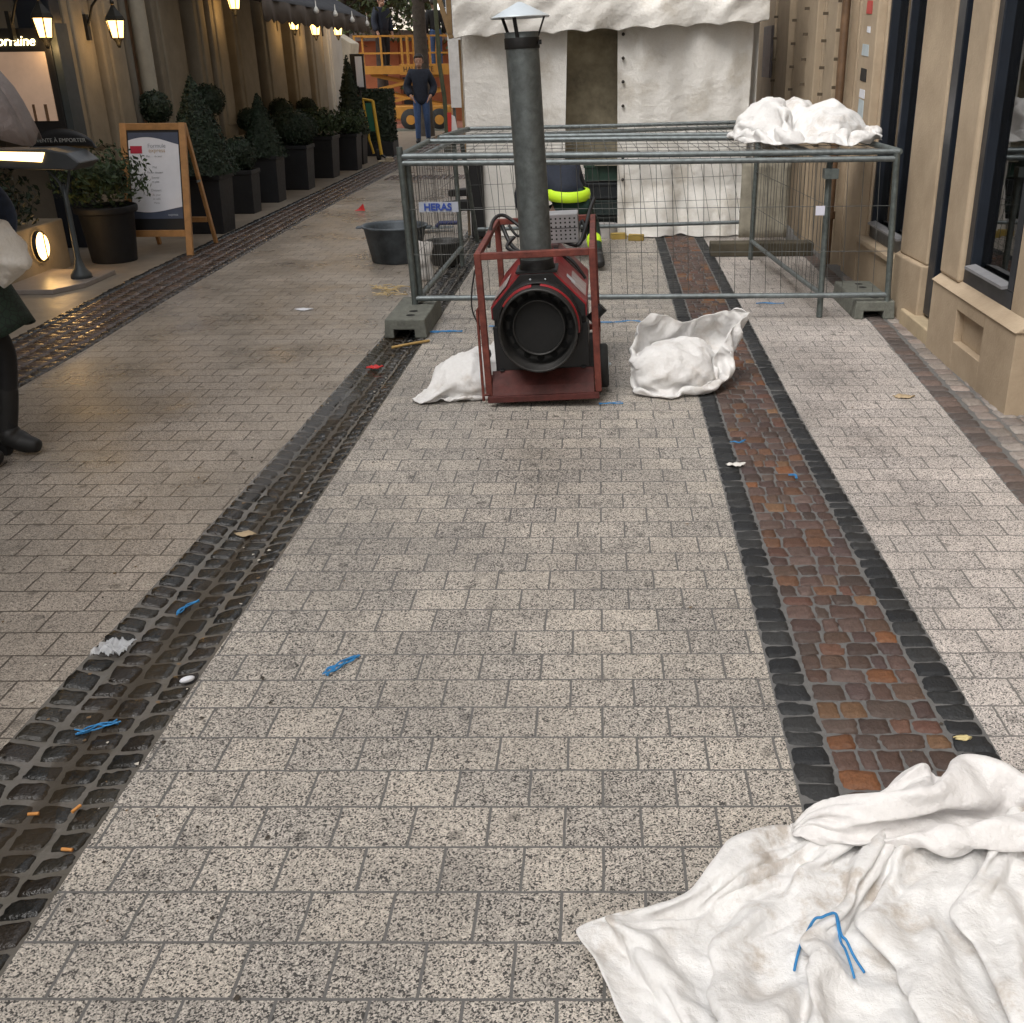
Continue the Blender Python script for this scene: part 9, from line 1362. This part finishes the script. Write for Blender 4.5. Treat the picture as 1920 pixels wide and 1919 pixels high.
# shoulder bag held at her front
b = MB(); b.ball((-2.50, 4.36, .965), (.135, .10, .135), 26, 18)
b.v = [(x + .02 * noise.noise((x * 9, y * 9, z * 9)), y, z + .05 * noise.noise((x * 5, y * 7, 3)) + .02 * abs(noise.noise((x * 14, y * 9, z * 12))) - .35 * (x + 2.50) * (1 if z > .9 else .4)) for x, y, z in b.v]
b.tube([(-2.56, 4.36, 1.06), (-2.60, 4.42, 1.2), (-2.66, 4.5, 1.33), (-2.78, 4.55, 1.34)], .016, 8)
bag_ = b.build('shoulder_bag', fabric_mat('bag_canvas', (.72, .69, .64), amount=.2, trans=0), sub=1); tag(bag_, 'white slouchy bag carried by the woman at the left edge', 'bag')
tx = bpy.data.textures.new('bag_folds', 'MUSGRAVE'); tx.musgrave_type = 'RIDGED_MULTIFRACTAL'; tx.noise_scale = .13; tx.noise_intensity = .55; q_ = bag_.modifiers.new('folds', 'DISPLACE'); q_.texture = tx; q_.strength = .035; q_.mid_level = .5; q_.texture_coords = 'LOCAL'
um = thing('umbrella', (-2.86, 4.42, 1.8), 'mauve grey umbrella held low over the woman at the left edge', 'umbrella')
b = MB(); PR = [(.0, 1.84), (.15, 1.825), (.30, 1.77), (.43, 1.67), (.52, 1.53), (.575, 1.355)]
b.grid(lambda u, v: ((lambda r, z, t: (-2.86 + r * cos(t), 4.42 + r * sin(t), z - .045 * v * v * abs(sin(4 * t)) ** 2 * -1))(np.interp(v, np.linspace(0, 1, 6), [q[0] for q in PR]) * (1 - .05 * v * abs(sin(4 * 2 * pi * u + 0))), np.interp(v, np.linspace(0, 1, 6), [q[1] for q in PR]), 2 * pi * u)), 65, 14)
b.build('canopy', fabric_mat('umbrella_cloth', (.30, .255, .25), amount=0, trans=.35), um, solid=.002)
for k in range(8):
    t = pi / 4 * k; b = MB(); b.tube([(-2.86 + r * .985 * cos(t), 4.42 + r * .985 * sin(t), z - .006) for r, z in PR], .003, 5); b.build('rib', M_GALVD, um)
b = MB(); b.tube([(-2.86, 4.42, 1.88), (-2.72, 4.34, 1.12)], .007, 8); b.build('shaft', M_GALVD, um); b = MB(); b.tube([(-2.724, 4.342, 1.14), (-2.70, 4.33, 1.02)], .014, 8); b.build('handle', M_BLACK, um)

# ------------------------------------------------------------------ A-board
ab = thing('menu_board', (-4.13, 10.2, 0), 'wooden framed pavement menu board with white menu sheet', 'pavement sign')
def slant(x, z, dy=0): return (x, 9.92 + .30 * z / 1.16 + dy, z)
XA, XB = -4.43, -3.82
b = MB(); b.bar(slant(XA + .03, 0), slant(XA + .03, 1.16), .06, .035, up=(0, 1, 0)); b.bar(slant(XB - .03, 0), slant(XB - .03, 1.16), .06, .035, up=(0, 1, 0)); b.bar(slant(XA + .06, 1.13), slant(XB - .06, 1.13), .035, .06); b.bar(slant(XA + .06, .20), slant(XB - .06, .20), .035, .06)
b.build('front_frame', M_OAK, ab, bevel=.004)
b = MB(); b.bar((XA + .02, 10.24, 1.15), (XA + .02, 10.62, 0), .05, .03, up=(1, 0, 0)); b.bar((XB - .02, 10.24, 1.15), (XB - .02, 10.62, 0), .05, .03, up=(1, 0, 0)); b.bar((XA + .04, 10.53, .25), (XB - .04, 10.53, .25), .03, .05); b.build('rear_frame', M_OAK, ab, bevel=.004)
def face(x, z, o): return Vector((x, 9.92 + .30 * z / 1.16 - o, z))
def poly(b, pts, o): b.add([face(x, z, o) for x, z in pts], [tuple(range(len(pts)))])
b = MB(); poly(b, [(XA + .06, .23), (XB - .06, .23), (XB - .06, 1.10), (XA + .06, 1.10)], .0); b.build('backing', M_BLACK, ab, solid=.008)
px0, px1 = XA + .072, XB - .072
b = MB(); poly(b, [(px0, .33), (px1, .33), (px1, 1.08), (px0, 1.08)], .008); sh_ = b.build('menu_sheet', mat('sheet_navy', (.06, .075, .12), .5), ab)
b = MB(); N_ = 24
def wavy(u, z, a, ph): return z + a * sin(u * pi * 1.1 + ph)
pts = [(px0 + (px1 - px0) * k / N_, wavy(k / N_, .415, .028, 3.6)) for k in range(N_ + 1)] + [(px0 + (px1 - px0) * k / N_, wavy(k / N_, 1.0, .04, .35)) for k in range(N_, -1, -1)]
poly(b, pts, .0115); b.build('menu_sheet', M_PAPER, sh_)
b = MB(); poly(b, [(px0 + .015, .90), (px0 + .125, .90), (px0 + .125, .965), (px0 + .015, .965)], .0135); b.build('red_label', mat('label_red', (.45, .02, .05), .5), sh_)
RA = Matrix.Rotation(pi / 2 - math.atan(.30 / 1.16), 3, 'X'); xc = (px0 + px1) / 2
M_INK = mat('ink_grey', (.30, .31, .34), .6); M_INKO = mat('ink_tan', (.48, .36, .24), .6)
for body, z, s, m_, dx in [('Formule', .965, .05, M_INK, .03), ('express', .925, .05, M_INKO, .03), ('Plat . . . du jour', .875, .024, M_INK, 0), ('Plat', .78, .028, M_INK, 0), ('Plat et dessert', .735, .026, M_INK, 0), ('Entrée', .69, .026, M_INK, 0), ('et plat', .655, .026, M_INK, 0), ('Dessert', .58, .03, M_INK, 0), ('du jour', .54, .026, M_INK, 0), ('et café', .505, .026, M_INK, 0), ('Menu', .47, .024, M_INK, 0)]:
    text('lettering', body, s, m_, face(xc + dx, z, .0145), RA, sh_, ext=.0004)
text('lettering', 'express', .03, mat('ink_pale', (.4, .45, .5), .6), face(px1 - .09, .365, .012), RA, sh_, ext=.0004)
bk = MB(); bk.box((XB - .008, 10.30, .62), (XB + .0, 10.40, .64)); bk.build('stay', M_GALV, ab)

# ------------------------------------------------------------------ lit menu desk, menu case, floodlight, plinth slab
md = thing('menu_desk', (-4.3, 8.65, 0), 'grey reading desk on a slim post with a lit lamp strip', 'menu stand')
b = MB(); b.lathe([(.0, 0), (.085, 0), (.08, .03), (.045, .08), (.022, .16), (.02, .55), (.018, .74), (.0, .74)], (-4.29, 8.65, .04), 16); b.tube([(-4.29, 8.65, .66), (-4.32, 8.65, .80), (-4.42, 8.65, .93)], .012, 8); b.tube([(-4.29, 8.65, .66), (-4.24, 8.65, .82), (-4.20, 8.65, .95)], .012, 8); b.build('post', mat('iron_grey', (.07, .08, .085), .5, metal=.3), md)
b = MB(); b.prism([(-4.95, .93), (-4.12, .90), (-4.05, .955), (-4.14, 1.03), (-4.30, 1.06), (-4.95, 1.05)], 8.50, 8.86, 'xzy'); b.build('desk_top', mat('desk_grey', (.055, .06, .065), .4), md, bevel=.012)
b = MB(); b.add([(-4.70, 8.495, .985), (-4.345, 8.495, .965), (-4.31, 8.495, 1.035), (-4.70, 8.495, 1.045)], [(0, 1, 2, 3)]); b.build('lamp_strip', glow('strip_glow', (1, .62, .24), 4.2), md, solid=.006)
b = MB(); b.grid(lambda u, v: (-4.62 + .55 * u, 8.88, 1.04 + .15 * sin(u * pi) ** .5 * v), 20, 4); bd = b.build('arch_board', M_BLACK, md, solid=.01)
text('arch_lettering', 'VENTE À EMPORTER', .042, mat('letter_grey', (.33, .33, .31), .6), (-4.345, 8.868, 1.10), (pi / 2, 0, 0), bd, xs=1.05)
b = MB(); b.prism([(-4.95, 8.15), (-4.30, 8.15), (-4.16, 8.42), (-4.16, 9.0), (-4.95, 9.1)], 0, .04, 'xyz'); tag(b.build('stand_base', mat('base_slab', (.25, .22, .20), .35), bevel=.006), 'low polished slab under the reading desk', 'base slab')
lw = thing('planter_wall', (-4.85, 9, 0), 'low rendered planter wall with a round lit floodlight', 'planter wall'); b = MB(); b.box((-5.02, 7.2, -.02), (-4.74, 9.42, .42)); b.build('wall', M_PIL, lw, bevel=.012)
fl = thing('floodlight', (-4.72, 8.93, .26), 'round glowing floodlight on the low planter wall', 'floodlight')
b = MB(); b.lathe([(.0, .02), (.085, .015), (.10, -.01), (.105, -.03), (.0, -.03)], (-4.705, 8.92, .255), 24, axis='x', sy=1.15); b.build('lens', glow('flood_glow', (1, .62, .22), 5), fl); b = MB(); b.lathe([(.112, -.03), (.112, .0), (.104, .004), (.104, -.03)], (-4.705, 8.92, .255), 24, axis='x', sy=1.15); b.bar((-4.68, 8.92, .14), (-4.68, 8.92, .375), .008); b.build('rim', M_LANT, fl)
L = bpy.data.lights.new('floodlight_lamp', 'POINT'); L.energy = 1.6; L.color = (1, .6, .25); L.shadow_soft_size = .08; lo = bpy.data.objects.new('floodlight_lamp', L); COL.objects.link(lo); lo.parent = fl; lo.location = (.12, 0, .02)
mc = thing('menu_case', (-5.1, 10.0, 1.5), 'black framed lit menu case on the far left wall', 'menu case')
b = MB(); b.box((-5.75, 9.95, 1.08), (-4.80, 10.14, 1.96)); b.build('case', M_BLACK, mc, bevel=.006)
b = MB(); b.box((-5.70, 9.935, 1.20), (-4.86, 9.948, 1.77)); b.build('menu_sheet', mat('menu_paper', (.52, .42, .35), .6, var=.12, scale=5, emis=(.9, .55, .35), estr=.10), mc)
b = MB(); b.box((-5.06, 9.925, 1.20), (-5.04, 9.934, 1.34)); b.box((-4.955, 9.925, 1.20), (-4.93, 9.934, 1.34)); b.build('clip', M_BROWN, mc)
text('case_lettering', 'Lorraine', .115, glow('sign_glow', (1, .82, .42), 3.5), (-4.93, 9.942, 1.855), (pi / 2, 0, 0), mc, align='RIGHT', ext=.004, shear=.25)
b = MB(); b.box((-4.80, 9.97, .95), (-4.74, 10.2, 2.0)); b.build('side_panel', mat('case_side', (.035, .045, .05), .5), mc)

# ------------------------------------------------------------------ planters and clipped shrubs
def surf(kind, c, r, h, n):
    """points and normals over a clipped shape"""
    P, Q = [], []
    for _ in range(n):
        if kind == 'cone':
            t = random.random() ** .6; a = random.uniform(0, 2 * pi); rr_ = r * t ** .85 * (1 + .06 * noise.noise((cos(a) * 2, sin(a) * 2, t * 6))); q = random.uniform(.88, 1.02) if random.random() < .94 else random.uniform(1.02, 1.13)
            P.append((c[0] + rr_ * q * cos(a), c[1] + rr_ * q * sin(a), c[2] + h * (1 - t))); Q.append((cos(a), sin(a), r / h))
        else:
            v = Vector((random.gauss(0, 1), random.gauss(0, 1), random.gauss(0, 1))).normalized(); w_ = (1 + .10 * noise.noise(v * 2 + Vector(c))) * (random.uniform(.9, 1.03) if kind == 'ball' else random.uniform(.35, 1.12))
            P.append((c[0] + v.x * r * w_, c[1] + v.y * r * w_, c[2] + v.z * h * w_)); Q.append(tuple(v))
    return P, Q
def shrub(name, pos, pot, kind, r, h, z0, n, size, m, label, group='potted shrubs along the left facade'):
    x, y = pos; t = thing(name, (x, y, 0 if pot else z0), label, 'potted shrub' if pot else 'shrub', group)
    if pot:
        w_, hp, rd = pot; b = MB()
        if rd: b.lathe([(0, 0), (w_ * .78, 0), (w_ * .95, hp - .07), (w_ * 1.08, hp - .06), (w_ * 1.1, hp - .01), (w_ * 1.04, hp), (w_ * .96, hp - .02), (w_ * .9, hp - .06)], (x, y, 0), 32)
        else:
            k = .86; vs = []
            for s, z in ((k, 0), (1, hp - .05), (1.07, hp - .05), (1.07, hp), (.94, hp), (.92, hp - .05)): vs += [(x + s * w_ * i, y + s * w_ * j, z) for i, j in ((-1, -1), (1, -1), (1, 1), (-1, 1))]
            b.add(vs, [(q * 4 + a, q * 4 + (a + 1) % 4, q * 4 + 4 + (a + 1) % 4, q * 4 + 4 + a) for q in range(5) for a in range(4)] + [(3, 2, 1, 0)])
        b.build('pot', M_POT, t, bevel=.006)
        b = MB(); b.lathe([(0, hp - .045), (w_ * .9, hp - .05)], (x, y, 0), 20); b.build('soil', M_SOIL, t)
    c = (x, y, z0) if kind == 'cone' else (x, y, z0 + h); P, Q = surf(kind, c, r, h, n); core = MB()
    if kind == 'cone': core.lathe([(r * .86, 0), (r * .6, h * .35), (r * .3, h * .68), (.01, h * .95)], (x, y, z0), 14); core.tube([(x, y, z0 - .25), (x, y, z0 + .05)], .025, 6)
    elif kind == 'ball': core.ball(c, (r * .87, r * .87, h * .87), 14, 10); core.tube([(x, y, z0 + .05), (x, y, (.5 if pot else .76))], .018, 6)
    else: core.ball(c, (r * .5, r * .5, h * .5), 10, 8)
    leaves('foliage', m, t, P, Q, size, core); return t
shrub('bay_bush', (-4.46, 9.68), (.25, .50, 1), 'loose', .40, .27, .46, 1500, .030, M_LEAFL, 'loose leafy bush in a round slate pot left of the menu board')
shrub('hedge_bush', (-4.98, 8.7), None, 'loose', .38, .28, .36, 1200, .032, M_LEAF, 'dark bush growing behind the floodlit planter wall', 'shrubs on the left')
shrub('cone_topiary', (-4.16, 11.45), (.22, .60, 0), 'cone', .36, .96, .60, 3600, .020, M_LEAF, 'tall cone topiary in the square pot right behind the menu board')
shrub('ball_topiary', (-4.28, 13.0), (.17, .50, 0), 'ball', .21, .20, .46, 1300, .020, M_LEAF, 'small round topiary in a low pot behind the tallest near cone')
shrub('cone_topiary', (-4.31, 14.1), (.20, .58, 0), 'cone', .29, .76, .56, 2200, .020, M_LEAF, 'second cone topiary with thin tip behind the small round topiary')
shrub('ball_topiary', (-4.30, 15.55), (.21, .60, 0), 'ball', .33, .26, .56, 2200, .022, M_LEAF, 'wide round topiary in a square pot behind the second cone')
shrub('leafy_bush', (-4.36, 17.2), (.25, .62, 0), 'loose', .40, .22, .58, 1200, .035, M_LEAFL, 'loose green bush in the wide pot behind the wide round topiary')
shrub('leafy_bush', (-4.20, 18.4), (.2, .58, 0), 'loose', .36, .20, .56, 1000, .035, M_LEAFL, 'farthest loose green bush, nearest the yellow hand truck')
shrub('cone_topiary', (-4.33, 19.5), (.2, .5, 0), 'cone', .30, 1.28, .5, 1600, .03, M_LEAF, 'far slim cone topiary beside the narrow menu post')
for x, y, r, lab in [(-4.82, 12.1, .17, 'round topiary on the low wall left of the tall cone'), (-4.8, 13.75, .19, 'round topiary on the low wall right of the tall cone'), (-4.8, 15.2, .15, 'round topiary on the low wall left of the second cone tip'), (-4.82, 16.9, .19, 'round topiary on the low wall right of the second cone tip'), (-4.82, 18.4, .17, 'farthest round topiary on the low wall')]:
    shrub('ball_topiary', (x, y), None, 'ball', r, r, 1.06 if y < 14 else .80, 900, .02, M_LEAF, lab, 'round topiaries on the low wall')

# ------------------------------------------------------------------ far end of the street and the square
# scissor lift
sl_ = thing('scissor_lift', (-4.95, 29.5, 0), 'yellow scissor lift with railed platform at the end of the street', 'lift')
b = MB(); b.box((-6.25, 29.1, 1.40), (-3.65, 30.1, 1.5)); b.box((-6.25, 29.09, 1.38), (-4.9, 29.1, 1.58)); b.box((-5.1, 29.06, 1.36), (-3.65, 29.09, 1.62)); dk_ = b.build('platform', M_YEL, sl_, bevel=.006)
text('platform_lettering', 'HAULOTTE', .17, M_BLACK, (-4.62, 29.055, 1.49), (pi / 2, 0, 0), dk_, xs=.9)
b = MB()
for y in (29.1, 30.08):
    for x in (-6.22, -5.55, -5.02, -4.88, -4.3, -3.68): b.box((x - .025, y - .02, 1.5), (x + .025, y + .02, 2.30))
    b.box((-6.25, y - .015, 2.26), (-3.66, y + .015, 2.30)); b.box((-6.25, y - .015, 1.86), (-3.66, y + .015, 1.90))
for x in (-6.22, -3.68): b.box((x - .02, 29.1, 2.26), (x + .02, 30.08, 2.30)); b.box((x - .02, 29.1, 1.86), (x + .02, 30.08, 1.90))
b.build('railing', M_YEL, sl_)
b = MB()
for y in (29.25, 29.95):
    for z0, z1 in ((.62, .98), (.98, 1.36)): b.bar((-5.9, y, z0), (-4.1, y, z1), .07, .06, up=(0, 1, 0)); b.bar((-4.1, y + .06, z0), (-5.9, y + .06, z1), .07, .06, up=(0, 1, 0))
b.build('scissor_arms', M_YEL, sl_)
b = MB(); b.box((-6.1, 29.15, .28), (-3.85, 30.05, .62)); b.build('chassis', M_YEL, sl_, bevel=.03)
for x in (-5.75, -4.9, -4.15):
    b = MB(); b.lathe([(0, -.12), (.24, -.12), (.27, -.08), (.27, .08), (.24, .12), (0, .12)], (x, 29.12, .275), 24, axis='y'); wq = b.build('wheel', M_RUBBER, sl_); b = MB(); b.lathe([(.12, -.125), (0, -.13)], (x, 29.12, .275), 16, axis='y'); b.build('rim', M_YEL, wq)
# red kiosk
kk = thing('kiosk', (-6, 35, 0), 'rust red panelled kiosk behind the scissor lift', 'kiosk')
M_KR = mat('rust_panel', (.36, .12, .05), .75, var=.2, scale=2)
b = MB(); b.box((-9, 34, 0), (-3.6, 37, 2.25)); 
for k in range(9): b.box((-9 + .6 * k - .03, 33.97, 0), (-9 + .6 * k + .03, 34, 2.25))
b.build('wall', M_KR, kk); b = MB(); b.prism([(-9.2, 2.25), (-3.4, 2.25), (-3.4, 2.40), (-9.2, 2.75)], 33.7, 37.3, 'xzy'); b.build('roof', mat('kiosk_roof', (.22, .20, .18), .8), kk); b = MB(); b.box((-5.9, 33.95, .1), (-5.4, 33.99, 1.25)); b.build('door', M_BLACK, kk)
# trees
def tree(name, x, y, r, h, cz, cr, n, label, lean=0):
    t = thing(name, (x, y, 0), label, 'tree'); b = MB(); b.tube([(x, y, -.1), (x + lean * .3, y, 1.2), (x + lean * .7, y, 2.6), (x + lean, y, h)], [r * 1.25, r, r * .9, r * .6], 14)
    for k in range(7): a = k * 2.4; b.tube([(x + lean * .8, y, 2.9 + .35 * k), (x + lean + cr * .4 * cos(a), y + cr * .4 * sin(a), 3.5 + .4 * k), (x + lean + cr * .8 * cos(a), y + cr * .8 * sin(a), 3.8 + .5 * k)], [r * .4, r * .25, r * .1], 6)
    b.build('trunk', M_BARK, t); P, Q = [], []
    cl = [(x + random.gauss(0, cr * .55), y + random.gauss(0, cr * .55), cz + random.gauss(0, cr * .42)) for _ in range(60)]
    for _ in range(n):
        c = random.choice(cl); v = Vector((random.gauss(0, 1), random.gauss(0, 1), random.gauss(0, 1))); v *= cr * .13; P.append((c[0] + v.x, c[1] + v.y, c[2] + v.z)); Q.append((v.x, v.y, v.z + .2))
    leaves('crown', M_LEAFT, t, P, Q, .095, jit=.8, tintspread=.5); return t
tree('plane_tree', -4.2, 27.0, .17, 6.5, 6.2, 2.6, 5000, 'dark thick trunked tree standing before the scissor lift')
tree('leafy_tree', -6.25, 32.5, .16, 5.5, 3.9, 1.9, 7000, 'leafy tree hanging over the kiosk behind the lift', .1)
tree('leafy_tree', -6.9, 31.0, .10, 5, 4.6, 1.6, 3500, 'slim trunked tree at the end of the awning', .1)
pp = thing('street_pole', (-3.06, 22, 0), 'thin mossy pole standing left of the work tent', 'pole'); b = MB(); b.tube([(-3.02, 22, 0), (-3.02, 22, 1), (-3.08, 22, 1.6), (-3.11, 22, 4.5)], .042, 10); b.build('shaft', mat('mossy_pole', (.07, .08, .045), .8, var=.3), pp); b = MB(); b.lathe([(.0, 0), (.075, 0), (.07, .12), (.045, .16)], (-3.02, 22, 0), 12); b.build('base', M_CONC, pp)
gb = thing('globe_lamp', (-4.2, 30.8, 0), 'lit white globe lamp behind the right lift worker', 'lamp'); b = MB(); b.ball((-4.25, 30.8, 2.85), (.17, .17, .24), 20, 14); b.build('globe', glow('globe_glow', (1, .97, .9), 1.3), gb); b = MB(); b.tube([(-4.25, 30.8, 0), (-4.25, 30.8, 2.65)], .03, 8); b.build('post', M_LANT, gb)
wp = thing('site_hoarding', (-2.9, 24, 0), 'tall white site hoarding beside the tent corner', 'hoarding'); b = MB(); b.box((-3.16, 24, .75), (-2.62, 24.05, 2.9)); b.build('sheet', mat('panel_white', (.72, .72, .72), .6), wp, bevel=.004); b = MB(); b.box((-3.14, 24.06, 0), (-3.08, 24.1, 2.8)); b.box((-2.7, 24.06, 0), (-2.64, 24.1, 2.8)); b.build('leg', M_GALVD, wp)
rs = thing('red_white_board', (-2.88, 22, .2), 'small red and white road board at the tent corner', 'road board'); b = MB(); b.prism([(-2.99, .22), (-2.86, .22), (-2.80, .40), (-2.84, .66), (-2.95, .72)], 22.0, 22.03, 'xzy'); b.build('board', mat('board_white', (.75, .72, .72), .5), rs); b = MB(); b.prism([(-3.02, .20), (-2.93, .20), (-2.90, .74), (-2.99, .74)], 21.98, 21.998, 'xzy'); b.build('stripe', mat('stripe_red', (.55, .04, .03), .5), rs); b = MB(); b.tube([(-2.92, 22.06, 0), (-2.92, 22.06, .6)], .02, 8); b.build('stand', M_GALVD, rs)
ht2 = thing('hand_truck', (-4.15, 20.2, 0), 'yellow hand truck with green plate beside the far planters', 'hand truck')
b = MB(); b.tube([(-4.28, 20.3, 1.05), (-4.20, 20.2, .35), (-4.13, 20.15, .12)], .022, 8); b.tube([(-4.10, 20.3, 1.02), (-4.04, 20.2, .5), (-3.98, 20.1, .10)], .03, 8); b.tube([(-4.28, 20.3, 1.05), (-4.10, 20.3, 1.02)], .022, 8); b.build('frame', mat('truck_yellow', (.6, .36, .03), .5), ht2); b = MB(); b.prism([(-4.22, .5), (-4.08, .5), (-4.12, .98), (-4.24, .98)], 20.28, 20.3, 'xzy'); b.build('plate', mat('truck_green', (.03, .16, .10), .5), ht2)
b = MB(); b.bar((-3.98, 20.1, .10), (-3.84, 20.0, .03), .05, .03); b.build('toe', M_BLACK, ht2); b = MB(); b.lathe([(0, -.03), (.10, -.03), (.10, .03), (0, .03)], (-4.05, 20.2, .10), 16, axis='x'); b.build('wheel', M_RUBBER, ht2)
b = MB(); b.box((-4.0, 19.75, 0), (-3.72, 19.98, .02)); b.box((-3.86, 19.8, .02), (-3.74, 19.95, .07)); tag(b.build('timber_offcut', mat('offcut', (.42, .36, .26), .8), bevel=.003), 'pale timber offcut on the ground by the hand truck', 'timber')
hg = thing('box_hedge', (-4.3, 21.3, 0), 'clipped dark box hedge in a trough behind the hand truck', 'hedge', 'shrubs on the left'); P, Q = [], []
for _ in range(2600):
    f = random.choice('xyz'); v = [random.uniform(-1, 1) for _ in range(3)]; i = 'xyz'.index(f); v[i] = random.choice((-1, 1)) if f != 'z' else 1; P.append((-4.25 + .30 * v[0], 21.4 + .3 * v[1], .72 + .46 * v[2])); q = [0, 0, 0]; q[i] = v[i]; Q.append(q)
core = MB(); core.box((-4.52, 21.13, .28), (-3.98, 21.67, 1.15)); leaves('foliage', M_LEAF, hg, P, Q, .035, core); b = MB(); b.box((-4.56, 21.1, 0), (-3.94, 21.7, .27)); b.build('trough', M_POT, hg, bevel=.01)
pr_ = thing('cream_parasol', (-5.1, 23, 0), 'cream parasol with straight sides beyond the last lantern', 'parasol'); b = MB(); b.prism([(-5.30, 1.58), (-4.98, 1.58), (-4.90, 2.02), (-5.2, 2.2), (-5.42, 2.05)], 22.6, 23.4, 'xzy'); b.build('canopy', mat('cream_cloth', (.75, .68, .55), .8), pr_, bevel=.02); b = MB(); b.tube([(-5.15, 23, 0), (-5.15, 23, 1.7)], .025, 8); b.build('pole', M_BROWN, pr_); b = MB(); b.lathe([(0, 0), (.25, 0), (.25, .06), (.04, .09)], (-5.15, 23, 0), 16); b.build('base', M_CONC, pr_)
mp_ = thing('menu_post', (-4.2, 19.9, 0), 'narrow black menu post with a white page beside the far cone', 'menu post'); b = MB(); b.box((-4.36, 19.9, 1.22), (-4.12, 19.95, 1.80)); b.build('frame', M_BLACK, mp_, bevel=.004); b = MB(); b.box((-4.27, 19.89, 1.26), (-4.15, 19.899, 1.76)); b.build('page', M_PAPER, mp_); b = MB(); b.tube([(-4.24, 19.93, 0), (-4.24, 19.93, 1.25)], .025, 8); b.build('post', M_BLACK, mp_)
# pale buildings across the square
fb = thing('pale_building', (-4, 46, 0), 'pale rendered building with lit letters across the square', 'building')
b = MB(); b.box((-30, 46, 0), (12, 58, 7)); b.build('wall', M_PALE, fb)
for k in range(9):
    for z in (3.6,):
        x = -21 + 3.0 * k; b = MB(); b.box((x - .62, 45.9, z), (x + .62, 46, z + 1.9)); b.box((x - .7, 45.82, z - .12), (x + .7, 46, z)); f_ = b.build('window', M_CAPM, fb); b = MB(); b.box((x - .54, 45.89, z + .06), (x - .03, 45.899, z + 1.84)); b.box((x + .03, 45.89, z + .06), (x + .54, 45.899, z + 1.84)); b.build('pane', mat('far_pane', (.03, .035, .04), .1), f_)
b = MB(); b.box((-14, 45.7, 2.15), (-3, 46, 2.3)); b.build('fascia', mat('fascia_green', (.10, .10, .06), .6), fb)
for ch, x in (('S', -8.15), ('A', -7.85), ('R', -7.55), ('C', -7.2), ('O', -6.7)):
    if ch in 'SC': text('lit_letter', ch, .82, glow('letter_glow', (1, .88, .55), 3), (x, 45.65, 2.62), (pi / 2, 0, 0), fb, ext=.03)
